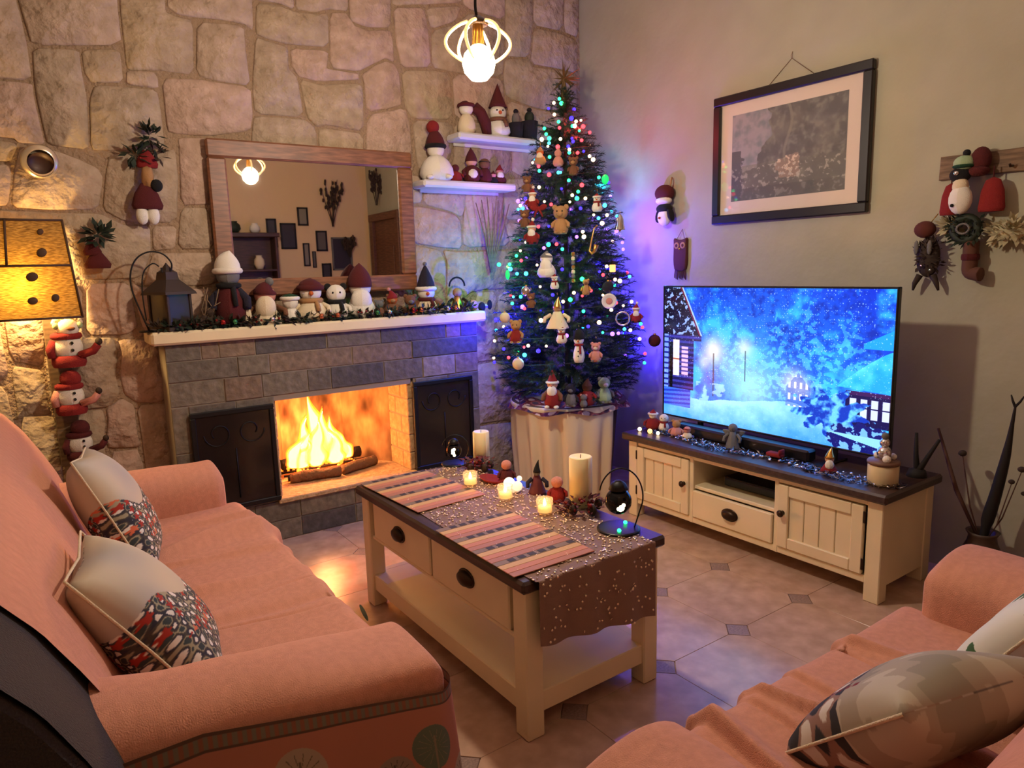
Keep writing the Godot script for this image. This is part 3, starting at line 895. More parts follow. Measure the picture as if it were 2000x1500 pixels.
func left_sofa():
	var t := thing("sofa", "long sofa under a salmon chenille throw, facing the coffee table", "sofa", Vector3(-2.83, 0, 0.42))
	make_sofa(t, [0.04, 0.36, 2.09, 2.37], 0.45, 1, 0.16, 0.52, 0.0, 0.12)
	obj("backrest_throw", backrest_sheet(0.01, 2.24, 0.02, 0.2), M("throw"), t)
	var bare := obj("backrest", backrest_sheet(0.0, 2.56, 0.0, 0.06), M("charcoal cloth"), t)
	bare.set_meta("label", "bare charcoal end of the backrest")
	var st := S(false)
	var prof := [Vector2(-1.11, 0.06), Vector2(-0.55, 0.06), Vector2(-0.64, 0.40), Vector2(-0.70, 0.52), Vector2(-0.745, 0.66), Vector2(-0.795, 0.77), Vector2(-0.85, 0.875), Vector2(-0.91, 0.955), Vector2(-0.975, 1.0), Vector2(-1.04, 0.995), Vector2(-1.09, 0.94), Vector2(-1.105, 0.80)]
	slab(st, prof, 2.50, 2.57, 0.01)
	obj("backrest_end", st, M("charcoal cloth"), t)
	# the patterned hem that hangs over the outside of the arm nearest the camera, and round its front
	st = S()
	var hem := func(u: float, v: float) -> Vector3:
		var s := u * 1.14
		var x := -0.80 + s
		var z := 2.392
		if s > 0.70:
			var a := minf((s - 0.70) / 0.18, 1.0) * PI / 2
			x = -0.10 + 0.085 * sin(a)
			z = 2.392 - 0.08 * (1.0 - cos(a))
			if s > 0.88:
				z = 2.312 - (s - 0.88)
		var y := lerpf(0.645 - 0.125 * clampf((s - 0.20) / 0.55, 0.0, 1.0), 0.13, v)
		var w := 0.012 * sin(u * 23.0) * v + 0.006 * sin(u * 51.0 + 2.0) * v
		return Vector3(x + 0.04 * v * u, y, z + w + 0.02 * v)
	sheet(st, 80, 24, hem, Rect2(0, 0, 1, 1), true)
	var hm := M("throw hem", Color.WHITE, 0.95)
	hm.albedo_texture = painted(640, 256, hem_colour)
	var o := obj("throw_hem", st, hm, t)
	o.set_meta("label", "rust hem with a ladder stripe and round stylised trees")
	# the far corner of the throw, laid over the seat edge with a teal circle
	st = S()
	lathe(st, [Vector2(0.03, 0.003), Vector2(0.0, 0.004)], 16, Transform3D(Basis(Vector3.BACK, -PI * 0.42), Vector3(0.020, 0.415, 1.70)))
	obj("print_circle", st, M("teal print", Color(0.36, 0.52, 0.47), 0.95), t)

func hem_colour(u: float, v: float) -> Color:
	var base := Color(0.68, 0.44, 0.36)
	var x := u * 1.14
	var y := v * 0.42
	if y < 0.035:
		var on := fmod(x, 0.018) < 0.009
		return Color(0.47, 0.43, 0.36) if on and y > 0.006 and y < 0.029 else (Color(0.36, 0.27, 0.22) if y < 0.006 or y > 0.029 else Color(0.55, 0.36, 0.28))
	var cols := [Color(0.38, 0.42, 0.36), Color(0.66, 0.58, 0.50), Color(0.26, 0.23, 0.19), Color(0.66, 0.58, 0.50), Color(0.30, 0.36, 0.34), Color(0.56, 0.48, 0.42)]
	for i in 12:
		var cx := 0.06 + i * 0.105
		var cy := 0.14 + 0.07 * ((i * 2) % 3) - (0.02 if i % 2 else 0.0)
		var r := 0.050 if i % 3 else 0.058
		var d := Vector2(x - cx, y - cy)
		if d.length() < r:
			var c: Color = cols[i % 6]
			var ang := atan2(d.x, -d.y)
			if absf(d.x) < 0.003 and d.y > -0.03 or d.length() < r * 0.8 and absf(fmod(absf(ang) * 2.4, 1.0) - 0.5) < 0.06:
				return c.lerp(Color(0.62, 0.50, 0.42), 0.6) if c.v < 0.5 else c.darkened(0.35)
			return c
		if absf(d.x) < 0.004 and d.y > 0.0 and d.y < 0.2:
			return base.darkened(0.4)
	return base

func right_sofa():
	var t := thing("sofa", "two-seat sofa under a salmon throw in the corner opposite the hearth, facing the fireplace", "sofa", Vector3(-2.93, 0, 3.165), PI / 2)
	make_sofa(t, [0.03, 0.36, 1.46, 1.80], 0.44, 4, 0.14, 0.14, 0.04, 0.04)
	obj("backrest_throw", backrest_sheet(0.0, 1.83, 0.14, 0.2), M("throw"), t)
	for s in [0.02, 1.81]:
		var st := S(false)
		slab(st, [Vector2(-1.10, 0.06), Vector2(-0.66, 0.06), Vector2(-0.70, 0.52), Vector2(-0.745, 0.66), Vector2(-0.795, 0.77), Vector2(-0.85, 0.875), Vector2(-0.91, 0.955), Vector2(-0.975, 0.99), Vector2(-1.04, 0.985), Vector2(-1.09, 0.93)], s - 0.015, s + 0.015, 0.006)
		obj("backrest_end", st, M("throw"), t)

func pillow_mesh(w: float, h: float, d: float, sd: int) -> SurfaceTool:
	var st := S()
	for side in [1.0, -1.0]:
		var f := func(u: float, v: float) -> Vector3:
			var a := u * 2.0 - 1.0
			var b := v * 2.0 - 1.0
			var e := pow(maxf(0.0, (1.0 - pow(absf(a), 2.4)) * (1.0 - pow(absf(b), 2.4))), 0.45)
			var pinch := 1.0 - 0.07 * (1.0 - absf(a * b)) * maxf(absf(a), absf(b))
			return Vector3(a * w / 2 * pinch, b * h / 2 * pinch, side * d / 2 * e + 0.006 * sin(a * 5.0 + sd) * e)
		sheet(st, 26, 26, f, Rect2(0, 0, 1, 1), side < 0.0)
	return st

func cushion_print(u: float, v: float, sd: float) -> Color:
	# a pale ground with a wide diagonal band of poinsettias and dark fir sprigs
	var n := sin(u * 9.0 + sd) * sin(v * 8.0 - sd * 2.0)
	var c := Color(0.76, 0.70, 0.60).lerp(Color(0.66, 0.63, 0.60), 0.5 + 0.5 * n)
	var band := (u - 0.72 + 0.10 * sin(v * 7.0 + sd)) / 0.30
	if absf(band) < 1.0:
		var h := sin(u * 83.0 + sd * 3.0 + 2.0 * sin(v * 31.0)) + sin(v * 71.0 + u * 41.0 + sin(u * 37.0)) + sin((u - v) * 59.0 + sd + 1.5 * sin(u * 23.0))
		if h > 1.15:
			c = Color(0.86, 0.84, 0.80)
		elif h > 0.35:
			c = Color(0.17, 0.17, 0.22)
		elif h > -0.35:
			c = Color(0.27, 0.24, 0.22)
		elif h > -1.1:
			c = Color(0.60, 0.57, 0.47)
		else:
			c = Color(0.20, 0.24, 0.25)
		var g := Vector2(floor(u * 15.0), floor(v * 15.0))
		var k := fmod(absf(sin(g.x * 127.1 + g.y * 311.7 + sd) * 43758.5), 1.0)
		var q := Vector2(fmod(u * 15.0, 1.0) - 0.5, fmod(v * 15.0, 1.0) - 0.5)
		if k > 0.45 and band < 0.0 and q.length() < 0.34 + 0.12 * sin(atan2(q.y, q.x) * 5.0 + k * 9.0):
			c = Color(0.62, 0.17, 0.11) if k > 0.62 else Color(0.80, 0.40, 0.27)
	return c

func cushions():
	var places := [[Vector3(-3.43, 0.605, 2.13), Vector3(0.53, 0.50, 0.22), 1.0, "large pale cushion with a poinsettia and fir print, standing nearer the dark backrest end"],
		[Vector3(-3.40, 0.655, 1.20), Vector3(0.50, 0.50, 0.20), 2.4, "pale cushion with a dark snowy fir print, behind the larger one on the long sofa"],
		[Vector3(-2.19, 0.575, 3.56), Vector3(0.40, 0.42, 0.20), 4.0, "grey and white winter print cushion with a red and dark corner on the two-seat sofa"],
		[Vector3(-1.70, 0.60, 3.62), Vector3(0.44, 0.44, 0.18), 5.1, "white cushion with green leaves, half out of view on the two-seat sofa"]]
	for i in 4:
		var q: Array = places[i]
		var t := thing("cushion", q[3], "cushion", q[0], 0.0, "printed Christmas cushions")
		var m := M("cushion print %d" % i, Color.WHITE, 0.9)
		var sd: float = q[2]
		m.albedo_texture = painted(192, 192, func(u, v): return cushion_print(1.0 - v, u, sd)) if i < 2 else painted(192, 192, func(u, v): return winter_print(u, v, sd))
		var c := obj("cover", pillow_mesh(q[1].x, q[1].y, q[1].z, i), m, t)
		var st := S()
		var w: float = q[1].x
		var rim := []
		for k in 48:
			var a := TAU * k / 48.0
			var p := Vector2(cos(a), sin(a))
			var s := 1.0 / maxf(absf(p.x), absf(p.y))
			p *= s
			var pin := 1.0 - 0.07 * (1.0 - absf(p.x * p.y))
			rim.append(Vector3(p.x * w / 2 * pin, p.y * w / 2 * pin, 0))
		tube(st, rim, 0.004, 5, true)
		obj("piping", st, M("cream fluff"), t)
		if i == 0:
			t.basis = Basis(Vector3.UP, PI / 2 - 0.05) * Basis(Vector3.RIGHT, -0.62) * Basis(Vector3.BACK, -0.12)
		elif i == 1:
			t.basis = Basis(Vector3.UP, PI / 2 - 0.10) * Basis(Vector3.RIGHT, -0.42) * Basis(Vector3.BACK, -0.12)
		elif i == 2:
			t.basis = Basis(Vector3.UP, PI - 0.28) * Basis(Vector3.RIGHT, -0.80)
		else:
			t.basis = Basis(Vector3.UP, PI - 0.10) * Basis(Vector3.RIGHT, -0.60)

func winter_print(u: float, v: float, sd: float) -> Color:
	var n := sin(u * 11.0 + sd) * 0.4 + sin(v * 13.0 - u * 5.0 + sd * 2.0) * 0.4 + sin((u + v) * 31.0) * 0.2
	var c := Color(0.62, 0.58, 0.50)
	if sd > 5.0:
		return Color(0.84, 0.83, 0.78) if n > -0.35 else Color(0.24, 0.36, 0.20)
	if u > 0.55 and v < 0.5:
		var h := sin(u * 40.0 + v * 13.0) + sin(v * 33.0 + sd)
		c = Color(0.17, 0.17, 0.18) if h > 0.2 else (Color(0.55, 0.42, 0.36) if h > -0.8 else Color(0.80, 0.77, 0.72))
	elif n > 0.28:
		c = Color(0.70, 0.66, 0.58)
	elif n < -0.3:
		c = Color(0.55, 0.52, 0.45)
	if (u - 0.1) * (u - 0.1) * 3.0 + (v - 0.03) * (v - 0.03) * 16.0 < 0.06:
		c = Color(0.55, 0.10, 0.09)
	elif (u - 0.42) * (u - 0.42) * 6.0 + (v - 0.03) * (v - 0.03) * 30.0 < 0.12:
		c = Color(0.12, 0.12, 0.17)
	if u > 0.80 and u < 0.84 and v > 0.1 and v < 0.6 and sin(v * 90.0) > -0.4:
		c = Color(0.45, 0.12, 0.12)
	if absf((u - 0.25) * 0.5 + (v - 0.55)) < 0.035 and v > 0.35 and v < 0.75:
		c = Color(0.80, 0.79, 0.74)
	return c

# ------------------------------------------------------------------ cabinet and television
func cup_handle(parent: Node, at: Vector3, turn: Basis):
	var st := S()
	var xf := Transform3D(turn, at)
	# a half cup: back plate rim and a hooded bowl
	lathe(st, [Vector2(0.046, 0.0), Vector2(0.045, 0.012), Vector2(0.038, 0.021), Vector2(0.022, 0.027), Vector2(0.0, 0.029)], 20, xf * Transform3D(Basis(Vector3.RIGHT, PI / 2) * Basis.from_scale(Vector3(1.0, 1.0, 0.62)), Vector3.ZERO))
	lathe(st, [Vector2(0.052, 0.0), Vector2(0.052, 0.004), Vector2(0.044, 0.005)], 20, xf * Transform3D(Basis(Vector3.RIGHT, PI / 2) * Basis.from_scale(Vector3(1.0, 1.0, 0.66)), Vector3.ZERO))
	obj("cup_handle", st, M("bronze"), parent)

func cabinet():
	# local x along the front (world z), local z towards the room
	var t := thing("tv_cabinet", "long cream television cabinet with a dark wooden top, two plank doors and a drawer", "cabinet", Vector3(-0.4216, 0, 1.947), -PI / 2)
	var W := 1.552
	var D := 0.466
	var H := 0.475
	var f := D / 2
	var cream := M("cream paint")
	var parts := [["leg_post", Vector3(-W / 2 + 0.035, H / 2, f - 0.035), Vector3(0.07, H, 0.07)], ["leg_post", Vector3(W / 2 - 0.035, H / 2, f - 0.035), Vector3(0.07, H, 0.07)], ["leg_post", Vector3(-W / 2 + 0.035, H / 2, -f + 0.035), Vector3(0.07, H, 0.07)], ["leg_post", Vector3(W / 2 - 0.035, H / 2, -f + 0.035), Vector3(0.07, H, 0.07)],
		["side_panel", Vector3(-W / 2 + 0.02, 0.27, 0), Vector3(0.03, 0.40, D - 0.13)], ["side_panel", Vector3(W / 2 - 0.02, 0.27, 0), Vector3(0.03, 0.40, D - 0.13)], ["back_panel", Vector3(0, 0.27, -f + 0.02), Vector3(W - 0.13, 0.40, 0.02)], ["bottom_board", Vector3(0, 0.085, 0), Vector3(W - 0.06, 0.025, D - 0.06)],
		["divider", Vector3(-0.29, 0.27, 0.015), Vector3(0.030, 0.38, D - 0.04)], ["divider", Vector3(0.25, 0.27, 0.015), Vector3(0.026, 0.38, D - 0.04)], ["niche_shelf", Vector3(-0.02, 0.288, 0.0), Vector3(0.52, 0.020, D - 0.04)], ["plinth_rail", Vector3(0, 0.098, f - 0.022), Vector3(W - 0.14, 0.035, 0.03)], ["top_rail", Vector3(0, 0.459, f - 0.022), Vector3(W - 0.14, 0.030, 0.03)]]
	for p in parts:
		var st := S(false)
		bx(st, p[1], p[2], 0.004)
		obj(p[0], st, cream, t)
	var st := S(false)
	bx(st, Vector3(0, 0.498, 0.012), Vector3(W + 0.06, 0.045, D + 0.05), 0.010)
	obj("top", st, M("dark wood"), t)
	# plank doors
	for q in [[-0.503, 0.40, 1.0], [0.478, 0.43, -1.0]]:
		var cx: float = q[0]
		var w: float = q[1]
		var h := 0.322
		var cy := 0.280
		var d := Node3D.new()
		d.name = "door"
		t.add_child(d, true)
		for r in [["stile", Vector3(cx - w / 2 + 0.028, cy, f - 0.006), Vector3(0.056, h, 0.022)], ["stile", Vector3(cx + w / 2 - 0.028, cy, f - 0.006), Vector3(0.056, h, 0.022)], ["rail", Vector3(cx, cy + h / 2 - 0.028, f - 0.006), Vector3(w - 0.114, 0.056, 0.021)], ["rail", Vector3(cx, cy - h / 2 + 0.028, f - 0.006), Vector3(w - 0.114, 0.056, 0.021)]]:
			st = S(false)
			bx(st, r[1], r[2], 0.004)
			obj(r[0], st, cream, d)
		var n := 4
		var pw := (w - 0.112) / n
		for i in n:
			st = S(false)
			bx(st, Vector3(cx - w / 2 + 0.056 + pw * (i + 0.5), cy, f - 0.014), Vector3(pw - 0.003, h - 0.10, 0.012), 0.003)
			obj("plank", st, cream, d)
		st = S()
		lathe(st, [Vector2(0.012, 0), Vector2(0.008, 0.012), Vector2(0.017, 0.020), Vector2(0.018, 0.026), Vector2(0.010, 0.034), Vector2(0, 0.035)], 14, Transform3D(Basis(Vector3.RIGHT, PI / 2), Vector3(cx + q[2] * (w / 2 - 0.030), cy + 0.02, f + 0.004)))
		obj("knob", st, M("bronze"), d)
		for y in [-0.11, 0.11]:
			st = S(false)
			bx(st, Vector3(cx - q[2] * (w / 2 + 0.004), cy + y, f + 0.002), Vector3(0.012, 0.055, 0.008), 0.002)
			obj("hinge", st, M("bronze"), d)
	var dr := Node3D.new()
	dr.name = "drawer"
	t.add_child(dr, true)
	st = S(false)
	bx(st, Vector3(-0.02, 0.197, f - 0.008), Vector3(0.505, 0.155, 0.024), 0.005)
	obj("drawer_front", st, cream, dr)
	cup_handle(dr, Vector3(-0.02, 0.200, f + 0.004), Basis())
	# box in the niche
	var b := thing("set_top_box", "flat black set-top box lying in the open niche of the cabinet", "media box", Vector3(-0.40, 0.299, 1.96), -PI / 2)
	st = S(false)
	bx(st, Vector3(0, 0.030, 0), Vector3(0.36, 0.052, 0.24), 0.004)
	obj("case", st, M("black plastic"), b)
	st = S(false)
	bx(st, Vector3(0, 0.030, 0.121), Vector3(0.34, 0.036, 0.004), 0.001)
	obj("front_panel", st, M("black glass"), b)

func screen_colour(u: float, v: float) -> Color:
	# a snowy village street at night, shown on the screen
	var n1: float = tv_noise.get_noise_2d(u * 60.0, v * 40.0)
	var n2: float = tv_noise.get_noise_2d(u * 190.0 + 50.0, v * 120.0)
	var n3: float = tv_noise.get_noise_2d(u * 420.0, v * 260.0 + 90.0)
	var d := Vector2((u - 0.50) * 1.5, (v - 0.62) * 1.1).length()
	var c := Color(0.16, 0.58, 1.0).lerp(Color(0.02, 0.20, 0.80), clampf(d * 1.15 - 0.05, 0.0, 1.0))
	c = c.lerp(Color(0.22, 0.74, 1.0), clampf(n1 * 1.7 + n2 * 1.1, 0.0, 0.9))
	c = c.lerp(Color(0.02, 0.15, 0.62), clampf(-n1 * 1.0 - n3 * 0.9 - 0.1, 0.0, 0.7))
	# tall firs
	for q in [[0.56, 0.15, 0.75, 0.14], [0.70, 0.02, 0.72, 0.17], [0.38, 0.25, 0.60, 0.10], [0.84, 0.1, 0.5, 0.12]]:
		if v > q[1] and v < q[2]:
			var w: float = q[3] * (v - q[1]) / (q[2] - q[1]) * (0.7 + 0.4 * sin(v * 90.0) * 0.6)
			if absf(u - q[0]) < w:
				c = c.lerp(Color(0.05, 0.30, 0.85) if n3 < 0.05 else Color(0.34, 0.78, 1.0), 0.45)
	# glowing street
	for q in [[0.27, 0.46, 0.085, 0.9], [0.42, 0.42, 0.06, 0.7], [0.46, 0.70, 0.20, 0.75], [0.64, 0.62, 0.08, 0.7], [0.22, 0.55, 0.05, 0.5], [0.68, 0.66, 0.05, 0.6], [0.36, 0.55, 0.10, 0.35]]:
		var k: float = exp(-pow(Vector2(u - q[0], (v - q[1]) * 0.56).length() / q[2], 2.0) * 2.2) * q[3]
		c = c.lerp(Color(1.0, 0.92, 0.88) if q[2] < 0.09 else Color(0.72, 0.92, 1.0), clampf(k, 0.0, 1.0))
	# lamp posts and fences
	if absf(u - 0.27) < 0.004 and v > 0.48 and v < 0.80 or absf(u - 0.425) < 0.003 and v > 0.44 and v < 0.66:
		c = c.darkened(0.45)
	# snowy road and drifts
	var edge := 0.80 + 0.035 * sin(u * 7.0) + 0.03 * n1 + (0.10 * maxf(0.0, u - 0.62))
	if v > edge:
		c = Color(0.62, 0.88, 1.0).lerp(Color(0.20, 0.55, 0.98), clampf((v - edge) * 3.0 + absf(u - 0.46) * 0.9 - 0.1 + n2 * 0.3, 0.0, 1.0))
	if v > 0.70 and v < edge and u > 0.18 and u < 0.34 and n2 > 0.0:
		c = c.lerp(Color(0.72, 0.90, 1.0), 0.6)
	# dark cottage wall and cottage windows in the middle
	if absf(u - 0.66) < 0.05 and v > 0.55 and v < 0.78:
		if v < 0.55 + absf(u - 0.66) * 2.0:
			pass
		else:
			c = c.lerp(Color(0.30, 0.36, 0.75), 0.5)
			if fmod(u * 42.0, 1.0) < 0.4 and fmod(v * 13.0, 1.0) < 0.55:
				c = Color(0.96, 0.93, 0.98)
	# right: snow-laden roofs over lit windows
	var roof := 0.37 + pow(1.0 - u, 1.25) * 1.9
	if u > 0.80 and v > roof and v < 0.615 + (u - 0.9) * 0.1:
		c = Color(0.08, 0.62, 1.0).lerp(Color(0.40, 0.88, 1.0), clampf(0.55 - (v - roof) * 2.5 + n2 * 0.6, 0.0, 1.0))
	if u > 0.90 and v > 0.24 + (1.0 - u) * 0.9 and v < 0.36:
		c = Color(0.10, 0.60, 1.0)
	if u > 0.845 and v >= 0.625 and v < 0.84:
		c = Color(0.07, 0.07, 0.30)
		if v < 0.65:
			c = Color(0.22, 0.10, 0.34)
		elif fmod((u - 0.845) * 26.0, 1.0) > 0.38 and v > 0.67 and v < 0.79 and absf(v - 0.725) > 0.004:
			c = Color(0.80, 0.84, 1.0)
	# fir branches in front of it
	var q := Vector2(u - 0.79, v - 0.78)
	if q.length() < 0.125 + 0.05 * n2 + 0.04 * sin(atan2(q.y, q.x) * 9.0) + 0.05 * (0.5 - absf(q.x) * 4.0) * float(q.y > 0.0):
		c = Color(0.05, 0.22, 0.72).lerp(Color(0.42, 0.78, 1.0), clampf(0.35 + n2 * 1.6 + n3 * 1.2 + 0.35 * sin(q.x * 60.0 + q.y * 90.0 + n1 * 14.0), 0.0, 1.0))
	if u > 0.80 + 0.10 * n1 + 0.06 * n2 and v > 0.84 + 0.04 * n2:
		c = Color(0.06, 0.09, 0.42) if n2 + n3 < 0.12 else Color(0.45, 0.70, 1.0)
		if v > 0.90 and v < 0.97 - (1.0 - u) * 0.3:
			c = Color(0.55, 0.82, 1.0)
	# left: log cabin, its dark eave sprinkled with snow
	var eave := 0.105 + v * 0.29
	if u < eave and v < 0.36:
		c = Color(0.035, 0.03, 0.13)
		if n3 + 0.4 * n2 > 0.22:
			c = Color(0.55, 0.66, 0.98)
		if u > eave - 0.016:
			c = Color(0.62, 0.76, 1.0) if u > eave - 0.008 else Color(0.42, 0.08, 0.18)
	elif u < 0.165 and v >= 0.33 and v < 0.78 or u < 0.205 and v >= 0.33 and v < 0.40:
		c = Color(0.10, 0.09, 0.34) if fmod(v * 26.0, 1.0) < 0.55 else Color(0.20, 0.20, 0.62)
		if u > 0.052 and u < 0.086 and v > 0.40 and v < 0.68:
			c = Color(1.0, 0.90, 0.86)
			if absf(v - 0.55) < 0.006:
				c = Color(0.7, 0.4, 0.36)
		elif u > 0.098 and u < 0.135 and v > 0.45 and v < 0.68:
			c = Color(0.90, 0.72, 0.90) if fmod(v * 30.0, 1.0) > 0.35 else Color(0.36, 0.28, 0.62)
		elif u > 0.03 and u < 0.048 and v > 0.42:
			c = Color(0.02, 0.02, 0.06)
		elif u < 0.024:
			c = Color(0.46, 0.60, 1.0) if fmod(v * 24.0, 1.0) > 0.35 else Color(0.10, 0.14, 0.55)
	elif u < 0.150 and v >= 0.78 and v < 0.92:
		c = Color(0.10, 0.22, 0.75) if fmod(v * 30.0 + u * 4.0, 1.0) < 0.5 else Color(0.22, 0.42, 0.98)
	# falling snow
	if flake(u, v, 70.0) > 0.03 or flake(u + 0.37, v + 0.11, 120.0) > 0.0:
		c = c.lerp(Color(0.80, 0.92, 1.0), 0.6 if v < 0.7 else 0.2)
	return c

func flake(u: float, v: float, k: float) -> float:
	var g := Vector2(floor(u * k), floor(v * k * 0.56))
	var h := fmod(absf(sin(g.x * 127.1 + g.y * 311.7) * 43758.5), 1.0)
	var h2 := fmod(absf(sin(g.x * 269.5 + g.y * 183.3) * 43758.5), 1.0)
	if h > 0.30:
		return -1.0
	return 0.07 + 0.14 * h2 - Vector2(u * k - g.x - 0.5 + (h2 - 0.5) * 0.5, v * k * 0.56 - g.y - 0.5).length()

var tv_noise := FastNoiseLite.new()

func television():
	tv_noise.seed = 5
	tv_noise.frequency = 0.06
	tv_noise.fractal_octaves = 4
	var W := 1.404
	var H := 0.800
	var t := thing("television", "large flat television showing a blue snowy village on its lit screen", "television", Vector3(-0.3755, 0.520, 1.901), -PI / 2)
	var st := S(false)
	var b := 0.010
	for q in [[Vector3(0, 0.075 + b / 2, 0), Vector3(W, b, 0.030)], [Vector3(0, 0.075 + H - b / 2, 0), Vector3(W, b, 0.030)], [Vector3(-W / 2 + b / 2, 0.075 + H / 2, 0), Vector3(b, H, 0.030)], [Vector3(W / 2 - b / 2, 0.075 + H / 2, 0), Vector3(b, H, 0.030)]]:
		bx(st, q[0], q[1], 0.003)
	obj("bezel", st, M("black plastic"), t)
	st = S(false)
	bx(st, Vector3(0, 0.075 + H / 2, -0.012), Vector3(W - 0.012, H - 0.012, 0.030), 0.004)
	bx(st, Vector3(0, 0.30, -0.045), Vector3(0.9, 0.36, 0.045), 0.012)
	obj("back_shell", st, M("black plastic"), t)
	st = S(false)
	var x := W / 2 - b
	var y0 := 0.075 + b
	var y1 := 0.075 + H - b
	quad_uv(st, Vector3(-x, y0, 0.010), Vector3(x, y0, 0.010), Vector3(x, y1, 0.010), Vector3(-x, y1, 0.010))
	var m := M("screen", Color(0.01, 0.01, 0.01), 0.25)
	m.emission_enabled = true
	m.emission = Color.WHITE
	m.emission_operator = BaseMaterial3D.EMISSION_OP_MULTIPLY
	m.emission_texture = painted(720, 405, screen_colour)
	m.emission_energy_multiplier = 1.45
	obj("screen", st, m, t)
	for s in [-0.42, 0.42]:
		st = S(false)
		bx(st, Vector3(s, 0.006, 0.02), Vector3(0.05, 0.012, 0.24), 0.004)
		bx(st, Vector3(s, 0.042, -0.01), Vector3(0.035, 0.07, 0.022), 0.004)
		obj("stand_foot", st, M("black plastic"), t)
	var sb := thing("soundbar", "black soundbar with a tiny blue light under the television", "soundbar", Vector3(-0.455, 0.521, 1.83), -PI / 2)
	st = S(false)
	bx(st, Vector3(0, 0.034, 0), Vector3(0.86, 0.062, 0.075), 0.010)
	obj("body", st, M("black plastic"), sb)
	st = S()
	ell(st, Vector3(-0.075, 0.040, 0.038), Vector3(0.005, 0.005, 0.003), 8, 6)
	obj("indicator_light", st, glow("blue led", Color(0.25, 0.65, 1.0), 4.0), sb)

# ------------------------------------------------------------------ coffee table and what stands on it
const TT := 0.5632

func coffee_table():
	var t := thing("coffee_table", "cream coffee table with dark wooden top, two cup-handled drawers and a low shelf", "coffee table", Vector3(-2.1342, 0, 1.8825))
	var W := 0.640
	var L := 1.301
	var cream := M("cream paint")
	var st := S(false)
	bx(st, Vector3(0, TT - 0.021, 0), Vector3(W, 0.042, L), 0.009)
	obj("top", st, M("dark wood"), t)
	for sx in [-1.0, 1.0]:
		for sz in [-1.0, 1.0]:
			st = S(false)
			bx(st, Vector3(sx * (W / 2 - 0.055), 0.26, sz * (L / 2 - 0.055)), Vector3(0.07, 0.52, 0.07), 0.005)
			obj("leg", st, cream, t)
	for sx in [-1.0, 1.0]:
		st = S(false)
		bx(st, Vector3(sx * (W / 2 - 0.052), 0.115, 0), Vector3(0.04, 0.075, L - 0.18), 0.004)
		obj("shelf_rail", st, cream, t)
		for sz in [-0.268, 0.268]:
			var d := Node3D.new()
			d.name = "drawer"
			t.add_child(d, true)
			st = S(false)
			bx(st, Vector3(sx * (W / 2 - 0.042), 0.428, sz), Vector3(0.026, 0.165, 0.520), 0.005)
			obj("drawer_front", st, cream, d)
			if sx < 0.0:
				cup_handle(d, Vector3(-W / 2 + 0.028, 0.438, sz), Basis(Vector3.UP, -PI / 2))
		st = S(false)
		bx(st, Vector3(sx * (W / 2 - 0.052), 0.335, 0), Vector3(0.035, 0.018, L - 0.18), 0.004)
		obj("apron_rail", st, cream, t)
	for sz in [-1.0, 1.0]:
		st = S(false)
		bx(st, Vector3(0, 0.425, sz * (L / 2 - 0.048)), Vector3(W - 0.17, 0.19, 0.03), 0.004)
		obj("end_panel", st, cream, t)
		st = S(false)
		bx(st, Vector3(0, 0.115, sz * (L / 2 - 0.052)), Vector3(W - 0.17, 0.075, 0.04), 0.004)
		obj("shelf_rail", st, cream, t)
	st = S(false)
	bx(st, Vector3(0, 0.340, 0), Vector3(W - 0.14, 0.012, L - 0.14))
	obj("drawer_box", st, cream, t)
	st = S(false)
	bx(st, Vector3(0, 0.143, 0), Vector3(W - 0.10, 0.018, L - 0.10), 0.003)
	obj("shelf", st, cream, t)

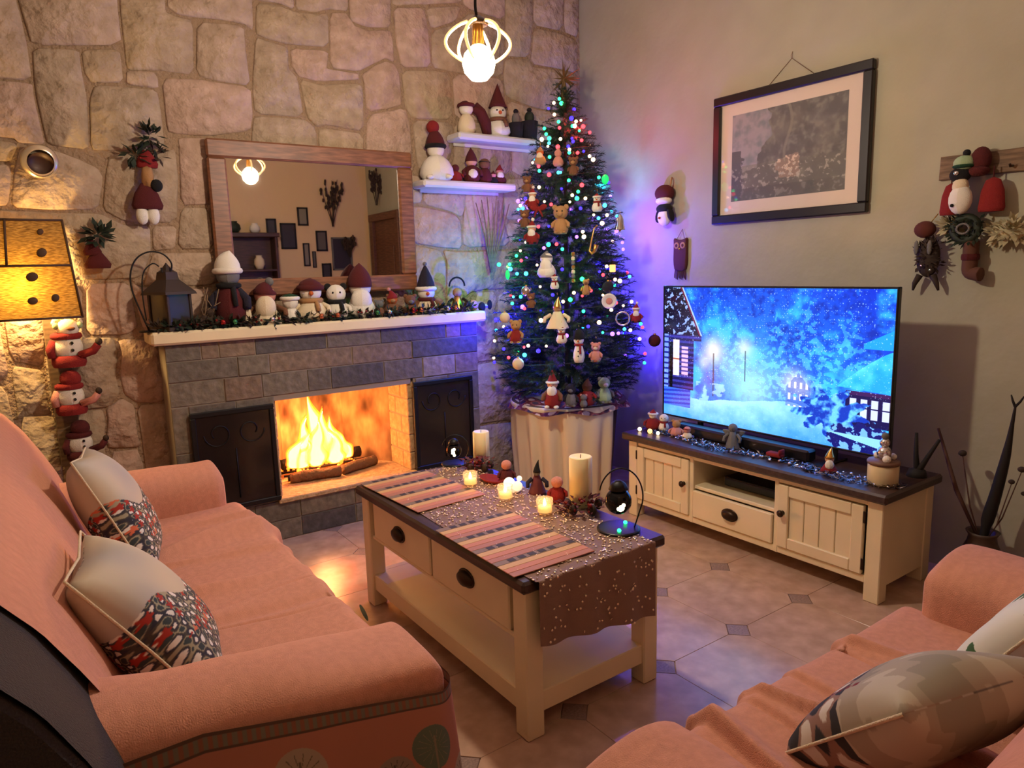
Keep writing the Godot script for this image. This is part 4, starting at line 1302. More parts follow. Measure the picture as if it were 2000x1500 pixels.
func table_things():
	var at := Vector3(-2.1342, TT, 1.8825)
	# runner of fine gold mesh set with sequins, hanging over the near end
	var r := thing("sequin_runner", "gold mesh runner covered in glittering sequins, hanging over the end of the coffee table", "table runner", at)
	var st := S()
	var path := func(u: float, v: float) -> Vector3:
		var s := v * 1.62
		var x := lerpf(-0.275, 0.240, u)
		if s < 1.314:
			return Vector3(x + 0.010 * sin(s * 4.0), 0.0030 + 0.0015 * sin(u * 30.0 + s * 17.0), -0.645 + s)
		var q := s - 1.314
		var a := minf(q / 0.03, 1.0) * PI / 2
		var yy := -maxf(0.0, q - 0.02) * (0.74 + 0.22 * u)
		return Vector3(x, 0.003 + yy - 0.004 * (1.0 - cos(a)), 0.669 + 0.005 * sin(a) + 0.010 * sin(u * 19.0) * clampf(q * 6.0, 0.0, 1.0))
	sheet(st, 40, 120, path, Rect2(0, 0, 1, 1), true)
	var mesh_m := M("gold mesh", Color(0.56, 0.43, 0.36), 0.6, 0.15)
	relief(mesh_m, noise_tex("weave", 0.25, 2, Color.BLACK, Color.WHITE), 0.3, 8.0)
	obj("mesh_cloth", st, mesh_m, r)
	var ms := S()
	lathe(ms, [Vector2(0.0042, -0.0006), Vector2(0.0042, 0.0006), Vector2(0.0, 0.0012)], 8)
	ms.generate_normals()
	var mm := MultiMesh.new()
	mm.transform_format = MultiMesh.TRANSFORM_3D
	mm.mesh = ms.commit()
	mm.instance_count = 1800
	rng.seed = 99
	for i in 1800:
		var v := rng.randf()
		var u := rng.randf()
		if i < 90:
			v = rng.randf_range(0.82, 1.0)
		else:
			v = rng.randf() * 0.815
		var p: Vector3 = path.call(u, v)
		var tilt := Basis(Vector3(rng.randf_range(-1, 1), 0, rng.randf_range(-1, 1)).normalized(), rng.randf_range(0.0, 0.85))
		var b := tilt
		var off := Vector3(0, 0.003, 0)
		if v * 1.62 > 1.33:
			b = Basis(Vector3.RIGHT, PI / 2) * tilt
			off = Vector3(0, 0, 0.003)
		mm.set_instance_transform(i, Transform3D(b, p + off))
	var mi := MultiMeshInstance3D.new()
	mi.name = "sequins"
	mi.multimesh = mm
	mi.material_override = M("sequin")
	mi.set_meta("kind", "stuff")
	r.add_child(mi, true)
	# woven place mats of flat slats
	var tones := [Color(0.50, 0.40, 0.31), Color(0.78, 0.60, 0.38), Color(0.74, 0.46, 0.33), Color(0.66, 0.42, 0.32)]
	for q in [[Vector3(-2.255, TT + 0.0065, 1.500), 0.050, "striped slatted place mat towards the hearth end of the coffee table"], [Vector3(-2.287, TT + 0.0065, 2.236), -0.010, "striped slatted place mat with dark checks at the near end of the coffee table"]]:
		var m := thing("place_mat", q[2], "place mat", q[0], q[1], "slatted place mats on the coffee table")
		for i in 16:
			st = S(false)
			bx(st, Vector3(0, 0.0016, -0.240 + i * 0.032), Vector3(0.335, 0.0034, 0.0305), 0.001)
			var k := i % 4
			obj("slat", st, M("mat%d" % k, tones[k], 0.65), m)
			if k == 0:
				for c in 7:
					if (c + i) % 7 != 3:
						st = S(false)
						bx(st, Vector3(-0.10 + c * 0.042, 0.0036, -0.240 + i * 0.032), Vector3(0.026, 0.001, 0.022))
						obj("check", st, M("mat check", Color(0.20, 0.15, 0.13), 0.7), m)
	# pillar candles
	for q in [[Vector3(-1.805, TT, 1.300), 0.165, 0.041, "tall cream pillar candle at the hearth end of the coffee table"], [Vector3(-1.835, TT, 2.090), 0.205, 0.047, "thick cream pillar candle standing in the plum flower ring"]]:
		var c := thing("pillar_candle", q[3], "candle", q[0], 0.0, "cream pillar candles")
		st = S()
		var R: float = q[2]
		var h: float = q[1]
		lathe(st, [Vector2(0, 0), Vector2(R, 0), Vector2(R, h - 0.004), Vector2(R - 0.004, h), Vector2(R * 0.7, h - 0.003), Vector2(R * 0.2, h - 0.007), Vector2(0, h - 0.007)], 24)
		obj("wax", st, M("wax"), c)
		st = S()
		tube(st, [Vector3(0, h - 0.01, 0), Vector3(0.001, h + 0.007, 0.001)], 0.0014, 5)
		obj("wick", st, M("black felt"), c)
	# tea lights in small glasses
	var tl := [[Vector3(-2.050, TT, 1.584), "lit tea light glass beside the far place mat", 0], [Vector3(-2.038, TT, 1.842), "lit tea light glass standing between the two place mats", 1], [Vector3(-2.018, TT, 2.085), "lit tea light glass beside the near place mat", 2]]
	for q in tl:
		var g := thing("tea_light", q[1], "tea light", q[0] + Vector3(0, 0.004, 0), 0.0, "lit tea lights in glasses")
		st = S()
		lathe(st, [Vector2(0, 0), Vector2(0.026, 0), Vector2(0.032, 0.006), Vector2(0.033, 0.062), Vector2(0.031, 0.062), Vector2(0.030, 0.010), Vector2(0, 0.008)], 20)
		obj("glass_cup", st, M("clear glass"), g)
		st = S()
		lathe(st, [Vector2(0, 0.009), Vector2(0.0285, 0.009), Vector2(0.0285, 0.030), Vector2(0, 0.029)], 18)
		var wm := M("lit wax", Color(1.0, 0.85, 0.55), 0.5)
		wm.emission_enabled = true
		wm.emission = Color(1.0, 0.74, 0.40)
		wm.emission_energy_multiplier = 1.1
		obj("wax", st, wm, g)
		st = S()
		lathe(st, [Vector2(0, 0.030), Vector2(0.006, 0.034), Vector2(0.0075, 0.041), Vector2(0.004, 0.054), Vector2(0, 0.064)], 10)
		obj("flame", st, glow("candle flame", Color(1.0, 0.82, 0.50), 14.0), g)
		lamp_light("tea_light_flame", q[0] + Vector3(0, 0.048, 0), Color(1.0, 0.66, 0.32), 0.012, 0.006)
	# globe lanterns hanging in hoops over dark plates
	for q in [[Vector3(-1.915, TT, 2.392), 0.078, 0.235, 0.049, "dark plate with tall iron hoop and dark hanging globe of lights, beside the thick candle", 0.25], [Vector3(-1.925, TT, 1.235), 0.065, 0.15, 0.038, "small dark plate with a low hoop and glowing globe, beside the tall candle", 0.2]]:
		var g := thing("globe_lantern", q[4], "lantern", q[0] + Vector3(0, 0.005, 0), 0.0, "globe lanterns on the coffee table")
		var R: float = q[1]
		var H: float = q[2]
		var gr: float = q[3]
		st = S()
		lathe(st, [Vector2(0, 0), Vector2(R, 0), Vector2(R * 1.02, 0.005), Vector2(R * 0.9, 0.007), Vector2(0, 0.006)], 28)
		obj("base_plate", st, M("navy plate", Color(0.06, 0.06, 0.09), 0.35), g)
		st = S()
		var pts := []
		var ax := Vector3(0.80, 0, 0.60)
		for i in 25:
			var a := lerpf(-0.35, PI * 0.92, i / 24.0)
			pts.append(Vector3(0, H * 0.52, 0) + ax * (cos(a) * R * 1.02 + R * 0.12) + Vector3(0, sin(a) * H * 0.46, 0) if i > 0 else ax * R * 0.75 + Vector3(0, 0.006, 0))
		tube(st, pts, 0.0028, 6)
		obj("hoop", st, M("black iron"), g)
		var c := Vector3(0, H * 0.46, 0)
		st = S()
		ell(st, c, Vector3.ONE * gr, 20, 14)
		obj("globe", st, M("smoky globe", Color(0.11, 0.10, 0.11), 0.06, 0.55), g)
		st = S()
		lathe(st, [Vector2(0, c.y + gr * 0.92), Vector2(gr * 0.75, c.y + gr * 0.92), Vector2(gr * 0.55, c.y + gr * 1.35), Vector2(gr * 0.2, c.y + gr * 1.6), Vector2(0, c.y + gr * 1.6)], 14)
		obj("cap", st, M("black iron"), g)
		st = S()
		for i in 7:
			var d := Vector3(-0.55 + rng.randf_range(-0.22, 0.22), rng.randf_range(-0.45, 0.30), 0.80 + rng.randf_range(-0.2, 0.2)).normalized()
			ell(st, c + d * gr, Vector3.ONE * 0.0075, 7, 5)
		var lb := obj("fairy_lights", st, glow("warm fairy light", Color(1.0, 0.90, 0.70), 5.0), g)
		lb.set_meta("kind", "stuff")
		if R > 0.07:
			for e in [[Vector3(-0.03, 0.012, 0.035), "green"], [Vector3(0.045, 0.012, -0.01), "green"]]:
				st = S()
				ell(st, e[0], Vector3.ONE * 0.0075, 8, 6)
				obj("green_light", st, glow("bulb g", Color(0.20, 1.0, 0.55), 4.5), g)
	# little red figures and flower rings between the candles
	flower_ring("flower_ring", "plum flower ring with a dark pine cone round the thick candle", Vector3(-1.885, TT + 0.004, 2.16), 0.085, 21)
	flower_ring("flower_ring", "red and plum berry ring at the foot of the tall candle", Vector3(-1.885, TT + 0.004, 1.40), 0.075, 22)
	plush("santa_figure", "red santa with a pale round head beside the long red dish", "figurine", "small table figurines", Vector3(-1.890, TT + 0.004, 1.640), 0.115, {"body": "dark red felt", "bw": 0.30, "head": "pink felt", "hw": 0.21, "arms": "dark red felt", "pom": "white fluff"})
	plush("santa_figure", "red santa with a ruffled pink head and arms spread, between tea light and thick candle", "figurine", "small table figurines", Vector3(-1.890, TT + 0.004, 2.005), 0.125, {"body": "red felt", "bw": 0.28, "head": "pink felt", "hw": 0.20, "arms": "red felt", "brim": "pink felt"})
	plush("elf_figure", "slim purple-robed elf with a silver topped head beside the white glowing balls", "figurine", "small table figurines", Vector3(-1.885, TT + 0.004, 1.862), 0.150, {"body": "plum petal", "bw": 0.26, "head": "grey felt", "hw": 0.10, "hat": "black felt", "arms": "navy felt", "cone": true})
	st = S()
	lathe(st, [Vector2(0, 0), Vector2(0.04, 0), Vector2(0.06, 0.016), Vector2(0.055, 0.018), Vector2(0.03, 0.006), Vector2(0, 0.005)], 20, Transform3D(Basis.from_scale(Vector3(0.75, 1, 1.35)), Vector3(-1.945, TT + 0.005, 1.60)))
	tag(obj("dish", st, M("red felt")), "long shallow red dish lying behind the far tea light", "dish")
	var s := thing("glowing_ornament", "pair of white glowing balls on a small white stand behind the middle tea light", "light ornament", Vector3(-1.955, TT + 0.005, 1.775))
	for p in [[Vector3(0, 0.030, -0.022), 0.026, 1.5], [Vector3(0.01, 0.026, 0.026), 0.022, 0.9], [Vector3(0.025, 0.056, 0.02), 0.012, 1.2]]:
		st = S()
		ell(st, p[0], Vector3.ONE * p[1], 14, 10)
		obj("ball", st, glow("frosted light %d" % int(p[2] * 10), Color(1.0, 0.88, 0.76), p[2]), s)
	st = S()
	lathe(st, [Vector2(0, 0), Vector2(0.035, 0), Vector2(0.03, 0.006), Vector2(0, 0.006)], 14)
	obj("stand", st, M("white paint"), s)

func flower_ring(called: String, label: String, at: Vector3, R: float, sd: int):
	rng.seed = sd
	var t := thing(called, label, "flower ring", at)
	var st := S(false)
	for i in 70:
		var a := rng.randf() * TAU
		var r := R * rng.randf_range(0.35, 1.1)
		var c := Vector3(cos(a) * r, rng.randf_range(0.006, 0.045), sin(a) * r)
		var d := Vector3(cos(a), rng.randf_range(0.0, 0.9), sin(a)).normalized()
		var side := d.cross(Vector3.UP).normalized()
		var l := rng.randf_range(0.020, 0.036)
		var up := side.cross(d)
		tri(st, c, c + d * l * 0.5 + side * l * 0.35 + up * 0.004, c + d * l)
		tri(st, c, c + d * l, c + d * l * 0.5 - side * l * 0.35 + up * 0.004)
	var o := obj("petals", st, M("plum petal"), t)
	o.set_meta("kind", "stuff")
	st = S()
	for i in 16:
		var a := rng.randf() * TAU
		var r := R * rng.randf_range(0.2, 0.9)
		ell(st, Vector3(cos(a) * r, rng.randf_range(0.015, 0.05), sin(a) * r), Vector3.ONE * rng.randf_range(0.006, 0.010), 8, 6)
	o = obj("berries", st, M("red berry", Color(0.45, 0.07, 0.06), 0.2), t)
	o.set_meta("kind", "stuff")
	st = S()
	for i in 5:
		var a := i * TAU / 5 + 0.4
		ell(st, Vector3(cos(a) * R * 0.75, 0.022, sin(a) * R * 0.75), Vector3(0.017, 0.022, 0.017), 9, 7)
	o = obj("pine_cones", st, M("leaf brown"), t)
	o.set_meta("kind", "stuff")

# ------------------------------------------------------------------ soft figures: one builder, all sizes relative to height h
func plush(called: String, label: String, cat: String, group: String, at: Vector3, h: float, o: Dictionary, turn := -0.6) -> Node3D:
	var t := thing(called, label, cat, at, turn, group)
	var bf: float = o.get("bf", 0.52)
	var bw: float = o.get("bw", 0.30) * h
	var hw: float = o.get("hw", 0.19) * h
	var body_top := bf * h
	var st := S()
	if o.get("cone", false):
		lathe(st, [Vector2(0, 0), Vector2(bw, 0), Vector2(bw * 0.96, 0.05 * h), Vector2(bw * 0.6, body_top * 0.6), Vector2(bw * 0.32, body_top), Vector2(0, body_top * 1.03)], 14)
	else:
		lathe(st, [Vector2(0, 0), Vector2(bw * 0.75, 0), Vector2(bw, body_top * 0.25), Vector2(bw * 0.95, body_top * 0.5), Vector2(bw * 0.72, body_top * 0.8), Vector2(bw * 0.45, body_top * 0.97), Vector2(0, body_top)], 14)
	obj("body", st, M(o.body), t)
	var hc := Vector3(0, body_top + hw * 0.70, 0)
	if o.has("head"):
		st = S()
		ell(st, hc, Vector3(hw, hw * 0.95, hw * 0.95), 14, 10)
		obj("head", st, M(o.head), t)
	if o.has("hat"):
		var base: float = hc.y + hw * o.get("hb", 0.25)
		var len: float = h - base
		var lean: float = o.get("lean", 0.15)
		st = S()
		var pts := []
		var rr := []
		for i in 8:
			var k := i / 7.0
			pts.append(Vector3(lean * len * k * k, base + len * (k - absf(lean) * 0.35 * k * k), 0))
			rr.append(hw * 1.08 * (1.0 - pow(k, o.get("hp", 1.0))) + 0.004 * h)
		tube(st, pts, rr, 14)
		obj("hat", st, M(o.hat), t)
		if o.has("brim"):
			st = S()
			var ring := []
			for i in 18:
				var a := TAU * i / 18.0
				ring.append(Vector3(cos(a) * hw * 1.02, base + 0.02 * h, sin(a) * hw * 1.02))
			tube(st, ring, hw * 0.26, 8, true)
			obj("brim", st, M(o.brim), t)
		if o.has("pom"):
			st = S()
			ell(st, pts[7], Vector3.ONE * hw * o.get("pw", 0.42), 10, 8)
			obj("pompom", st, M(o.pom), t)
	if o.has("beard"):
		st = S()
		ell(st, Vector3(0, body_top * o.get("by", 0.80), bw * 0.45), Vector3(hw * 0.95, hw * 1.15, hw * 0.7), 12, 9)
		obj("beard", st, M(o.beard), t)
	if o.has("nose"):
		st = S()
		ell(st, hc + Vector3(0, -hw * 0.12, hw * 0.98), Vector3.ONE * hw * o.get("nw", 0.22), 8, 6)
		obj("nose", st, M(o.nose), t)
	if o.get("eyes", false):
		for s in [-1.0, 1.0]:
			st = S()
			ell(st, hc + Vector3(s * hw * 0.36, hw * 0.15, hw * 0.86), Vector3.ONE * hw * 0.11, 6, 5)
			obj("eye", st, M("black felt"), t)
	if o.has("scarf"):
		st = S()
		var ring := []
		for i in 16:
			var a := TAU * i / 16.0
			ring.append(Vector3(cos(a) * bw * 0.62, body_top * 0.95, sin(a) * bw * 0.62))
		tube(st, ring, hw * 0.24, 7, true)
		tube(st, [Vector3(bw * 0.3, body_top * 0.92, bw * 0.55), Vector3(bw * 0.36, body_top * 0.7, bw * 0.92), Vector3(bw * 0.40, body_top * 0.48, bw * 0.98)], hw * 0.22, 7)
		obj("scarf", st, M(o.scarf), t)
	if o.has("arms"):
		for s in [-1.0, 1.0]:
			st = S()
			tube(st, [Vector3(s * bw * 0.55, body_top * 0.82, 0), Vector3(s * bw * 1.05, body_top * 0.62, bw * 0.25), Vector3(s * bw * 1.05, body_top * 0.42, bw * 0.6)], [0.06 * h, 0.06 * h, 0.055 * h], 8)
			obj("arm", st, M(o.arms), t)
	if o.has("feet"):
		for s in [-1.0, 1.0]:
			st = S()
			ell(st, Vector3(s * bw * 0.55, 0.045 * h, bw * 0.75), Vector3(0.07 * h, 0.045 * h, 0.10 * h), 10, 7)
			obj("foot", st, M(o.feet), t)
	if o.has("ears"):
		for s in [-1.0, 1.0]:
			st = S()
			ell(st, hc + Vector3(s * hw * 0.78, hw * 0.72, 0), Vector3(hw * 0.38, hw * 0.38, hw * 0.22), 9, 7)
			obj("ear", st, M(o.ears), t)
	if o.has("snout"):
		st = S()
		ell(st, hc + Vector3(0, -hw * 0.22, hw * 0.80), Vector3(hw * 0.45, hw * 0.36, hw * 0.38), 9, 7)
		obj("snout", st, M(o.snout), t)
	if o.has("belly"):
		st = S()
		ell(st, Vector3(0, body_top * 0.42, bw * 0.45), Vector3(bw * 0.66, body_top * 0.38, bw * 0.62), 12, 9)
		obj("belly", st, M(o.belly), t)
	if o.has("buttons"):
		for k in 2:
			st = S()
			ell(st, Vector3(0, body_top * (0.62 - 0.26 * k), bw * (0.90 + 0.08 * k)), Vector3.ONE * 0.022 * h, 6, 5)
			obj("button", st, M(o.buttons), t)
	return t

# ------------------------------------------------------------------ the tree in the corner
const AXIS := Vector3(-0.62, 0, 0.56)
const BULBS := "g-0.70,2.56,0.61 g-0.70,2.53,0.63 w-0.72,2.54,0.58 b-0.74,2.51,0.55 b-0.64,2.49,0.68 w-0.75,2.46,0.62 b-0.68,2.43,0.70 w-0.66,2.41,0.72 w-0.62,2.42,0.72 g-0.75,2.41,0.66 g-0.69,2.38,0.72 w-0.68,2.38,0.73 r-0.76,2.37,0.68 g-0.66,2.35,0.75 g-0.80,2.38,0.58 g-0.81,2.34,0.61 w-0.83,2.31,0.59 w-0.77,2.30,0.70 b-0.72,2.30,0.75 b-0.72,2.28,0.76 r-0.66,2.29,0.77 g-0.81,2.31,0.64 c-0.82,2.28,0.65 w-0.83,2.26,0.65 b-0.75,2.25,0.75 w-0.75,2.23,0.76 r-0.80,2.25,0.71 g-0.76,2.21,0.77 b-0.67,2.22,0.80 r-0.71,2.21,0.79 w-0.64,2.19,0.82 w-0.62,2.17,0.83 g-0.85,2.19,0.69 w-0.89,2.17,0.57 r-0.89,2.14,0.63 g-0.90,2.11,0.65 r-0.88,2.08,0.72 c-0.84,2.09,0.76 c-0.83,2.09,0.77 g-0.80,2.04,0.81 g-0.61,2.06,0.87 r-0.74,2.01,0.86 w-0.92,2.01,0.67 b-0.85,1.99,0.80 g-0.77,1.97,0.86 w-0.80,1.95,0.84 g-0.78,1.93,0.86 w-0.73,1.93,0.88 w-0.82,1.91,0.84 b-0.96,1.95,0.58 w-0.97,1.91,0.54 c-0.97,1.89,0.56 p-0.97,1.89,0.62 w-0.92,1.92,0.72 r-0.90,1.90,0.76 r-0.65,1.91,0.90 c-0.60,1.89,0.91 b-0.77,1.87,0.88 w-0.70,1.83,0.92 w-0.60,1.83,0.93 c-0.67,1.81,0.93 w-0.65,1.78,0.94 g-0.85,1.78,0.86 b-0.93,1.77,0.77 r-0.97,1.77,0.72 w-0.78,1.73,0.91 w-0.78,1.70,0.92 p-0.82,1.70,0.90 w-1.01,1.68,0.64 r-0.92,1.66,0.83 g-0.90,1.63,0.86 g-0.95,1.66,0.79 p-0.97,1.64,0.77 w-1.03,1.63,0.61 g-1.04,1.60,0.58 g-1.05,1.55,0.52 c-1.06,1.52,0.54 r-1.04,1.57,0.63 w-1.01,1.54,0.75 b-0.92,1.51,0.88 c-1.06,1.49,0.61 c-1.05,1.49,0.69 w-0.67,1.52,1.00 b-0.72,1.49,0.99 r-0.70,1.47,1.00 w-0.62,1.44,1.02 w-0.58,1.43,1.02 r-0.96,1.48,0.85 c-1.10,1.35,0.62 g-1.08,1.35,0.67 g-1.11,1.31,0.62 p-1.09,1.29,0.70 r-1.09,1.28,0.72 w-1.02,1.41,0.79 b-0.98,1.36,0.86 w-0.89,1.37,0.95 g-0.91,1.33,0.94 w-0.95,1.32,0.92 r-0.85,1.35,0.98 r-0.80,1.38,1.00 g-0.86,1.26,1.00 w-1.05,1.21,0.83 r-0.69,1.38,1.03 w-0.73,1.35,1.03 r-0.71,1.31,1.04 b-0.53,1.36,1.03 b-0.56,1.36,1.03 w-0.50,1.30,1.04 w-0.58,1.28,1.05 w-0.69,1.26,1.06 r-0.64,1.30,1.05 w-0.78,1.19,1.05 b-0.85,1.17,1.03 g-0.77,1.13,1.07 g-0.44,1.16,1.06 w-0.48,1.07,1.09 b-0.42,1.06,1.07 p-0.67,1.12,1.10 b-0.64,1.12,1.10 c-0.61,1.14,1.09 w-0.56,1.13,1.09 p-0.97,1.12,0.97 w-1.12,1.06,0.79 w-1.06,1.06,0.89 b-1.17,1.03,0.60 r-1.17,0.98,0.65 b-1.09,1.03,0.85 w-1.12,1.20,0.71 r-1.13,1.05,0.76"

func tree_radius(y: float) -> float:
	var ys := [0.66, 0.72, 0.9, 1.1, 1.45, 1.78, 2.1, 2.3, 2.5, 2.64]
	var rs := [0.40, 0.46, 0.54, 0.52, 0.43, 0.36, 0.28, 0.195, 0.11, 0.03]
	for i in 9:
		if y <= ys[i + 1]:
			return lerpf(rs[i], rs[i + 1], clampf((y - ys[i]) / (ys[i + 1] - ys[i]), 0.0, 1.0))
	return 0.0

func tree():
	# round table in a cream cloth, open towards the cabinet where its brown drum shows
	var tb := thing("round_table", "brown drum table under the Christmas tree", "table", AXIS)
	var st := S()
	lathe(st, [Vector2(0, 0), Vector2(0.275, 0), Vector2(0.29, 0.10), Vector2(0.335, 0.62), Vector2(0, 0.62)], 36)
	obj("drum", st, M("drum wood", Color(0.33, 0.235, 0.175), 0.7), tb)
	st = S()
	lathe(st, [Vector2(0, 0.62), Vector2(0.385, 0.62), Vector2(0.39, 0.635), Vector2(0.385, 0.65), Vector2(0, 0.65)], 36)
	obj("table_top", st, M("drum wood"), tb)
	st = S()
	var cloth := func(u: float, v: float) -> Vector3:
		# azimuth measured from +z towards +x; the side turned to the fire and the room
		var a := lerpf(-2.55, 0.12, u)
		if v < 0.14:
			var r0 := 0.393 * v / 0.14
			return Vector3(sin(a) * r0, 0.653, cos(a) * r0)
		var k := (v - 0.14) / 0.86
		var pl := 0.016 * sin(a * 17.0 + 0.6 * sin(a * 5.0)) * minf(1.0, k * 2.5) + 0.008 * sin(a * 31.0) * k
		var r := 0.395 - 0.045 * k + pl
		return Vector3(sin(a) * r, lerpf(0.650, 0.012, k), cos(a) * r)
	sheet(st, 150, 40, cloth, Rect2(0, 0, 1, 1), true)
	var cm := M("cream cloth", Color(0.86, 0.78, 0.64), 0.9)
	relief(cm, noise_tex("weave", 0.25, 2, Color.BLACK, Color.WHITE), 0.15, 6.0)
	var o := obj("tablecloth", st, cm)
	o.position = AXIS
	tag(o, "cream pleated cloth hanging from the round table under the tree", "tablecloth")
	st = S()
	var skirt := func(u: float, v: float) -> Vector3:
		var a := u * TAU
		var r := 0.10 + 0.310 * v + 0.020 * sin(a * 11.0) * maxf(0.0, v - 0.6)
		var y := 0.674 + 0.012 * sin(a * 7.0) - 0.066 * pow(maxf(0.0, v - 0.72) / 0.28, 1.6)
		return Vector3(sin(a) * r, y, cos(a) * r)
	sheet(st, 120, 16, skirt, Rect2(0, 0, 1, 1), false)
	var sm := M("skirt print", Color.WHITE, 0.9)
	sm.albedo_texture = painted(512, 96, func(u: float, v: float) -> Color:
		if v < 0.62:
			return Color(0.62, 0.63, 0.52) if sin(u * 40.0) + sin(v * 30.0) > -0.5 else Color(0.76, 0.70, 0.64)
		var h := sin(u * 150.0) + sin(u * 61.0 + v * 40.0)
		if h > 0.9:
			return Color(0.76, 0.66, 0.62)
		return Color(0.36, 0.12, 0.16) if h > -0.2 else (Color(0.50, 0.26, 0.27) if h > -1.1 else Color(0.22, 0.15, 0.26)))
	var sk := obj("tree_skirt", st, sm)
	sk.position = AXIS
	tag(sk, "red, cream and plum printed tree skirt scalloped over the round table edge", "tree skirt")
	# the tree
	var t := thing("christmas_tree", "dark green artificial Christmas tree standing on the draped round table in the corner", "Christmas tree", AXIS + Vector3(0, 0.655, 0))
	st = S()
	tube(st, [Vector3(0, 0.0, 0), Vector3(0, 1.0, 0), Vector3(0, 1.98, 0)], [0.022, 0.016, 0.006], 8)
	obj("trunk", st, M("twig"), t)
	st = S()
	lathe(st, [Vector2(0, 0.0), Vector2(0.10, 0.0), Vector2(0.10, 0.02), Vector2(0.03, 0.05), Vector2(0, 0.05)], 14)
	obj("stand", st, M("leaf dark"), t)
	var sp := S(false)
	tube(sp, [Vector3(0, 0, 0), Vector3(0, 0.02, 0.5), Vector3(0, 0.0, 1.0)], [0.02, 0.016, 0.006], 4)
	rng.seed = 13
	for i in 84:
		var k := rng.randf()
		var a := rng.randf() * TAU
		var c := Vector3(0, 0.02 * sin(k * PI), k)
		var d := (Vector3(cos(a), sin(a), 0) * 0.85 + Vector3(0, 0, 0.62)).normalized()
		var l := 0.30 * (1.0 - 0.35 * k)
		var w := d.cross(Vector3(0, 0, 1)).normalized() * 0.016
		tri(sp, c - w, c + w, c + d * l)
	sp.generate_normals()
	var sprig := sp.commit()
	var places := []
	for i in 1500:
		var y := 0.70 + 1.98 * (1.0 - pow(rng.randf(), 0.62))
		var R := tree_radius(y)
		var a := rng.randf() * TAU
		var k := pow(rng.randf(), 0.45)
		var r := R * lerpf(0.25, 0.90, k)
		var dir := Vector3(sin(a), rng.randf_range(-0.30, 0.38), cos(a)).normalized()
		var s := rng.randf_range(0.10, 0.165) * (0.6 if R < 0.15 else 1.0)
		var p := Vector3(sin(a) * maxf(0.0, r - s * 0.6), y - 0.655, cos(a) * maxf(0.0, r - s * 0.6))
		var tip := AXIS + p + dir * s
		if tip.x > -0.03 or tip.z < 0.03:
			continue
		var z := dir
		var x := Vector3.UP.cross(z).normalized()
		places.append(Transform3D(Basis(x, z.cross(x), z).scaled_local(Vector3(s, s, s)), p))
	for i in 26:
		var a := i * 2.4
		var y := 2.45 + 0.16 * i / 26.0
		var z := Vector3(sin(a) * 0.7, 0.8, cos(a) * 0.7).normalized()
		var x := Vector3.UP.cross(z).normalized()
		places.append(Transform3D(Basis(x, z.cross(x), z).scaled_local(Vector3.ONE * 0.09), Vector3(0, y - 0.655, 0)))
	var mm := MultiMesh.new()
	mm.transform_format = MultiMesh.TRANSFORM_3D
	mm.mesh = sprig
	mm.instance_count = places.size()
	for i in places.size():
		mm.set_instance_transform(i, places[i])
	var mi := MultiMeshInstance3D.new()
	mi.name = "foliage"
	mi.multimesh = mm
	mi.material_override = M("fir needle", Color(0.115, 0.185, 0.125), 0.6)
	mi.set_meta("kind", "stuff")
	t.add_child(mi, true)
	tree_lights()
	topper()
	ornaments()

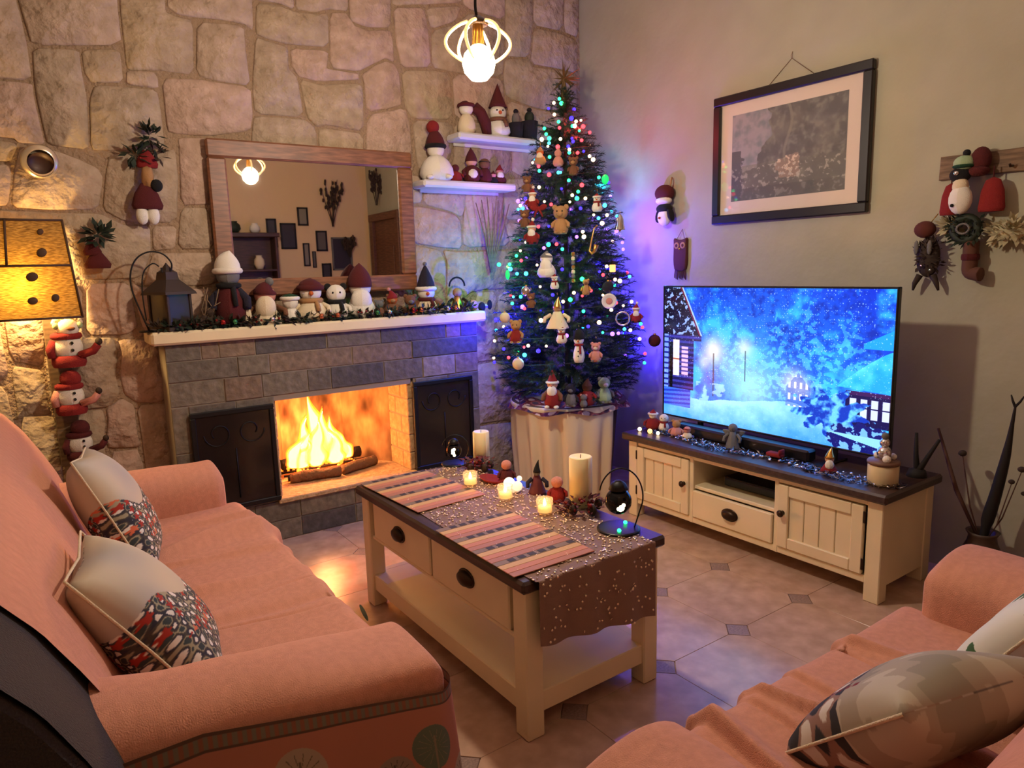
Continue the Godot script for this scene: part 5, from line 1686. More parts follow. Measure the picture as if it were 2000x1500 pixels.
func tree_lights():
	var t := thing("string_lights", "multicoloured string lights wound round the Christmas tree", "string lights", AXIS)
	var st := S()
	var pts := []
	for i in 260:
		var k := i / 259.0
		var y := lerpf(0.80, 2.58, k)
		var r := tree_radius(y) * 0.90 + 0.006 * sin(i * 1.7)
		var a := k * TAU * 11.0
		pts.append(Vector3(sin(a) * r, y, cos(a) * r))
	tube(st, pts, 0.0022, 4)
	obj("cable", st, M("leaf dark"), t)
	var cols := {"w": [Color(1.0, 0.84, 0.62), 5.0], "g": [Color(0.16, 1.0, 0.52), 4.2], "b": [Color(0.17, 0.12, 1.0), 5.0], "r": [Color(1.0, 0.22, 0.26), 4.2], "c": [Color(0.22, 0.78, 1.0), 4.6], "p": [Color(0.60, 0.36, 1.0), 4.6]}
	var shapes := []
	for r in [0.0105, 0.0135, 0.008]:
		st = S()
		ell(st, Vector3.ZERO, Vector3.ONE * r, 8, 6)
		st.generate_normals()
		shapes.append(st.commit())
	var n := 0
	for q in BULBS.split(" "):
		var c := q.substr(1).split(",")
		var k := q.substr(0, 1)
		var b := put("bulb", shapes[[0, 1, 0, 2, 0][n % 5]], glow("bulb " + k, cols[k][0], cols[k][1]), t)
		b.position = Vector3(float(c[0]), float(c[1]), float(c[2])) - AXIS
		n += 1
	rng.seed = 77
	for i in 70:
		var y := 0.85 + 1.6 * (1.0 - sqrt(rng.randf()))
		var a := rng.randf_range(0.55, 3.9)
		var r := tree_radius(y) * 0.96
		var k: String = ["w", "g", "b", "r", "c", "p", "b"][i % 7]
		var p := Vector3(sin(a) * r, y, cos(a) * r)
		if AXIS.x + p.x > -0.02 or AXIS.z + p.z < 0.02:
			continue
		put("bulb", shapes[0], glow("bulb " + k, cols[k][0], cols[k][1]), t).position = p
	# the light that the strings throw on the two walls
	for q in [[Vector3(-0.30, 1.50, 0.62), "b", 0.42], [Vector3(-0.18, 1.02, 0.72), "b", 0.45], [Vector3(-0.38, 2.05, 0.62), "c", 0.34], [Vector3(-0.30, 1.75, 0.70), "p", 0.30], [Vector3(-1.10, 1.20, 0.42), "b", 0.60], [Vector3(-1.05, 1.55, 0.40), "g", 0.10], [Vector3(-0.90, 1.95, 0.42), "p", 0.18], [Vector3(-1.12, 1.00, 0.75), "c", 0.030], [Vector3(-0.85, 1.45, 0.98), "g", 0.025], [Vector3(-0.72, 1.12, 1.10), "p", 0.035], [Vector3(-0.62, 2.38, 0.74), "r", 0.16]]:
		put("bulb", shapes[1], glow("bulb " + q[1], cols[q[1]][0], cols[q[1]][1]), t).position = q[0] - AXIS
		lamp_light("string_bulb", q[0], cols[q[1]][0], q[2], 0.011)

func topper():
	var t := thing("tree_topper", "spiky dull gold star on the tip of the Christmas tree", "tree topper", AXIS + Vector3(0, 2.60, 0))
	var st := S(false)
	rng.seed = 3
	for i in 26:
		var a := rng.randf() * TAU
		var d := Vector3(cos(a), sin(a), rng.randf_range(-0.5, 0.5)).normalized()
		d = Basis(Vector3.UP, -0.6) * d
		var s := d.cross(Vector3.UP).normalized() * 0.007
		var up := s.cross(d)
		var c := Vector3(0, 0.10, 0)
		var tip := c + d * rng.randf_range(0.06, 0.135)
		for e in [[s, up], [up, -s], [-s, -up], [-up, s]]:
			tri(st, c + e[0], c + e[1], tip)
	obj("spikes", st, M("dull gold", Color(0.42, 0.33, 0.20), 0.5, 0.5), t)
	st = S()
	lathe(st, [Vector2(0.018, -0.06), Vector2(0.022, 0.0), Vector2(0.012, 0.08), Vector2(0, 0.10)], 10)
	obj("socket", st, M("dull gold"), t)

func hook_for(t: Node3D, top: float):
	var st := S()
	var pts := []
	for i in 9:
		var a := i / 8.0 * PI * 1.3
		pts.append(Vector3(0, top + 0.012 + 0.008 * sin(a), -0.008 + 0.008 * cos(a)))
	tube(st, pts, 0.0012, 4)
	obj("hanger", st, M("gold"), t)

func bauble(label: String, at: Vector3, r: float, mat: String, group := "tree ornaments"):
	var t := thing("bauble", label, "bauble", at, 0.0, group)
	var st := S()
	ell(st, Vector3.ZERO, Vector3.ONE * r, 16, 12)
	obj("ball", st, M(mat), t)
	st = S()
	lathe(st, [Vector2(r * 0.24, r * 0.94), Vector2(r * 0.24, r * 1.18), Vector2(0, r * 1.2)], 10)
	obj("cap", st, M("gold"), t)
	hook_for(t, r * 1.2)

func ornaments():
	var G := "tree ornaments"
	var A := 0.85
	var bear := {"body": "brown plush", "bw": 0.24, "bf": 0.5, "head": "brown plush", "hw": 0.23, "ears": "brown plush", "snout": "tan plush", "eyes": true, "arms": "brown plush", "feet": "brown plush"}
	var tan := bear.duplicate()
	for k in ["body", "head", "ears", "arms", "feet"]:
		tan[k] = "tan plush"
	var santa := {"body": "red felt", "bw": 0.27, "head": "skin felt", "hw": 0.17, "beard": "white fluff", "hat": "red felt", "brim": "white fluff", "pom": "white fluff", "arms": "red felt", "feet": "black felt"}
	var snow := {"body": "white fluff", "bw": 0.30, "head": "white fluff", "hw": 0.20, "eyes": true, "nose": "orange felt", "scarf": "red felt", "hat": "red felt", "hb": 0.5, "brim": "white fluff"}
	var list := [
		["gnome_ornament", "tan felt gnome ornament high up on the hearth side of the tree", Vector3(-0.881, 2.15, 0.636), 0.11, {"body": "tan plush", "bw": 0.34, "head": "orange felt", "hw": 0.2, "hat": "tan plush", "beard": "cream fluff"}],
		["gnome_ornament", "pinkish plump gnome ornament next to the high tan one", Vector3(-0.828, 2.13, 0.745), 0.11, {"body": "pink felt", "bw": 0.30, "head": "pink felt", "hw": 0.2, "hat": "pink felt"}],
		["bear_ornament", "brown bear head ornament near the top of the tree", Vector3(-0.772, 2.07, 0.821), 0.12, bear],
		["bear_ornament", "dark brown bear ornament at the tree edge under the lower shelf", Vector3(-0.952, 1.985, 0.590), 0.11, bear],
		["santa_ornament", "dark red stocking santa ornament at the tree edge beside the lower shelf", Vector3(-0.965, 1.88, 0.660), 0.13, santa],
		["snowman_ornament", "pale snowman ornament on the wall side, level with the lower shelf", Vector3(-0.681, 1.85, 0.930), 0.11, snow],
		["bear_ornament", "large tan teddy bear ornament with pale feet in the middle of the tree", Vector3(-0.893, 1.72, 0.840), 0.19, tan],
		["bear_ornament", "brown bear ornament beside the red bow at the tree edge", Vector3(-1.005, 1.77, 0.630), 0.12, bear],
		["santa_ornament", "red santa ornament with white beard left of the teddy bear", Vector3(-1.005, 1.665, 0.700), 0.15, santa],
		["gnome_ornament", "shaggy white bearded gnome ornament halfway up the tree", Vector3(-0.995, 1.465, 0.825), 0.16, {"body": "white fluff", "bw": 0.36, "head": "white fluff", "hw": 0.24, "hat": "grey felt", "beard": "white fluff"}],
		["snowman_ornament", "small white snowman ornament with a pink cap below the shaggy gnome", Vector3(-0.980, 1.395, 0.880), 0.09, snow],
		["reindeer_ornament", "gold reindeer ornament in the middle of the tree", Vector3(-0.838, 1.355, 1.000), 0.12, {"body": "tan plush", "bw": 0.20, "head": "tan plush", "hw": 0.16, "ears": "gold", "snout": "brown plush", "feet": "gold", "arms": "gold"}],
		["santa_ornament", "red and white santa ornament at the tree edge above the television corner", Vector3(-0.505, 1.175, 1.085), 0.12, santa],
		["angel_ornament", "cream angel ornament with spread robe on the front of the tree", Vector3(-1.000, 1.165, 0.925), 0.19, {"body": "cream fluff", "bw": 0.36, "cone": true, "head": "tan plush", "hw": 0.13, "arms": "cream fluff", "hat": "gold"}],
		["bear_ornament", "brown bear ornament above the cream bauble on the hearth side", Vector3(-1.080, 1.285, 0.775), 0.10, bear],
		["bear_ornament", "tan teddy bear ornament in red on the lowest hearth-side branches", Vector3(-1.155, 1.075, 0.715), 0.16, {"body": "red felt", "bw": 0.25, "head": "tan plush", "hw": 0.21, "ears": "tan plush", "snout": "tan plush", "eyes": true, "arms": "tan plush", "feet": "tan plush"}],
		["snowman_ornament", "white snowman ornament lit violet beside the tall hatted one", Vector3(-1.010, 1.080, 0.975), 0.11, snow],
		["snowman_ornament", "tall white snowman ornament in a black top hat low on the tree front", Vector3(-0.938, 0.965, 1.045), 0.20, {"body": "white fluff", "bw": 0.17, "bf": 0.55, "head": "white fluff", "hw": 0.15, "hat": "black felt", "hp": 4.0, "lean": 0.0, "eyes": true, "nose": "orange felt", "scarf": "red felt", "buttons": "black felt"}],
		["bear_ornament", "pinkish bear ornament beside the tall hatted snowman ornament", Vector3(-0.849, 0.965, 1.095), 0.13, {"body": "pink felt", "bw": 0.25, "head": "pink felt", "hw": 0.21, "ears": "pink felt", "snout": "cream fluff", "eyes": true, "arms": "pink felt", "feet": "grey felt"}]]
	for q in list:
		var n := plush(q[0], q[1], "ornament", G, q[2], q[3], q[4], -A)
		hook_for(n, q[3])
	bauble("cream bauble hanging at the hearth-side edge of the tree, above the teddy in red", Vector3(-1.155, 1.224, 0.600), 0.033, "cream fluff")
	bauble("cream bauble low on the hearth side, level with the skirt santa's hat", Vector3(-1.170, 0.951, 0.750), 0.036, "cream fluff")
	bauble("dull red bauble on the lowest branches behind the television", Vector3(-0.284, 1.039, 1.030), 0.040, "dark red felt")
	bauble("grey shiny bauble left of the brown bear, halfway down", Vector3(-1.085, 1.385, 0.735), 0.032, "silver")
	bauble("dark blue bauble right of the gold reindeer", Vector3(-0.702, 1.399, 1.045), 0.034, "navy felt")
	# red bow, candy cane, ribbon stick, ring, disc, glass bell, lantern and the green bulb
	var b := thing("bow_ornament", "red ribbon bow ornament at the tree edge below the lower shelf", "ornament", Vector3(-0.962, 1.880, 0.712), -A, G)
	for s in [-1.0, 1.0]:
		var st := S()
		ell(st, Vector3(s * 0.028, 0.004, 0), Vector3(0.028, 0.018, 0.010), 10, 7, Basis(Vector3.BACK, s * 0.4))
		obj("loop", st, M("red felt"), b)
		st = S()
		tube(st, [Vector3(0, 0, 0), Vector3(s * 0.015, -0.025, 0.004), Vector3(s * 0.026, -0.052, 0)], [0.008, 0.007, 0.005], 6)
		obj("tail", st, M("red felt"), b)
	var st := S()
	ell(st, Vector3.ZERO, Vector3.ONE * 0.011, 8, 6)
	obj("knot", st, M("red felt"), b)
	var c := thing("horn_ornament", "bent gold horn ornament on the wall side of the tree", "ornament", Vector3(-0.763, 1.66, 0.965), -A, G)
	st = S()
	tube(st, [Vector3(0.035, 0.10, 0), Vector3(0.018, 0.085, 0), Vector3(0.0, 0.0, 0), Vector3(-0.010, -0.045, 0), Vector3(0.004, -0.062, 0), Vector3(0.022, -0.045, 0), Vector3(0.030, -0.010, 0)], [0.003, 0.004, 0.005, 0.007, 0.009, 0.011, 0.016], 8)
	obj("tube", st, M("gold"), c)
	st = S()
	ell(st, Vector3(0.035, 0.10, 0), Vector3.ONE * 0.006, 6, 5)
	obj("mouthpiece", st, M("gold"), c)
	var rs := thing("ribbon_ornament", "long striped ribbon stick ornament down the middle of the tree", "ornament", Vector3(-0.889, 1.43, 0.945), -A, G)
	for i in 7:
		st = S()
		lathe(st, [Vector2(0, 0), Vector2(0.011, 0.002), Vector2(0.012, 0.012), Vector2(0.009, 0.023), Vector2(0, 0.025)], 10, Transform3D(Basis(), Vector3(0, 0.026 * i, 0)))
		obj("bead", st, M(["gold", "grey felt", "cream fluff"][i % 3]), rs)
	var rg := thing("ring_ornament", "silver wreath ring ornament near the television corner", "ornament", Vector3(-0.640, 1.207, 1.105), -A, G)
	st = S()
	var ring := []
	for i in 20:
		ring.append(Vector3(cos(TAU * i / 20.0), sin(TAU * i / 20.0), 0) * 0.040)
	tube(st, ring, 0.006, 7, true)
	obj("ring", st, M("silver"), rg)
	hook_for(rg, 0.045)
	var di := thing("disc_ornament", "round silver disc ornament with scalloped rim on the wall side", "ornament", Vector3(-0.716, 1.315, 1.070), -A, G)
	st = S()
	lathe(st, [Vector2(0, -0.006), Vector2(0.044, -0.004), Vector2(0.046, 0.004), Vector2(0.034, 0.006), Vector2(0.030, 0.003), Vector2(0, 0.004)], 24, Transform3D(Basis(Vector3.RIGHT, PI / 2), Vector3.ZERO), 0.05, 12)
	obj("disc", st, M("white paint"), di)
	st = S()
	ell(st, Vector3(0, 0, 0.006), Vector3(0.020, 0.020, 0.006), 12, 7)
	obj("boss", st, M("pink felt"), di)
	hook_for(di, 0.046)
	var gb := thing("bell_ornament", "clear glass bell ornament sticking out at the wall-side edge of the tree", "ornament", Vector3(-0.545, 1.74, 0.985), -A, G)
	st = S()
	lathe(st, [Vector2(0.034, 0.0), Vector2(0.026, 0.03), Vector2(0.022, 0.065), Vector2(0.010, 0.09), Vector2(0.0, 0.094)], 14)
	obj("bell", st, M("silver"), gb)
	st = S()
	ell(st, Vector3(0, -0.004, 0), Vector3.ONE * 0.008, 8, 6)
	obj("clapper", st, M("gold"), gb)
	hook_for(gb, 0.094)
	var ln := thing("lantern_ornament", "small glowing golden lantern ornament on the wall side of the tree", "ornament", Vector3(-0.650, 1.480, 1.030), -A, G)
	st = S(false)
	bx(st, Vector3(0, 0.028, 0), Vector3(0.034, 0.046, 0.034), 0.004)
	obj("lit_pane", st, glow("lantern glow", Color(1.0, 0.72, 0.40), 1.6), ln)
	st = S()
	lathe(st, [Vector2(0.030, 0.050), Vector2(0.012, 0.070), Vector2(0, 0.078)], 4)
	obj("roof", st, M("bronze"), ln)
	var gl := thing("green_lantern", "large glowing green ornament at the wall-side edge near the top", "ornament", Vector3(-0.590, 2.045, 0.905), -A, G)
	st = S()
	ell(st, Vector3.ZERO, Vector3(0.022, 0.030, 0.022), 12, 9)
	obj("lit_shade", st, glow("green shade", Color(0.10, 0.85, 0.42), 0.9), gl)
	hook_for(gl, 0.03)
	var g2 := thing("green_lantern", "small glowing green drop ornament on the hearth-side edge halfway up", "ornament", Vector3(-1.125, 1.485, 0.600), -A, G)
	st = S()
	ell(st, Vector3.ZERO, Vector3(0.014, 0.030, 0.014), 12, 9)
	obj("lit_shade", st, glow("green shade", Color(0.10, 0.85, 0.42), 0.9), g2)
	hook_for(g2, 0.03)
	# figures standing on the skirt
	plush("santa_toy", "toy santa in a crimson hat standing on the tree skirt", "figurine", "figures at the foot of the tree", Vector3(-0.995, 0.672, 0.86), 0.235, {"body": "red felt", "bw": 0.22, "head": "skin felt", "hw": 0.14, "beard": "white fluff", "by": 0.85, "hat": "red felt", "brim": "white fluff", "lean": 0.0, "arms": "brown plush", "feet": "white fluff", "nose": "pink felt", "eyes": true}, -A)
	plush("bear_toy", "dark toy bear sitting in the middle of the tree skirt", "figurine", "figures at the foot of the tree", Vector3(-0.88, 0.672, 0.90), 0.16, {"body": "grey felt", "bw": 0.24, "head": "navy felt", "hw": 0.22, "ears": "navy felt", "snout": "grey felt", "arms": "navy felt", "feet": "grey felt"}, -A)
	plush("gnome_toy", "toy gnome in a brick red coat on the tree skirt", "figurine", "figures at the foot of the tree", Vector3(-0.775, 0.672, 0.93), 0.17, {"body": "red felt", "bw": 0.30, "head": "brown plush", "hw": 0.18, "hat": "brown plush", "arms": "red felt"}, -A)
	plush("elephant_toy", "grey-green soft toy leaning off the cabinet side of the tree skirt", "figurine", "figures at the foot of the tree", Vector3(-0.655, 0.672, 0.955), 0.19, {"body": "mint felt", "bw": 0.25, "head": "mint felt", "hw": 0.2, "ears": "grey felt", "arms": "grey felt", "feet": "grey felt", "snout": "white fluff"}, -0.4)
	plush("mouse_toy", "small grey toy mouse peeping between the toys on the tree skirt", "figurine", "figures at the foot of the tree", Vector3(-0.835, 0.672, 0.965), 0.08, {"body": "grey felt", "bw": 0.30, "head": "grey felt", "hw": 0.26, "ears": "pink felt"}, -A)

# ------------------------------------------------------------------ on the stone wall
func mirror():
	var t := thing("mirror", "large mirror in a reddish pine frame hanging on the stone wall above the mantel", "mirror", Vector3(-2.087, 1.406, 0.062), deg_to_rad(-1.5))
	var W := 1.214
	var H := 0.852
	var b := 0.098
	var pine := M("pine")
	for q in [["frame_rail", Vector3(0, b / 2, 0), Vector3(W, b, 0.040)], ["frame_rail", Vector3(0, H - b / 2, 0), Vector3(W, b, 0.040)], ["frame_stile", Vector3(-W / 2 + b / 2, H / 2, 0), Vector3(b, H - 2 * b, 0.040)], ["frame_stile", Vector3(W / 2 - b / 2, H / 2, 0), Vector3(b, H - 2 * b, 0.040)]]:
		var st := S(false)
		bx(st, q[1], q[2], 0.010)
		obj(q[0], st, pine, t)
	var st := S(false)
	bx(st, Vector3(0, H / 2, -0.004), Vector3(W - 2 * b + 0.01, H - 2 * b + 0.01, 0.012))
	obj("glass", st, M("mirror glass", Color(0.86, 0.85, 0.83), 0.015, 1.0), t)

func wall_shelves():
	for q in [["wall_shelf", "lower white wall shelf between the mirror and the Christmas tree", -1.450, -0.735, 2.090], ["wall_shelf", "upper white wall shelf partly behind the Christmas tree", -1.180, -0.440, 2.398]]:
		var t := thing(q[0], q[1], "shelf", Vector3((q[2] + q[3]) / 2, q[4], 0.10), 0.0, "white wall shelves")
		var st := S(false)
		bx(st, Vector3(0, -0.023, 0), Vector3(q[3] - q[2], 0.046, 0.17), 0.012)
		obj("board", st, M("white paint"), t)
		st = S(false)
		bx(st, Vector3(0, -0.040, -0.075), Vector3(q[3] - q[2] - 0.1, 0.05, 0.018), 0.003)
		obj("batten", st, M("white paint"), t)
	var G := "soft figures on the wall shelves"
	var y := 2.091
	plush("gnome_figure", "white fluffy gnome with a red pompom hat on the lower wall shelf", "figurine", G, Vector3(-1.315, y, 0.11), 0.335, {"body": "white fluff", "bw": 0.33, "bf": 0.46, "head": "white fluff", "hw": 0.165, "hat": "dark red felt", "hp": 2.2, "brim": "black felt", "pom": "red felt", "pw": 0.75, "lean": -0.1, "feet": "white fluff"}, -0.3)
	plush("santa_figure", "small crouching red figure next to the fluffy gnome on the lower shelf", "figurine", G, Vector3(-1.175, y, 0.11), 0.105, {"body": "red felt", "bw": 0.42, "bf": 0.65, "head": "dark red felt", "hw": 0.25, "arms": "red felt"}, -0.3)
	plush("penguin_figure", "penguin in a tall pointed red hood in the middle of the lower shelf", "figurine", G, Vector3(-1.050, y, 0.11), 0.225, {"body": "dark red felt", "bw": 0.25, "bf": 0.50, "head": "skin felt", "hw": 0.17, "hat": "dark red felt", "hb": -0.1, "hp": 1.6, "lean": 0.0, "belly": "white fluff", "arms": "dark red felt"}, -0.3)
	plush("gnome_figure", "dark hunched gnome beside the hooded penguin on the lower shelf", "figurine", G, Vector3(-0.945, y, 0.11), 0.145, {"body": "dark red felt", "bw": 0.34, "bf": 0.7, "head": "brown plush", "hw": 0.26, "hat": "black felt", "hp": 2.5}, -0.3)
	plush("gnome_figure", "little pinkish hatted gnome at the tree end of the lower shelf", "figurine", G, Vector3(-0.825, y, 0.11), 0.135, {"body": "dark red felt", "bw": 0.34, "bf": 0.48, "head": "pink felt", "hw": 0.2, "hat": "red felt", "beard": "white fluff"}, -0.3)
	plush("gnome_figure", "tiny dark gnome in between the two small ones on the lower shelf", "figurine", G, Vector3(-0.890, y, 0.13), 0.085, {"body": "black felt", "bw": 0.38, "bf": 0.5, "head": "pink felt", "hw": 0.24, "hat": "dark red felt"}, -0.3)
	y = 2.399
	plush("penguin_figure", "white snow figure in a dark red cap, first on the upper shelf", "figurine", G, Vector3(-1.075, y, 0.11), 0.21, {"body": "cream fluff", "bw": 0.29, "bf": 0.6, "head": "white fluff", "hw": 0.22, "hat": "dark red felt", "hb": 0.35, "hp": 2.0, "brim": "dark red felt"}, -0.3)
	var st := S()
	tube(st, [Vector3(-1.02, 2.575, 0.12), Vector3(-0.975, 2.54, 0.13), Vector3(-0.945, 2.47, 0.14), Vector3(-0.935, 2.402, 0.14)], [0.035, 0.036, 0.038, 0.03], 9)
	tag(obj("stocking_cap", st, M("dark red felt")), "long dark red cap tail hanging beside the white figure on the upper shelf", "cap")
	plush("snowman_figure", "white snowman in a tall pointed cap and brown scarf on the upper shelf", "figurine", G, Vector3(-0.825, y, 0.11), 0.345, {"body": "white fluff", "bw": 0.24, "bf": 0.34, "head": "white fluff", "hw": 0.165, "hat": "dark red felt", "lean": 0.02, "hb": 0.6, "eyes": true, "nose": "orange felt", "scarf": "brown plush"}, -0.3)
	for q in [[-0.675, 0.052, 0.105, "dark tub with a small pale figure head behind the tree top, first from the snowman"], [-0.560, 0.060, 0.125, "dark rounded pot with greenery half hidden by the tree top"]]:
		var t := thing("figure_pot", q[3], "pot", Vector3(q[0], y, 0.11), 0.0, G)
		st = S()
		lathe(st, [Vector2(0, 0), Vector2(q[1] * 0.8, 0), Vector2(q[1], q[2]), Vector2(q[1] * 0.85, q[2]), Vector2(q[1] * 0.8, q[2] * 0.8), Vector2(0, q[2] * 0.8)], 16)
		obj("pot", st, M("navy felt"), t)
		st = S()
		ell(st, Vector3(0.0, q[2] + 0.025, 0), Vector3(q[1] * 0.6, 0.045, q[1] * 0.6), 10, 8)
		obj("head", st, M("grey felt") if q[0] < -0.6 else M("leaf dark"), t)
		st = S()
		ell(st, Vector3(0.0, q[2] + 0.078, 0), Vector3(0.018, 0.016, 0.018), 8, 6)
		obj("cap", st, M("black felt"), t)

func foliage_clump(t: Node, called: String, c: Vector3, r: Vector3, n: int, l: float, mat: String):
	var st := S(false)
	for i in n:
		var d := Vector3(rng.randf_range(-1, 1), rng.randf_range(-1, 1), rng.randf_range(-0.6, 1)).normalized()
		var p := c + d * r * rng.randf_range(0.1, 0.9)
		var e := (d + Vector3(rng.randf_range(-0.6, 0.6), rng.randf_range(-0.6, 0.6), rng.randf_range(-0.4, 0.6))).normalized()
		var s := e.cross(Vector3(0.3, 0.8, 0.5)).normalized() * l * 0.22
		tri(st, p, p + e * l * 0.5 + s, p + e * l)
		tri(st, p, p + e * l, p + e * l * 0.5 - s)
	var o := obj(called, st, M(mat), t)
	o.set_meta("kind", "stuff")

func mantel_things():
	var y := 1.252
	rng.seed = 31
	var G := "Christmas figures along the mantel"
	# lantern and the scrolled stand behind it
	var t := thing("lantern", "old dark metal candle lantern with a peaked roof at the left end of the mantel", "lantern", Vector3(-2.962, y, 0.145), 0.5)
	var iron := M("black iron")
	var st := S(false)
	bx(st, Vector3(0, 0.012, 0), Vector3(0.17, 0.024, 0.17), 0.004)
	obj("base", st, M("old metal", Color(0.24, 0.19, 0.17), 0.6, 0.3), t)
	for sx in [-1.0, 1.0]:
		for sz in [-1.0, 1.0]:
			st = S(false)
			bx(st, Vector3(sx * 0.068, 0.105, sz * 0.068), Vector3(0.014, 0.165, 0.014), 0.002)
			obj("corner_post", st, M("old metal"), t)
	for q in [[Vector3(0, 0.105, 0.066), Vector3(0.124, 0.16, 0.004)], [Vector3(0.066, 0.105, 0), Vector3(0.004, 0.16, 0.124)], [Vector3(-0.066, 0.105, 0), Vector3(0.004, 0.16, 0.124)], [Vector3(0, 0.105, -0.066), Vector3(0.124, 0.16, 0.004)]]:
		st = S(false)
		bx(st, q[0], q[1])
		obj("pane", st, M("dusty glass", Color(0.20, 0.165, 0.15), 0.2), t)
	st = S(false)
	lathe(st, [Vector2(0.135, 0.186), Vector2(0.128, 0.200), Vector2(0.055, 0.262), Vector2(0.048, 0.300), Vector2(0.028, 0.312), Vector2(0.0, 0.350)], 4, Transform3D(Basis(Vector3.UP, PI / 4), Vector3.ZERO))
	obj("roof", st, M("old metal"), t)
	var h := thing("scroll_stand", "thin iron scrolled hook stand behind the mantel lantern", "stand", Vector3(-3.03, y, 0.17))
	st = S()
	var pts := [Vector3(-0.045, 0.0, 0), Vector3(-0.075, 0.10, 0), Vector3(-0.105, 0.22, 0), Vector3(-0.100, 0.31, 0), Vector3(-0.065, 0.375, 0), Vector3(-0.005, 0.405, 0), Vector3(0.055, 0.392, 0), Vector3(0.090, 0.345, 0), Vector3(0.078, 0.300, 0), Vector3(0.045, 0.298, 0), Vector3(0.040, 0.325, 0)]
	tube(st, smooth(pts, 5), 0.0045, 6)
	obj("outer_scroll", st, iron, h)
	st = S()
	tube(st, smooth([Vector3(-0.055, 0.06, 0.005), Vector3(-0.060, 0.20, 0.005), Vector3(-0.045, 0.30, 0.005), Vector3(0.0, 0.345, 0.005), Vector3(0.03, 0.33, 0.005)], 5), 0.0035, 6)
	obj("inner_scroll", st, iron, h)
	st = S()
	lathe(st, [Vector2(0, 0), Vector2(0.05, 0), Vector2(0.05, 0.006), Vector2(0, 0.008)], 14, Transform3D(Basis(), Vector3(-0.045, 0, 0)))
	obj("foot", st, iron, h)
	# garland along the front edge
	var g := thing("garland", "dark fir and berry garland lying along the front of the mantel", "garland", Vector3(-2.07, y, 0.215))
	for i in 34:
		var x := -0.96 + i * 0.056
		foliage_clump(g, "fir_sprays" if i % 4 else "brown_leaves", Vector3(x, 0.022, rng.randf_range(-0.02, 0.015)), Vector3(0.045, 0.020, 0.026), 26, 0.045, "leaf dark" if i % 4 else "leaf brown")
	st = S()
	for i in 26:
		ell(st, Vector3(rng.randf_range(-0.9, 0.9), rng.randf_range(0.02, 0.045), rng.randf_range(0.0, 0.03)), Vector3.ONE * 0.007, 7, 5)
	obj("berries", st, M("red berry"), g).set_meta("kind", "stuff")
	var shiny := [[-0.66, "bead red", Color(0.7, 0.2, 0.2)], [-0.60, "bead green", Color(0.3, 0.6, 0.4)], [-0.40, "silver", Color.WHITE], [-0.12, "bead copper", Color(0.85, 0.5, 0.35)], [-0.02, "bead copper", Color.WHITE], [0.23, "bead green", Color.WHITE], [0.31, "silver", Color.WHITE], [0.47, "bead red", Color.WHITE], [0.53, "bead copper", Color.WHITE], [0.72, "silver", Color.WHITE], [0.78, "bead copper", Color.WHITE]]
	for q in shiny:
		st = S()
		ell(st, Vector3(q[0], 0.030, 0.028), Vector3.ONE * 0.016, 12, 9)
		obj("bead", st, M(q[1], q[2], 0.12, 0.9), g)
	# pine cone cluster right of the lantern
	var pc := thing("pine_cones", "cluster of brown pine cones and twigs right of the mantel lantern", "pine cones", Vector3(-2.805, y, 0.16))
	for q in [[Vector3(0, 0.035, 0), 0.035], [Vector3(0.065, 0.030, 0.03), 0.030], [Vector3(-0.05, 0.028, 0.04), 0.028], [Vector3(0.03, 0.085, -0.01), 0.030]]:
		st = S()
		lathe(st, [Vector2(0, -1.0), Vector2(0.55, -0.85), Vector2(0.80, -0.6), Vector2(0.75, -0.45), Vector2(0.98, -0.2), Vector2(0.85, 0.0), Vector2(0.9, 0.2), Vector2(0.7, 0.4), Vector2(0.66, 0.6), Vector2(0.4, 0.85), Vector2(0, 1.15)], 12, Transform3D(Basis.from_scale(Vector3.ONE * q[1]), q[0]), 0.12, 6)
		obj("cone", st, M("leaf brown"), pc)
	st = S()
	for i in 6:
		tube(st, [Vector3(rng.randf_range(-0.05, 0.03), 0.02, 0.0), Vector3(rng.randf_range(-0.02, 0.08), 0.10, 0.01), Vector3(rng.randf_range(0.0, 0.13), rng.randf_range(0.14, 0.22), 0.02)], 0.003, 5)
	obj("twig", st, M("old plank"), pc).set_meta("kind", "stuff")
	# the figures, left to right
	var Z := 0.140
	plush("santa_figure", "tall santa with big white fur hat and dark coat at the mirror's lower left corner", "figurine", G, Vector3(-2.660, y, Z), 0.415, {"body": "dark red felt", "bw": 0.20, "bf": 0.56, "head": "grey felt", "hw": 0.15, "hat": "white fluff", "hp": 3.0, "brim": "white fluff", "arms": "navy felt", "scarf": "black felt"}, -0.3)
	plush("gnome_figure", "gnome with grey-tipped red hat and wide cream beard, second right of the fur-hatted santa", "figurine", G, Vector3(-2.470, y, Z), 0.245, {"body": "cream fluff", "bw": 0.40, "bf": 0.48, "cone": true, "head": "pink felt", "hw": 0.24, "hat": "dark red felt", "hb": 0.1, "hp": 1.8, "lean": 0.35, "pom": "grey felt", "arms": "brown plush", "beard": "cream fluff"}, -0.3)
	plush("bottle_figure", "slim cream bottle-shaped figure tucked behind the garland beside the fur-hatted santa", "figurine", G, Vector3(-2.585, y, Z + 0.02), 0.155, {"body": "cream fluff", "bw": 0.18, "bf": 0.85, "head": "cream fluff", "hw": 0.12}, -0.3)
	plush("snowman_figure", "small snowman with a bright green hat between two larger mantel figures", "figurine", G, Vector3(-2.338, y, Z + 0.02), 0.165, {"body": "white fluff", "bw": 0.34, "bf": 0.5, "head": "white fluff", "hw": 0.27, "hat": "green felt", "hp": 4.0, "lean": 0.0, "brim": "white fluff", "hb": 0.45}, -0.3)
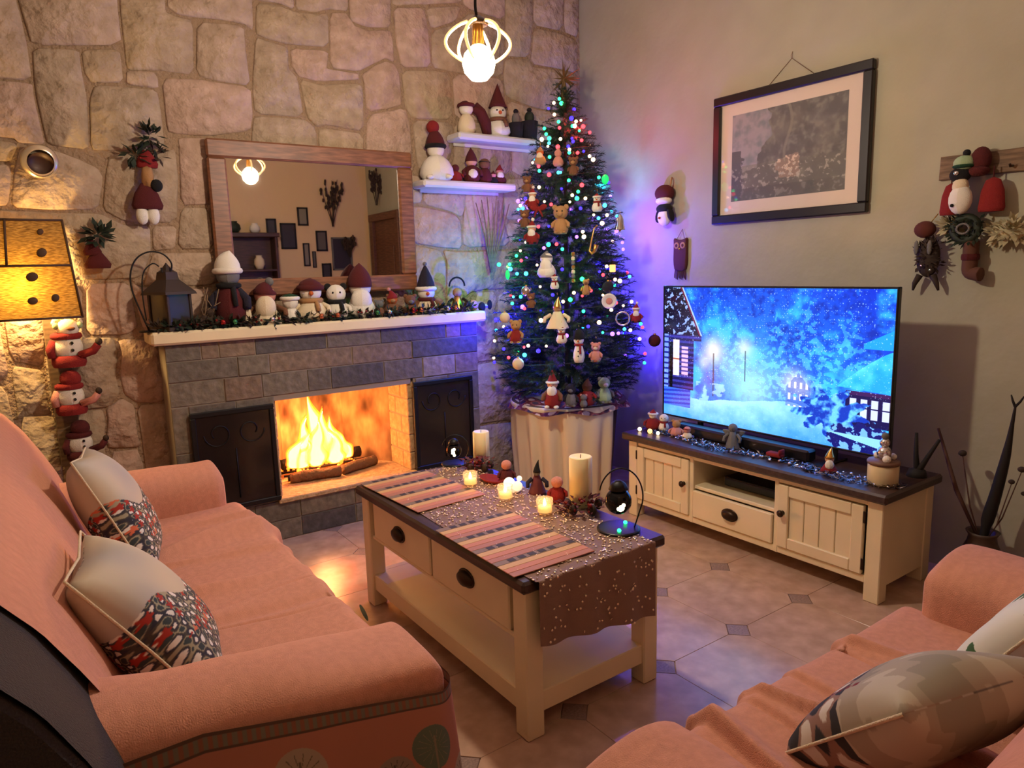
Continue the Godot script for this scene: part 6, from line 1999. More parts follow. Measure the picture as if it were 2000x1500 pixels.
	plush("snowman_figure", "plump snowman in dark red hat and beige scarf in the middle of the mantel", "figurine", G, Vector3(-2.208, y, Z), 0.250, {"body": "cream fluff", "bw": 0.36, "bf": 0.50, "head": "white fluff", "hw": 0.25, "hat": "dark red felt", "hp": 3.0, "hb": 0.3, "lean": 0.05, "brim": "dark red felt", "scarf": "tan plush", "nose": "orange felt", "arms": "cream fluff"}, -0.3)
	plush("snowman_figure", "white snowman wearing a black muffler and earmuffs right of the plump mantel snowman", "figurine", G, Vector3(-2.055, y, Z), 0.200, {"body": "white fluff", "bw": 0.36, "bf": 0.55, "head": "white fluff", "hw": 0.29, "scarf": "black felt", "ears": "black felt", "eyes": true, "arms": "white fluff"}, -0.3)
	plush("gnome_figure", "gnome with round white beard and tall maroon hat before the mirror frame", "figurine", G, Vector3(-1.900, y, Z), 0.330, {"body": "white fluff", "bw": 0.26, "bf": 0.42, "head": "white fluff", "hw": 0.20, "hat": "dark red felt", "hb": 0.0, "hp": 2.6, "lean": 0.02, "beard": "white fluff", "by": 0.75}, -0.3)
	plush("reindeer_figure", "small russet reindeer with a tall leaning cap right of the white-bearded gnome", "figurine", G, Vector3(-1.690, y, Z), 0.170, {"body": "brown plush", "bw": 0.34, "bf": 0.45, "head": "orange felt", "hw": 0.2, "hat": "red felt", "lean": -0.3, "pom": "pink felt", "pw": 0.35, "ears": "brown plush", "snout": "tan plush"}, -0.3)
	plush("mouse_figure", "little grey-brown mouse figure beside the russet reindeer", "figurine", G, Vector3(-1.780, y, Z), 0.095, {"body": "brown plush", "bw": 0.36, "bf": 0.6, "head": "grey felt", "hw": 0.28, "ears": "grey felt"}, -0.3)
	plush("bear_figure", "dark round toy bear beside the navy hatted snowman on the mantel", "figurine", G, Vector3(-1.575, y, Z + 0.02), 0.125, {"body": "brown plush", "bw": 0.42, "bf": 0.5, "head": "brown plush", "hw": 0.30, "ears": "brown plush", "snout": "grey felt", "feet": "tan plush"}, -0.3)
	plush("snowman_figure", "snowman in tall navy hat with white band at the mirror's lower right corner", "figurine", G, Vector3(-1.448, y, Z), 0.315, {"body": "cream fluff", "bw": 0.24, "bf": 0.30, "head": "white fluff", "hw": 0.175, "hat": "navy felt", "hb": 0.35, "hp": 1.5, "lean": 0.0, "brim": "white fluff", "pom": "grey felt", "pw": 0.25, "scarf": "dark red felt", "nose": "orange felt", "arms": "brown plush"}, -0.3)
	# gold angel with an arched wire over its head
	var an := plush("angel_figure", "shiny gold angel under a dark arched wire near the tree end of the mantel", "figurine", G, Vector3(-1.215, y, Z), 0.165, {"body": "gold", "bw": 0.36, "bf": 0.62, "cone": true, "head": "tan plush", "hw": 0.19, "arms": "bronze"}, -0.3)
	st = S()
	pts = []
	for i in 13:
		var a := PI * i / 12.0
		pts.append(Vector3(cos(a) * 0.052, 0.165 + sin(a) * 0.058, 0))
	tube(st, pts, 0.006, 7)
	obj("arch", st, M("black felt"), an)
	# a sitter with dark boots over the end of the shelf
	var si := thing("sitting_figure", "small pale sitting figure with dark boots dangling off the tree end of the mantel", "figurine", Vector3(-1.105, y, 0.16), 0.0, G)
	st = S()
	ell(st, Vector3(0, 0.035, 0), Vector3(0.035, 0.036, 0.03), 12, 9)
	obj("body", st, M("pink felt"), si)
	for q in [[Vector3(0.055, 0.020, 0.02), Vector3(0.026, 0.034, 0.024)], [Vector3(0.125, 0.032, 0.01), Vector3(0.017, 0.034, 0.02)]]:
		st = S()
		ell(st, q[0], q[1], 10, 8)
		obj("boot", st, M("black felt"), si)
	st = S()
	tube(st, [Vector3(0.01, 0.02, 0), Vector3(0.06, 0.03, 0.0), Vector3(0.12, 0.02, 0)], 0.012, 7)
	obj("leg", st, M("white fluff"), si)

func smooth(p: Array, n: int) -> Array:
	var c := Curve3D.new()
	for i in p.size():
		var a: Vector3 = p[maxi(i - 1, 0)]
		var b: Vector3 = p[mini(i + 1, p.size() - 1)]
		c.add_point(p[i], (a - b) / 6.0, (b - a) / 6.0)
	var out := []
	for i in p.size() - 1:
		for k in n:
			out.append(c.sample(i, float(k) / n))
	out.append(p[p.size() - 1])
	return out

func left_wall_things():
	rng.seed = 52
	# round dish with a pale rim
	var t := thing("wall_dish", "round dark dish with pale shiny rim on the stone wall above the gold lampshade", "wall dish", Vector3(-3.450, 2.090, 0.045))
	t.basis = Basis(Vector3.RIGHT, 0.25) * Basis(Vector3.UP, 0.15)
	var flat := Basis(Vector3.RIGHT, PI / 2)
	var st := S()
	lathe(st, [Vector2(0, 0.0), Vector2(0.03, 0.002), Vector2(0.052, 0.016), Vector2(0.056, 0.03)], 28, Transform3D(flat, Vector3(0, -0.012, 0)))
	obj("bowl", st, M("dark copper", Color(0.30, 0.20, 0.15), 0.5, 0.3), t)
	st = S()
	lathe(st, [Vector2(0.056, 0.03), Vector2(0.074, 0.026), Vector2(0.080, 0.012), Vector2(0.070, -0.004), Vector2(0.0, -0.014)], 28, Transform3D(flat, Vector3.ZERO))
	obj("rim", st, M("pale metal", Color(0.80, 0.72, 0.60), 0.25, 0.6), t)
	# woven gold lampshade
	var L := thing("wall_lamp", "lit wall lamp with a woven gold shade, dark bars and shell motifs", "wall lamp", Vector3(-3.590, 1.35, 0.03))
	var shade := M("gold weave", Color(0.86, 0.72, 0.42), 0.6)
	shade.albedo_texture = noise_tex("gold weave", 0.09, 3, Color(0.42, 0.36, 0.26), Color(1, 1, 1))
	shade.uv1_scale = Vector3(1.0, 4.0, 1.0)
	shade.backlight_enabled = true
	shade.backlight = Color(0.62, 0.57, 0.40)
	relief(shade, noise_tex("weave", 0.25, 2, Color.BLACK, Color.WHITE), 0.4, 3.0)
	shade.uv1_scale = Vector3(1.2, 9.0, 1.2)
	var wt := 0.192
	var wb := 0.225
	var zt := 0.165
	var zb := 0.190
	var hh := 0.455
	for side in 3:
		for row in 2:
			var y0 := 0.0 if row == 0 else hh * 0.54
			var y1 := hh * 0.54 if row == 0 else hh
			var k0 := y0 / hh
			var k1 := y1 / hh
			st = S(false)
			var w0 := lerpf(wb, wt, k0)
			var w1 := lerpf(wb, wt, k1)
			var d0 := lerpf(zb, zt, k0)
			var d1 := lerpf(zb, zt, k1)
			var a := [Vector3(-w0, y0, d0), Vector3(w0, y0, d0), Vector3(w1, y1, d1), Vector3(-w1, y1, d1)]
			if side == 1:
				a = [Vector3(w0, y0, d0), Vector3(w0, y0, 0.0), Vector3(w1, y1, 0.0), Vector3(w1, y1, d1)]
			elif side == 2:
				a = [Vector3(-w0, y0, 0.0), Vector3(-w0, y0, d0), Vector3(-w1, y1, d1), Vector3(-w1, y1, 0.0)]
			quad_uv(st, a[0], a[1], a[2], a[3])
			obj("shade_panel", st, shade, L)
	for q in [[Vector3(-wb, 0, zb), Vector3(wb, 0, zb)], [Vector3(-wt, hh, zt), Vector3(wt, hh, zt)], [Vector3(-wb * 0.93, hh * 0.54, 0.178), Vector3(wb * 0.93, hh * 0.54, 0.178)], [Vector3(wb, 0, zb), Vector3(wt, hh, zt)], [Vector3(-wb, 0, zb), Vector3(-wt, hh, zt)], [Vector3(-0.045, hh * 0.54, 0.180), Vector3(-0.030, hh, 0.168)], [Vector3(wb, 0, zb), Vector3(wb, 0, 0)], [Vector3(wt, hh, zt), Vector3(wt, hh, 0)]]:
		st = S()
		tube(st, [q[0], q[1]], 0.006, 6)
		obj("frame_bar", st, M("bark brown", Color(0.30, 0.20, 0.10), 0.7), L)
	for q in [[Vector3(0.095, 0.305, 0.184), 0.024], [Vector3(0.045, 0.195, 0.190), 0.026], [Vector3(0.035, 0.085, 0.193), 0.022], [Vector3(0.125, 0.095, 0.193), 0.020], [Vector3(0.10, 0.40, 0.178), 0.016], [Vector3(-0.13, 0.30, 0.184), 0.022]]:
		st = S()
		ell(st, q[0], Vector3(q[1], q[1] * 0.8, 0.006), 10, 7, Basis(Vector3.BACK, q[0].x * 9.0))
		obj("shell", st, M("bark brown"), L)
	st = S()
	ell(st, Vector3(-0.010, 0.15, 0.085), Vector3.ONE * 0.032, 12, 9)
	obj("bulb", st, glow("wall bulb", Color(1.0, 0.80, 0.48), 9.0), L)
	st = S()
	tube(st, [Vector3(-0.01, 0.19, 0.085), Vector3(-0.01, 0.30, 0.08), Vector3(-0.01, 0.34, 0.0)], 0.010, 7)
	obj("bracket", st, M("bronze"), L)
	# long hanging with holly and red bells
	var H := thing("wall_hanging", "long hanging of dark leaves, red cloth bells and white tassel left of the mirror", "wall hanging", Vector3(-2.99, 1.80, 0.035))
	foliage_clump(H, "upper_leaves", Vector3(0.035, 0.44, 0.015), Vector3(0.045, 0.07, 0.02), 40, 0.06, "leaf dark")
	foliage_clump(H, "side_leaves", Vector3(-0.045, 0.345, 0.02), Vector3(0.045, 0.035, 0.02), 26, 0.06, "leaf dark")
	foliage_clump(H, "brown_leaves", Vector3(0.055, 0.36, 0.02), Vector3(0.04, 0.04, 0.02), 20, 0.05, "leaf brown")
	for q in [[Vector3(0.005, 0.285, 0.02), 0.052, 0.085, "red felt"], [Vector3(-0.015, 0.075, 0.03), 0.075, 0.13, "dark red felt"]]:
		st = S()
		lathe(st, [Vector2(0, 0.0), Vector2(q[1] * 0.9, 0.0), Vector2(q[1], 0.02), Vector2(q[1] * 0.75, q[2] * 0.6), Vector2(q[1] * 0.3, q[2]), Vector2(0, q[2] * 1.02)], 16, Transform3D(Basis.from_scale(Vector3(1, 1, 0.5)), q[0]), 0.05, 6)
		obj("cloth_bell", st, M(q[3]), H)
	st = S()
	tube(st, [Vector3(0.0, 0.29, 0.02), Vector3(0.0, 0.24, 0.025), Vector3(-0.01, 0.19, 0.025)], [0.024, 0.030, 0.024], 9)
	obj("trunk", st, M("tan plush"), H)
	st = S()
	ell(st, Vector3(0.035, 0.195, 0.04), Vector3(0.030, 0.032, 0.026), 10, 8)
	obj("dark_ball", st, M("black felt"), H)
	for s in [-1.0, 1.0]:
		st = S()
		ell(st, Vector3(-0.020 + s * 0.026, 0.045, 0.04), Vector3(0.030, 0.048, 0.024), 10, 8)
		obj("tassel", st, M("white fluff"), H)
	var hs := thing("wall_hanging", "short sprig with dark leaves above a red cloth bell, beside the gold lampshade", "wall hanging", Vector3(-3.265, 1.58, 0.04))
	foliage_clump(hs, "leaves", Vector3(0.02, 0.165, 0.015), Vector3(0.055, 0.045, 0.02), 40, 0.065, "leaf dark")
	for q in [[Vector3(-0.012, 0.065, 0.02), 0.04, 0.075], [Vector3(0.006, 0.0, 0.02), 0.058, 0.085]]:
		st = S()
		lathe(st, [Vector2(0, 0.0), Vector2(q[1] * 0.9, 0.0), Vector2(q[1], 0.02), Vector2(q[1] * 0.7, q[2] * 0.6), Vector2(q[1] * 0.3, q[2]), Vector2(0, q[2])], 14, Transform3D(Basis.from_scale(Vector3(1, 1, 0.5)), q[0]), 0.05, 6)
		obj("cloth_bell", st, M("dark red felt"), hs)
	# plank with climbing snowmen
	var p := thing("snowman_plank", "upright wooden plank hung with three stuffed snowmen in red, under the gold lampshade", "wall decoration", Vector3(-3.455, 0.60, 0.035))
	st = S(false)
	bx(st, Vector3(-0.02, 0.37, -0.012), Vector3(0.10, 0.76, 0.016), 0.004)
	obj("plank", st, M("old plank"), p)
	for k in 3:
		var by: float = [0.52, 0.28, 0.04][k]
		var n := Node3D.new()
		n.name = "snowman"
		n.position = Vector3([0.02, 0.005, 0.02][k], by, 0.04)
		n.scale = Vector3.ONE * [1.0, 0.92, 0.85][k]
		p.add_child(n, true)
		var R := "red felt" if k < 2 else "dark red felt"
		st = S()
		ell(st, Vector3(0, 0.08, 0), Vector3(0.068, 0.072, 0.050), 14, 10)
		obj("body", st, M("white fluff"), n)
		st = S()
		ell(st, Vector3(0.01, 0.175, 0.012), Vector3(0.052, 0.048, 0.045), 14, 10)
		obj("head", st, M("white fluff") if k < 1 else M(R), n)
		st = S()
		lathe(st, [Vector2(0.060, 0.118), Vector2(0.070, 0.128), Vector2(0.066, 0.145), Vector2(0.050, 0.152)], 16, Transform3D(Basis.from_scale(Vector3(1, 1, 0.8)), Vector3.ZERO))
		obj("scarf", st, M(R), n)
		st = S()
		lathe(st, [Vector2(0.068, 0.0), Vector2(0.076, 0.02), Vector2(0.074, 0.045), Vector2(0.060, 0.058)], 16, Transform3D(Basis.from_scale(Vector3(1, 1, 0.8)), Vector3(0, -0.02, 0)))
		obj("trousers", st, M(R), n)
		for q in [[Vector3(0.045, 0.035, 0.03), Vector3(0.105, 0.055, 0.045), Vector3(0.128, 0.085, 0.05)], [Vector3(-0.055, 0.11, 0.01), Vector3(-0.075, 0.07, 0.02), Vector3(-0.070, 0.03, 0.02)]]:
			st = S()
			tube(st, q, [0.020, 0.020, 0.018], 8)
			obj("arm", st, M(R) if k != 1 else M("pink felt"), n)
		st = S()
		ell(st, Vector3(0.132, 0.100, 0.052), Vector3(0.017, 0.019, 0.016), 9, 7)
		obj("mitten", st, M("leaf brown"), n)
		for y in [0.065, 0.10]:
			st = S()
			ell(st, Vector3(0.018, y, 0.050), Vector3.ONE * 0.008, 6, 5)
			obj("button", st, M("black felt"), n)
		if k == 0:
			st = S()
			for i in 9:
				var a := PI * i / 8.0
				ell(st, Vector3(0.01 + cos(a) * 0.052, 0.200 + sin(a) * 0.022, 0.015), Vector3.ONE * 0.016, 8, 6)
			obj("wool_cap", st, M("cream fluff"), n)
			for s in [-1.0, 1.0]:
				st = S()
				ell(st, Vector3(0.01 + s * 0.05, 0.185, 0.03), Vector3(0.015, 0.017, 0.013), 8, 6)
				obj("earmuff", st, M("mint felt"), n)
			st = S()
			ell(st, Vector3(0.022, 0.172, 0.058), Vector3(0.018, 0.009, 0.010), 8, 6)
			obj("nose", st, M("brown plush"), n)
	# glitter twigs behind the tree
	var w := thing("glitter_twigs", "spray of brown glitter twigs standing between the shelf and the tree", "twigs", Vector3(-0.93, 1.50, 0.13))
	for i in 7:
		st = S()
		var a := -0.10 + i * 0.045
		tube(st, [Vector3(0, 0, 0), Vector3(a * 0.5, 0.24, 0.01), Vector3(a - 0.02, 0.46 + 0.02 * (i % 3), 0.02)], [0.006, 0.005, 0.003], 5)
		obj("twig", st, M("old plank"), w)

func right_wall_things():
	rng.seed = 66
	var face := PI * 1.5   # local z looks into the room, local x runs along the wall
	# framed forest print
	var t := thing("framed_picture", "large black-framed forest print with a cream mount hanging on the plaster wall", "picture", Vector3(-0.0, 1.7576, 1.751), face)
	var W := 0.976
	var H := 0.743
	var b := 0.052
	for q in [["frame_rail", Vector3(0, b / 2, 0.019), Vector3(W, b, 0.034)], ["frame_rail", Vector3(0, H - b / 2, 0.019), Vector3(W, b, 0.034)], ["frame_stile", Vector3(-W / 2 + b / 2, H / 2, 0.019), Vector3(b, H - 2 * b, 0.034)], ["frame_stile", Vector3(W / 2 - b / 2, H / 2, 0.019), Vector3(b, H - 2 * b, 0.034)]]:
		var st := S(false)
		bx(st, q[1], q[2], 0.006)
		obj(q[0], st, M("black frame", Color(0.085, 0.06, 0.055), 0.4), t)
	var st := S(false)
	bx(st, Vector3(0, H / 2, 0.010), Vector3(W - b, H - b, 0.008))
	obj("mount", st, M("mount card", Color(0.86, 0.78, 0.70), 0.7), t)
	st = S(false)
	var x := W / 2 - b - 0.078
	var z := 0.0148
	quad_uv(st, Vector3(-x, b + 0.075, z), Vector3(x, b + 0.075, z), Vector3(x, H - b - 0.068, z), Vector3(-x, H - b - 0.068, z))
	var m := M("forest print", Color.WHITE, 0.6)
	m.albedo_texture = painted(384, 264, forest_colour)
	obj("print", st, m, t)
	st = S(false)
	bx(st, Vector3(0, H / 2, 0.0185), Vector3(W - 2 * b + 0.012, H - 2 * b + 0.012, 0.002))
	var gm := M("picture glass", Color(1, 1, 1, 0.04), 0.05)
	gm.transparency = BaseMaterial3D.TRANSPARENCY_ALPHA
	obj("glass", st, gm, t)
	st = S()
	tube(st, [Vector3(-0.14, H - 0.01, 0.006), Vector3(0.015, H + 0.115, 0.006), Vector3(0.17, H - 0.01, 0.006)], 0.0018, 5)
	obj("cord", st, M("old plank"), t)
	st = S()
	tube(st, [Vector3(0.015, H + 0.15, 0.0), Vector3(0.015, H + 0.13, 0.012), Vector3(0.015, H + 0.115, 0.010)], 0.0025, 5)
	obj("hook", st, M("pale metal"), t)
	# penguin pair and owl between tree and picture
	var p := thing("penguin_hanging", "hanging maroon cap over a small black and white penguin head, beside the tree", "wall hanging", Vector3(-0.045, 1.77, 0.892), face)
	for q in [["cap", Vector3(-0.005, 0.215, 0.0), Vector3(0.075, 0.055, 0.05), "dark red felt"], ["brim", Vector3(0.0, 0.165, 0.012), Vector3(0.062, 0.028, 0.042), "white fluff"], ["scarf", Vector3(0.005, 0.115, 0.012), Vector3(0.062, 0.034, 0.042), "black felt"], ["face", Vector3(0.01, 0.060, 0.016), Vector3(0.052, 0.058, 0.036), "white fluff"]]:
		st = S()
		ell(st, q[1], q[2], 14, 10)
		obj(q[0], st, M(q[3]), p)
	for s in [-1.0, 1.0]:
		st = S()
		ell(st, Vector3(0.01 + s * 0.05, 0.075, 0.012), Vector3(0.018, 0.05, 0.03), 9, 7, Basis(Vector3.BACK, s * 0.3))
		obj("flipper", st, M("black felt"), p)
	st = S()
	ell(st, Vector3(0.0, 0.055, 0.052), Vector3(0.010, 0.008, 0.014), 8, 6)
	obj("beak", st, M("orange felt"), p)
	st = S()
	tube(st, [Vector3(0.045, 0.255, 0.0), Vector3(0.05, 0.29, 0.0), Vector3(0.04, 0.31, -0.02)], 0.006, 6)
	obj("loop", st, M("tan plush"), p)
	var o := thing("owl_hanging", "flat reddish brown owl hanging with pale ring eyes and stringy tail, above the television", "wall hanging", Vector3(-0.012, 1.432, 1.0), face)
	st = S()
	slab(st, rounded([Vector2(-0.045, 0.045), Vector2(0.045, 0.045), Vector2(0.058, 0.10), Vector2(0.056, 0.20), Vector2(0.058, 0.262), Vector2(0.025, 0.248), Vector2(-0.025, 0.248), Vector2(-0.058, 0.262), Vector2(-0.056, 0.20), Vector2(-0.058, 0.10)]), -0.008, 0.010, 0.006)
	obj("body", st, M("owl felt", Color(0.30, 0.135, 0.10), 0.9), o)
	for s in [-1.0, 1.0]:
		st = S()
		lathe(st, [Vector2(0.010, 0.012), Vector2(0.021, 0.013), Vector2(0.022, 0.009)], 14, Transform3D(Basis(Vector3.RIGHT, PI / 2), Vector3(s * 0.026, 0.210, 0.0)))
		obj("eye_ring", st, M("tan plush"), o)
	st = S()
	lathe(st, [Vector2(0.008, 0.0), Vector2(0.0, 0.016)], 8, Transform3D(Basis(Vector3.RIGHT, PI / 2), Vector3(0, 0.188, 0.010)))
	obj("beak", st, M("gold"), o)
	for i in 9:
		st = S()
		var fx := -0.042 + i * 0.0105
		tube(st, [Vector3(fx, 0.055, 0), Vector3(fx * 1.1, 0.02, 0.002), Vector3(fx * 1.15 + 0.003 * sin(i * 3.0), 0.0 - 0.006 * (i % 3), 0.0)], 0.0035, 5)
		obj("fringe", st, M("owl felt"), o)
	st = S()
	tube(st, [Vector3(-0.03, 0.255, 0), Vector3(0.01, 0.315, -0.004), Vector3(0.03, 0.255, 0)], 0.0018, 5)
	obj("cord", st, M("old plank"), o)
	# cone man
	var c := thing("cone_hanging", "hanging man made of dark pine cones with a russet felt hat, beside the television shadow", "wall hanging", Vector3(-0.05, 1.378, 2.560), face)
	foliage_clump(c, "cone_scales", Vector3(0.005, 0.155, 0.0), Vector3(0.068, 0.10, 0.03), 150, 0.030, "leaf brown")
	st = S()
	ell(st, Vector3(0, 0.145, -0.005), Vector3(0.055, 0.095, 0.028), 12, 9)
	obj("core", st, M("twig"), c)
	st = S()
	ell(st, Vector3(-0.02, 0.275, 0.0), Vector3(0.050, 0.040, 0.035), 12, 9)
	obj("hat", st, M("russet felt", Color(0.32, 0.13, 0.08), 0.9), c)
	for s in [-1.0, 1.0]:
		st = S()
		ell(st, Vector3(s * 0.03 - 0.012, 0.19, 0.028), Vector3(0.012, 0.035, 0.008), 8, 6)
		obj("petal", st, M("grey felt"), c)
		st = S()
		tube(st, [Vector3(s * 0.03, 0.06, 0), Vector3(s * 0.05, 0.02, 0.004), Vector3(s * 0.058, -0.012, 0.0)], [0.016, 0.012, 0.005], 7)
		obj("leg", st, M("twig"), c)
	for q in [Vector3(-0.01, 0.105, 0.036), Vector3(0.03, 0.085, 0.036)]:
		st = S()
		ell(st, q, Vector3.ONE * 0.006, 7, 5)
		obj("bead", st, M("silver"), c)
	st = S()
	tube(st, [Vector3(0.0, 0.30, 0), Vector3(0.03, 0.345, -0.01)], 0.0025, 5)
	obj("loop", st, M("gold"), c)
	# rough board with its hangings
	var bd := thing("peg_board", "rough bark-brown peg board fixed to the plaster wall at the edge of the view", "board", Vector3(-0.001, 1.876, 2.572), face)
	st = S(false)
	var poly := [Vector2(0, 0.0), Vector2(0.28, 0.004), Vector2(0.56, -0.003), Vector2(0.60, 0.05), Vector2(0.59, 0.108), Vector2(0.30, 0.102), Vector2(0.003, 0.106)]
	slab(st, poly, 0.0, 0.022, 0.004)
	obj("plank", st, M("old plank"), bd)
	for q in [0.10, 0.30, 0.50]:
		st = S()
		tube(st, [Vector3(q, 0.03, 0.02), Vector3(q, 0.025, 0.045), Vector3(q, 0.035, 0.052)], 0.005, 6)
		obj("peg", st, M("bronze"), bd)
	var pg := thing("penguin_hanging", "white-bellied stuffed penguin in a striped grey-green cap hanging from the peg board", "wall hanging", Vector3(-0.075, 1.72, 2.700), face)
	for q in [["belly", Vector3(0, 0.055, 0.012), Vector3(0.050, 0.066, 0.036), "white fluff"], ["neck", Vector3(-0.005, 0.115, 0.008), Vector3(0.034, 0.04, 0.028), "cream fluff"], ["head", Vector3(-0.012, 0.165, 0.0), Vector3(0.046, 0.034, 0.036), "black felt"], ["cap", Vector3(0.0, 0.215, 0.0), Vector3(0.045, 0.035, 0.036), "mint felt"], ["cap_band", Vector3(0.0, 0.202, 0.002), Vector3(0.047, 0.013, 0.038), "green felt"], ["cap_tip", Vector3(0.008, 0.258, 0.0), Vector3(0.016, 0.016, 0.016), "black felt"], ["bead", Vector3(-0.015, 0.172, 0.036), Vector3(0.012, 0.010, 0.008), "silver"]]:
		st = S()
		ell(st, q[1], q[2], 12, 9)
		obj(q[0], st, M(q[3]), pg)
	st = S()
	ell(st, Vector3(-0.02, 0.03, 0.046), Vector3.ONE * 0.008, 7, 5)
	obj("button", st, M("black felt"), pg)
	for q in [["red_bell", "deep red cloth bell hanging left of the peg board penguin", Vector3(-0.05, 1.712, 2.643), 0.045, 0.145], ["red_bell", "wide deep red cloth bell hanging on the window side of the peg board penguin", Vector3(-0.055, 1.715, 2.815), 0.055, 0.150]]:
		var rb := thing(q[0], q[1], "wall hanging", q[2], face, "red cloth bells on the peg board")
		st = S()
		lathe(st, [Vector2(0, 0.0), Vector2(q[3] * 0.92, 0.0), Vector2(q[3], 0.015), Vector2(q[3] * 0.85, q[4] * 0.6), Vector2(q[3] * 0.55, q[4] * 0.9), Vector2(0, q[4])], 16, Transform3D(Basis.from_scale(Vector3(1, 1, 0.6)), Vector3.ZERO), 0.04, 6)
		obj("cloth_bell", st, M("red felt"), rb)
		st = S()
		tube(st, [Vector3(0, q[4] * 0.97, 0), Vector3(0, q[4] + 0.045, 0.0)], 0.003, 5)
		obj("loop", st, M("dark red felt"), rb)
	var mc := thing("maroon_cap", "crumpled maroon cap hung on the middle peg of the board", "cap", Vector3(-0.055, 1.925, 2.775), face)
	st = S()
	ell(st, Vector3(-0.015, 0.02, 0), Vector3(0.042, 0.055, 0.036), 12, 9)
	obj("crown", st, M("dark red felt"), mc)
	st = S()
	ell(st, Vector3(-0.02, -0.03, 0.005), Vector3(0.046, 0.024, 0.040), 12, 8)
	obj("cuff", st, M("dark red felt"), mc)
	var wr := thing("wreath", "small dark green wreath with a pale ring under the peg board penguin", "wreath", Vector3(-0.065, 1.645, 2.722), face)
	st = S()
	var ring := []
	for i in 22:
		ring.append(Vector3(cos(TAU * i / 22.0), sin(TAU * i / 22.0), 0) * 0.050)
	tube(st, ring, 0.020, 7, true)
	obj("core", st, M("leaf dark"), wr)
	for i in 9:
		var a := TAU * i / 9.0
		foliage_clump(wr, "leaves", Vector3(cos(a) * 0.052, sin(a) * 0.052, 0.005), Vector3(0.026, 0.026, 0.02), 12, 0.035, "leaf dark")
	ring = []
	for i in 18:
		ring.append(Vector3(cos(TAU * i / 18.0) * 0.026, sin(TAU * i / 18.0) * 0.022, 0.028))
	st = S()
	tube(st, ring, 0.005, 6, true)
	obj("pale_ring", st, M("grey felt"), wr)
	var bt := thing("hanging_boot", "brown knitted boot hanging below the small wreath", "stocking", Vector3(-0.05, 1.420, 2.745), face)
	st = S()
	tube(st, smooth([Vector3(0, 0.17, 0), Vector3(0, 0.09, 0), Vector3(0.002, 0.035, 0), Vector3(0.03, 0.022, 0.005), Vector3(0.05, 0.02, 0.008)], 4), 0.032, 10)
	obj("boot", st, M("boot knit", Color(0.36, 0.22, 0.16), 0.95), bt)
	st = S()
	lathe(st, [Vector2(0.036, 0.085), Vector2(0.038, 0.098), Vector2(0.036, 0.112)], 12)
	obj("band", st, M("dark red felt"), bt)
	for q in [[Vector3(-0.045, 1.625, 2.885), 0.085, "loose bunch of off-white wool hanging beside the small wreath", 120], [Vector3(-0.045, 1.665, 2.655), 0.04, "small tuft of off-white wool under the first red bell", 50]]:
		var tf := thing("wool_tuft", q[2], "wool tuft", q[0], face, "wool tufts on the peg board")
		st = S()
		ell(st, Vector3(0, 0, 0.0), Vector3(q[1] * 0.85, q[1] * 0.5, 0.028), 12, 9)
		obj("core", st, M("wool", Color(0.70, 0.66, 0.52), 0.95), tf)
		foliage_clump(tf, "strands", Vector3.ZERO, Vector3(q[1] * 0.95, q[1] * 0.55, 0.035), q[3], 0.05, "wool")
	# floor vase with tall dark pods behind the cabinet end
	var v := thing("floor_vase", "brown floor vase holding a tall dark forked pod and dry stalks beside the cabinet", "vase", Vector3(-0.165, 0.0, 2.93))
	st = S()
	lathe(st, [Vector2(0, 0), Vector2(0.08, 0), Vector2(0.105, 0.06), Vector2(0.10, 0.15), Vector2(0.06, 0.24), Vector2(0.055, 0.27), Vector2(0.068, 0.29), Vector2(0.05, 0.285), Vector2(0.045, 0.22), Vector2(0, 0.2)], 20)
	obj("vase", st, M("vase clay", Color(0.27, 0.19, 0.14), 0.5), v)
	st = S()
	tube(st, smooth([Vector3(0.0, 0.22, 0.0), Vector3(0.01, 0.34, 0.01), Vector3(0.01, 0.48, 0.035), Vector3(0.012, 0.66, 0.060), Vector3(0.012, 0.80, 0.072), Vector3(0.012, 0.88, 0.078)], 4), [0.016, 0.017, 0.018, 0.019, 0.026, 0.027, 0.026, 0.025, 0.024, 0.023, 0.022, 0.020, 0.018, 0.015, 0.012, 0.010, 0.008, 0.007, 0.006, 0.005, 0.004], 9)
	obj("pod", st, M("pod bark", Color(0.085, 0.06, 0.045), 0.8), v)
	for s in [-0.018, 0.03]:
		st = S()
		tube(st, [Vector3(0.012, 0.875, 0.077), Vector3(0.012, 0.90, 0.077 + s * 0.6), Vector3(0.012, 0.925, 0.077 + s)], [0.006, 0.005, 0.003], 6)
		obj("pod_tip", st, M("pod bark"), v)
	for q in [[Vector3(0.05, 0.72, -0.24), 0.010], [Vector3(0.03, 0.62, -0.12), 0.004], [Vector3(-0.01, 0.60, 0.13), 0.003], [Vector3(-0.02, 0.54, 0.10), 0.003]]:
		st = S()
		var e: Vector3 = q[0]
		tube(st, [Vector3(0, 0.22, 0), e * Vector3(0.5, 0.62, 0.55), e], [q[1] * 0.5, q[1], q[1] * 0.6], 6)
		obj("stalk", st, M("russet stalk", Color(0.30, 0.18, 0.13), 0.85), v)
	for q in [[Vector3(0.03, 0.625, -0.12), 0.018], [Vector3(-0.01, 0.61, 0.13), 0.016], [Vector3(-0.02, 0.55, 0.10), 0.013], [Vector3(0.01, 0.50, 0.14), 0.012]]:
		st = S()
		ell(st, q[0], Vector3(q[1], q[1] * 0.8, q[1]), 9, 7)
		obj("seed_head", st, M("twig"), v)

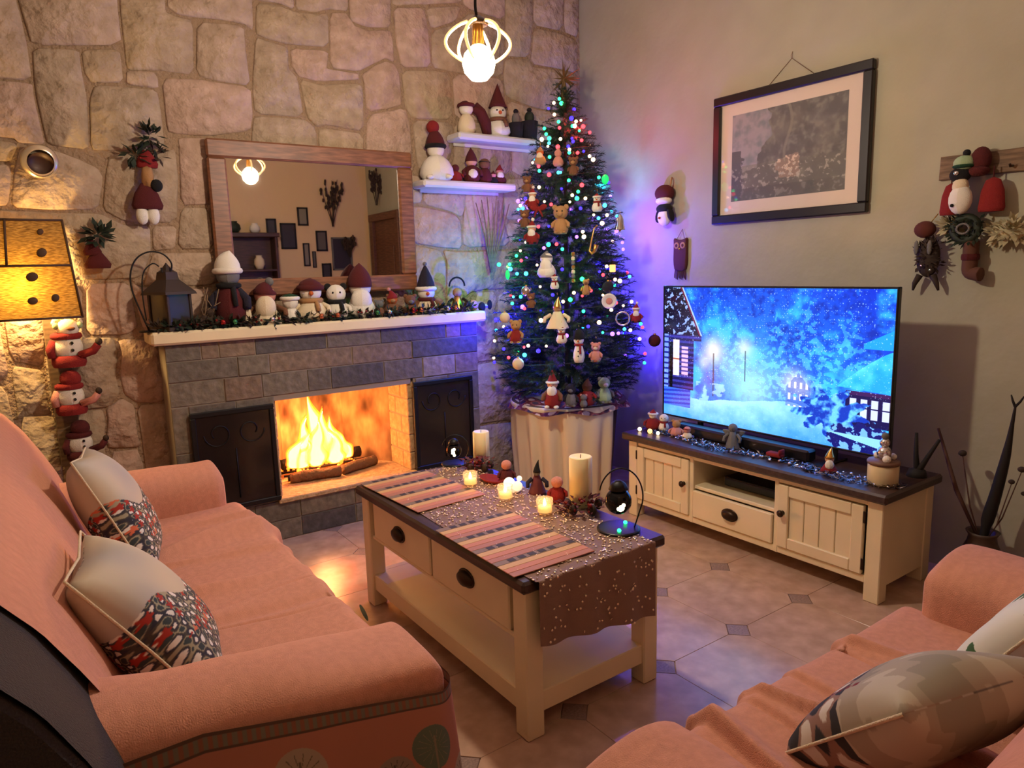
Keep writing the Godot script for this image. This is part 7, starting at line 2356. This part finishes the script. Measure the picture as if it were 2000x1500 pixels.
func forest_colour(u: float, v: float) -> Color:
	# soft forest clearing: lilac sky to one side, dense trees, a light cottage and blossom
	var n1: float = tv_noise.get_noise_2d(u * 46.0 + 300.0, v * 34.0)
	var n2: float = tv_noise.get_noise_2d(u * 130.0, v * 95.0 + 400.0)
	var n3: float = tv_noise.get_noise_2d(u * 330.0 + 70.0, v * 240.0)
	var c := Color(0.34, 0.32, 0.27).lerp(Color(0.19, 0.18, 0.16), clampf(0.5 - n1 * 1.6 - n2, 0.0, 1.0))
	c = c.lerp(Color(0.50, 0.47, 0.40), clampf(n2 * 1.2 + n3 * 0.8, 0.0, 0.6))
	var sky := 0.34 - 0.10 * v + n1 * 0.10
	if u < sky and v < 0.66 + n1 * 0.1:
		c = Color(0.60, 0.55, 0.56).lerp(Color(0.42, 0.44, 0.46), clampf(0.4 + n2 * 1.4 - v * 0.4, 0.0, 1.0))
	if u < 0.10 + n2 * 0.05 and v > 0.42:
		c = Color(0.16, 0.15, 0.19)
	if v > 0.60 and u > 0.10:
		c = c.lerp(Color(0.38, 0.37, 0.28), 0.45)
	var g := Vector2((u - 0.53) * 1.4, v - 0.66).length()
	if g < 0.14 + n2 * 0.08:
		c = c.lerp(Color(0.66, 0.50, 0.40), 0.6)
		if n3 > 0.12:
			c = Color(0.84, 0.74, 0.62)
	if v > 0.62 and n3 + n2 * 0.6 > 0.30:
		c = c.lerp(Color(0.66, 0.62, 0.56), 0.75)
	if absf(u - 0.52 - 0.03 * sin(v * 9.0)) < 0.012 and v < 0.62:
		c = c.lerp(Color(0.50, 0.46, 0.38), 0.7)
	if v > 0.86:
		c = c.darkened(0.3 + 0.2 * n1)
	return c

func cabinet_things():
	rng.seed = 71
	var y := 0.521
	var G := "small figures on the television cabinet"
	plush("santa_figure", "red santa and white snow friend figure at the tree end of the television cabinet", "figurine", G, Vector3(-0.50, y, 1.225), 0.13, {"body": "red felt", "bw": 0.36, "bf": 0.55, "head": "white fluff", "hw": 0.2, "hat": "red felt", "brim": "white fluff", "arms": "red felt"}, -1.0)
	plush("snowman_figure", "little white snowman right against the lower corner of the television", "figurine", G, Vector3(-0.485, y, 1.300), 0.115, {"body": "white fluff", "bw": 0.28, "head": "white fluff", "hw": 0.24, "eyes": true, "scarf": "red felt"}, -1.0)
	plush("bear_figure", "pinkish seated bear figure in front of the screen's lower left part", "figurine", G, Vector3(-0.525, y, 1.435), 0.105, {"body": "pink felt", "bw": 0.36, "head": "tan plush", "hw": 0.24, "ears": "tan plush", "arms": "pink felt", "feet": "tan plush"}, -1.0)
	plush("gnome_figure", "tiny pale gnome lying low in the tinsel next to the seated bear", "figurine", G, Vector3(-0.535, y, 1.525), 0.075, {"body": "cream fluff", "bw": 0.4, "head": "pink felt", "hw": 0.28, "hat": "red felt"}, -1.0)
	var an := plush("angel_figure", "grey winged angel figure standing before the bottom edge of the screen", "figurine", G, Vector3(-0.520, y, 1.830), 0.145, {"body": "grey felt", "bw": 0.28, "bf": 0.68, "cone": true, "head": "grey felt", "hw": 0.17, "arms": "grey felt"}, -1.2)
	for s in [-1.0, 1.0]:
		var st := S()
		slab(st, rounded([Vector2(0, 0.05), Vector2(s * 0.03, 0.055), Vector2(s * 0.068, 0.098), Vector2(s * 0.030, 0.100), Vector2(0, 0.090)] if s > 0 else [Vector2(0, 0.090), Vector2(s * 0.030, 0.100), Vector2(s * 0.068, 0.098), Vector2(s * 0.03, 0.055), Vector2(0, 0.05)]), -0.022, -0.014, 0.003)
		obj("wing", st, M("grey felt"), an)
	plush("gnome_figure", "pointed red and gold gnome figure near the cream jar", "figurine", G, Vector3(-0.540, y, 2.400), 0.125, {"body": "red felt", "bw": 0.34, "bf": 0.4, "cone": true, "head": "skin felt", "hw": 0.17, "hat": "gold", "beard": "white fluff"}, -1.0)
	var sl := thing("sleigh", "little dull red sleigh ornament in the silver tinsel under the screen", "sleigh", Vector3(-0.545, y, 2.110), -PI / 2)
	var st := S()
	bx(st, Vector3(0, 0.028, 0), Vector3(0.085, 0.022, 0.045), 0.006)
	bx(st, Vector3(0.036, 0.045, 0), Vector3(0.012, 0.030, 0.045), 0.004)
	obj("body", st, M("red felt"), sl)
	for s in [-0.018, 0.018]:
		st = S()
		tube(st, [Vector3(0.05, 0.006, s), Vector3(-0.045, 0.005, s), Vector3(-0.06, 0.016, s), Vector3(-0.055, 0.028, s)], 0.003, 5)
		obj("runner", st, M("bronze"), sl)
	st = S()
	lathe(st, [Vector2(0, 0), Vector2(0.038, 0), Vector2(0.038, 0.008), Vector2(0, 0.009)], 18, Transform3D(Basis(), Vector3(-0.575, y, 2.330)))
	tag(obj("coaster", st, M("black felt")), "small round black coaster at the front edge of the television cabinet", "coaster")
	# jar with snowman lid
	var j := thing("jar", "cream round jar with silver snowman lid at the end of the television cabinet", "jar", Vector3(-0.530, y, 2.650))
	st = S()
	lathe(st, [Vector2(0, 0), Vector2(0.058, 0), Vector2(0.064, 0.008), Vector2(0.064, 0.088), Vector2(0.060, 0.094), Vector2(0, 0.094)], 26)
	obj("pot", st, M("jar cream", Color(0.82, 0.74, 0.58), 0.35), j)
	st = S()
	lathe(st, [Vector2(0, 0.094), Vector2(0.067, 0.094), Vector2(0.069, 0.102), Vector2(0.066, 0.110), Vector2(0, 0.116)], 26)
	obj("lid", st, M("jar lid", Color(0.42, 0.29, 0.22), 0.5), j)
	for q in [["snowman_body", Vector3(0, 0.145, 0), 0.032, "silver"], ["snowman_head", Vector3(0.0, 0.190, 0), 0.022, "silver"], ["snowman_hat", Vector3(0.0, 0.220, 0), 0.016, "grey felt"], ["snow_lump", Vector3(-0.035, 0.125, 0.03), 0.018, "white fluff"], ["snow_lump", Vector3(0.04, 0.122, 0.02), 0.016, "white fluff"], ["snow_lump", Vector3(0.02, 0.122, -0.04), 0.016, "white fluff"]]:
		st = S()
		ell(st, q[1], Vector3.ONE * q[2], 10, 8)
		obj(q[0], st, M(q[3]), j)
	# dark antler candle holder
	var dk := thing("antler_holder", "small dark holder with two upright prongs behind the jar", "candle holder", Vector3(-0.300, y, 2.690))
	for q in [[Vector3(0, 0.01, 0), Vector3(0.012, 0.10, -0.015), Vector3(0.015, 0.20, -0.020)], [Vector3(0, 0.01, 0), Vector3(0.010, 0.09, 0.035), Vector3(0.012, 0.185, 0.082)]]:
		st = S()
		tube(st, q, [0.016, 0.011, 0.007], 7)
		obj("prong", st, M("pod bark"), dk)
	st = S()
	lathe(st, [Vector2(0, 0), Vector2(0.045, 0), Vector2(0.035, 0.03), Vector2(0, 0.04)], 12)
	obj("base", st, M("pod bark"), dk)
	# silver tinsel along the front and down the end
	var tn := thing("tinsel", "silver tinsel and bead garland strewn along the front of the television cabinet top", "tinsel", Vector3(-0.58, y, 1.95))
	var ms := S(false)
	tri(ms, Vector3(-0.003, 0, 0), Vector3(0.003, 0, 0), Vector3(0.001, 0, 0.026))
	tri(ms, Vector3(0.001, 0, 0.026), Vector3(0.003, 0, 0), Vector3(-0.003, 0, 0))
	ms.generate_normals()
	var mm := MultiMesh.new()
	mm.transform_format = MultiMesh.TRANSFORM_3D
	mm.mesh = ms.commit()
	mm.instance_count = 2400
	for i in 2400:
		var z := rng.randf_range(-0.76, 0.79)
		var p := Vector3(0.02 + 0.035 * sin(z * 9.0) + rng.randf_range(-0.045, 0.05), 0.004 + 0.016 * rng.randf() * rng.randf(), z)
		mm.set_instance_transform(i, Transform3D(Basis.from_euler(Vector3(rng.randf_range(-0.5, 0.5), rng.randf() * TAU, rng.randf_range(-0.9, 0.9))), p))
	var mi := MultiMeshInstance3D.new()
	mi.name = "strands"
	mi.multimesh = mm
	mi.material_override = M("tinsel foil", Color(0.72, 0.69, 0.70), 0.25, 1.0)
	mi.set_meta("kind", "stuff")
	tn.add_child(mi, true)
	st = S()
	for i in 60:
		ell(st, Vector3(rng.randf_range(-0.02, 0.07), 0.008, rng.randf_range(-0.74, 0.77)), Vector3.ONE * rng.randf_range(0.005, 0.009), 8, 6)
	obj("beads", st, M("silver"), tn).set_meta("kind", "stuff")
	for q in [[Vector3(-0.02, 0.014, -0.74), 0.012], [Vector3(-0.015, 0.014, -0.66), 0.015], [Vector3(-0.01, 0.012, -0.60), 0.011]]:
		st = S()
		ell(st, q[0], Vector3.ONE * q[1], 10, 8)
		obj("lit_bead", st, glow("warm fairy light", Color(1.0, 0.90, 0.70), 5.0) if q[1] < 0.014 else glow("warm bead", Color(1.0, 0.80, 0.52), 1.6), tn)

func pendant():
	var t := thing("pendant_lamp", "lit pendant lamp with glowing glass loops round a large bulb on a dark cord", "pendant lamp", Vector3(-2.075, 2.30, 1.804))
	var st := S()
	tube(st, smooth([Vector3(0, 0.16, 0), Vector3(-0.008, 0.20, 0), Vector3(-0.004, 0.30, 0), Vector3(0, 0.60, 0), Vector3(0, 1.20, 0)], 4), 0.0055, 7)
	obj("cord", st, M("black iron"), t)
	st = S()
	lathe(st, [Vector2(0, 0.165), Vector2(0.012, 0.170), Vector2(0.036, 0.150), Vector2(0.042, 0.138), Vector2(0, 0.138)], 16)
	obj("collar", st, M("bronze"), t)
	st = S()
	lathe(st, [Vector2(0.020, 0.055), Vector2(0.024, 0.07), Vector2(0.020, 0.14), Vector2(0, 0.14)], 14)
	obj("socket", st, M("gold"), t)
	st = S()
	lathe(st, [Vector2(0, -0.068), Vector2(0.032, -0.060), Vector2(0.056, -0.034), Vector2(0.064, 0.0), Vector2(0.056, 0.032), Vector2(0.034, 0.056), Vector2(0.020, 0.066), Vector2(0, 0.066)], 20)
	obj("bulb", st, glow("pendant bulb", Color(1.0, 0.93, 0.78), 9.0), t)
	for k in 6:
		var a := k * TAU / 6 + 0.25
		var d := Vector3(cos(a), 0, sin(a))
		var s := Vector3(-sin(a), 0, cos(a))
		var pts := []
		for i in 19:
			var q := i / 18.0
			var r := 0.040 + 0.083 * pow(sin(PI * minf(q * 1.08, 1.0)), 0.75)
			if q > 0.9:
				r = 0.040 + 0.03 * (1.0 - q) * 5.0
			pts.append(d * r + s * 0.022 * sin(PI * q) + Vector3(0, 0.146 - 0.160 * q, 0))
		st = S()
		tube(st, pts, 0.0062, 7)
		obj("glass_loop", st, glow("lamp loop", Color(1.0, 0.84, 0.56), 1.15), t)
	st = S()
	lathe(st, [Vector2(0, 1.150), Vector2(0.05, 1.155), Vector2(0.05, 1.18), Vector2(0.02, 1.22), Vector2(0, 1.22)], 18)
	obj("ceiling_rose", st, M("black iron"), t)
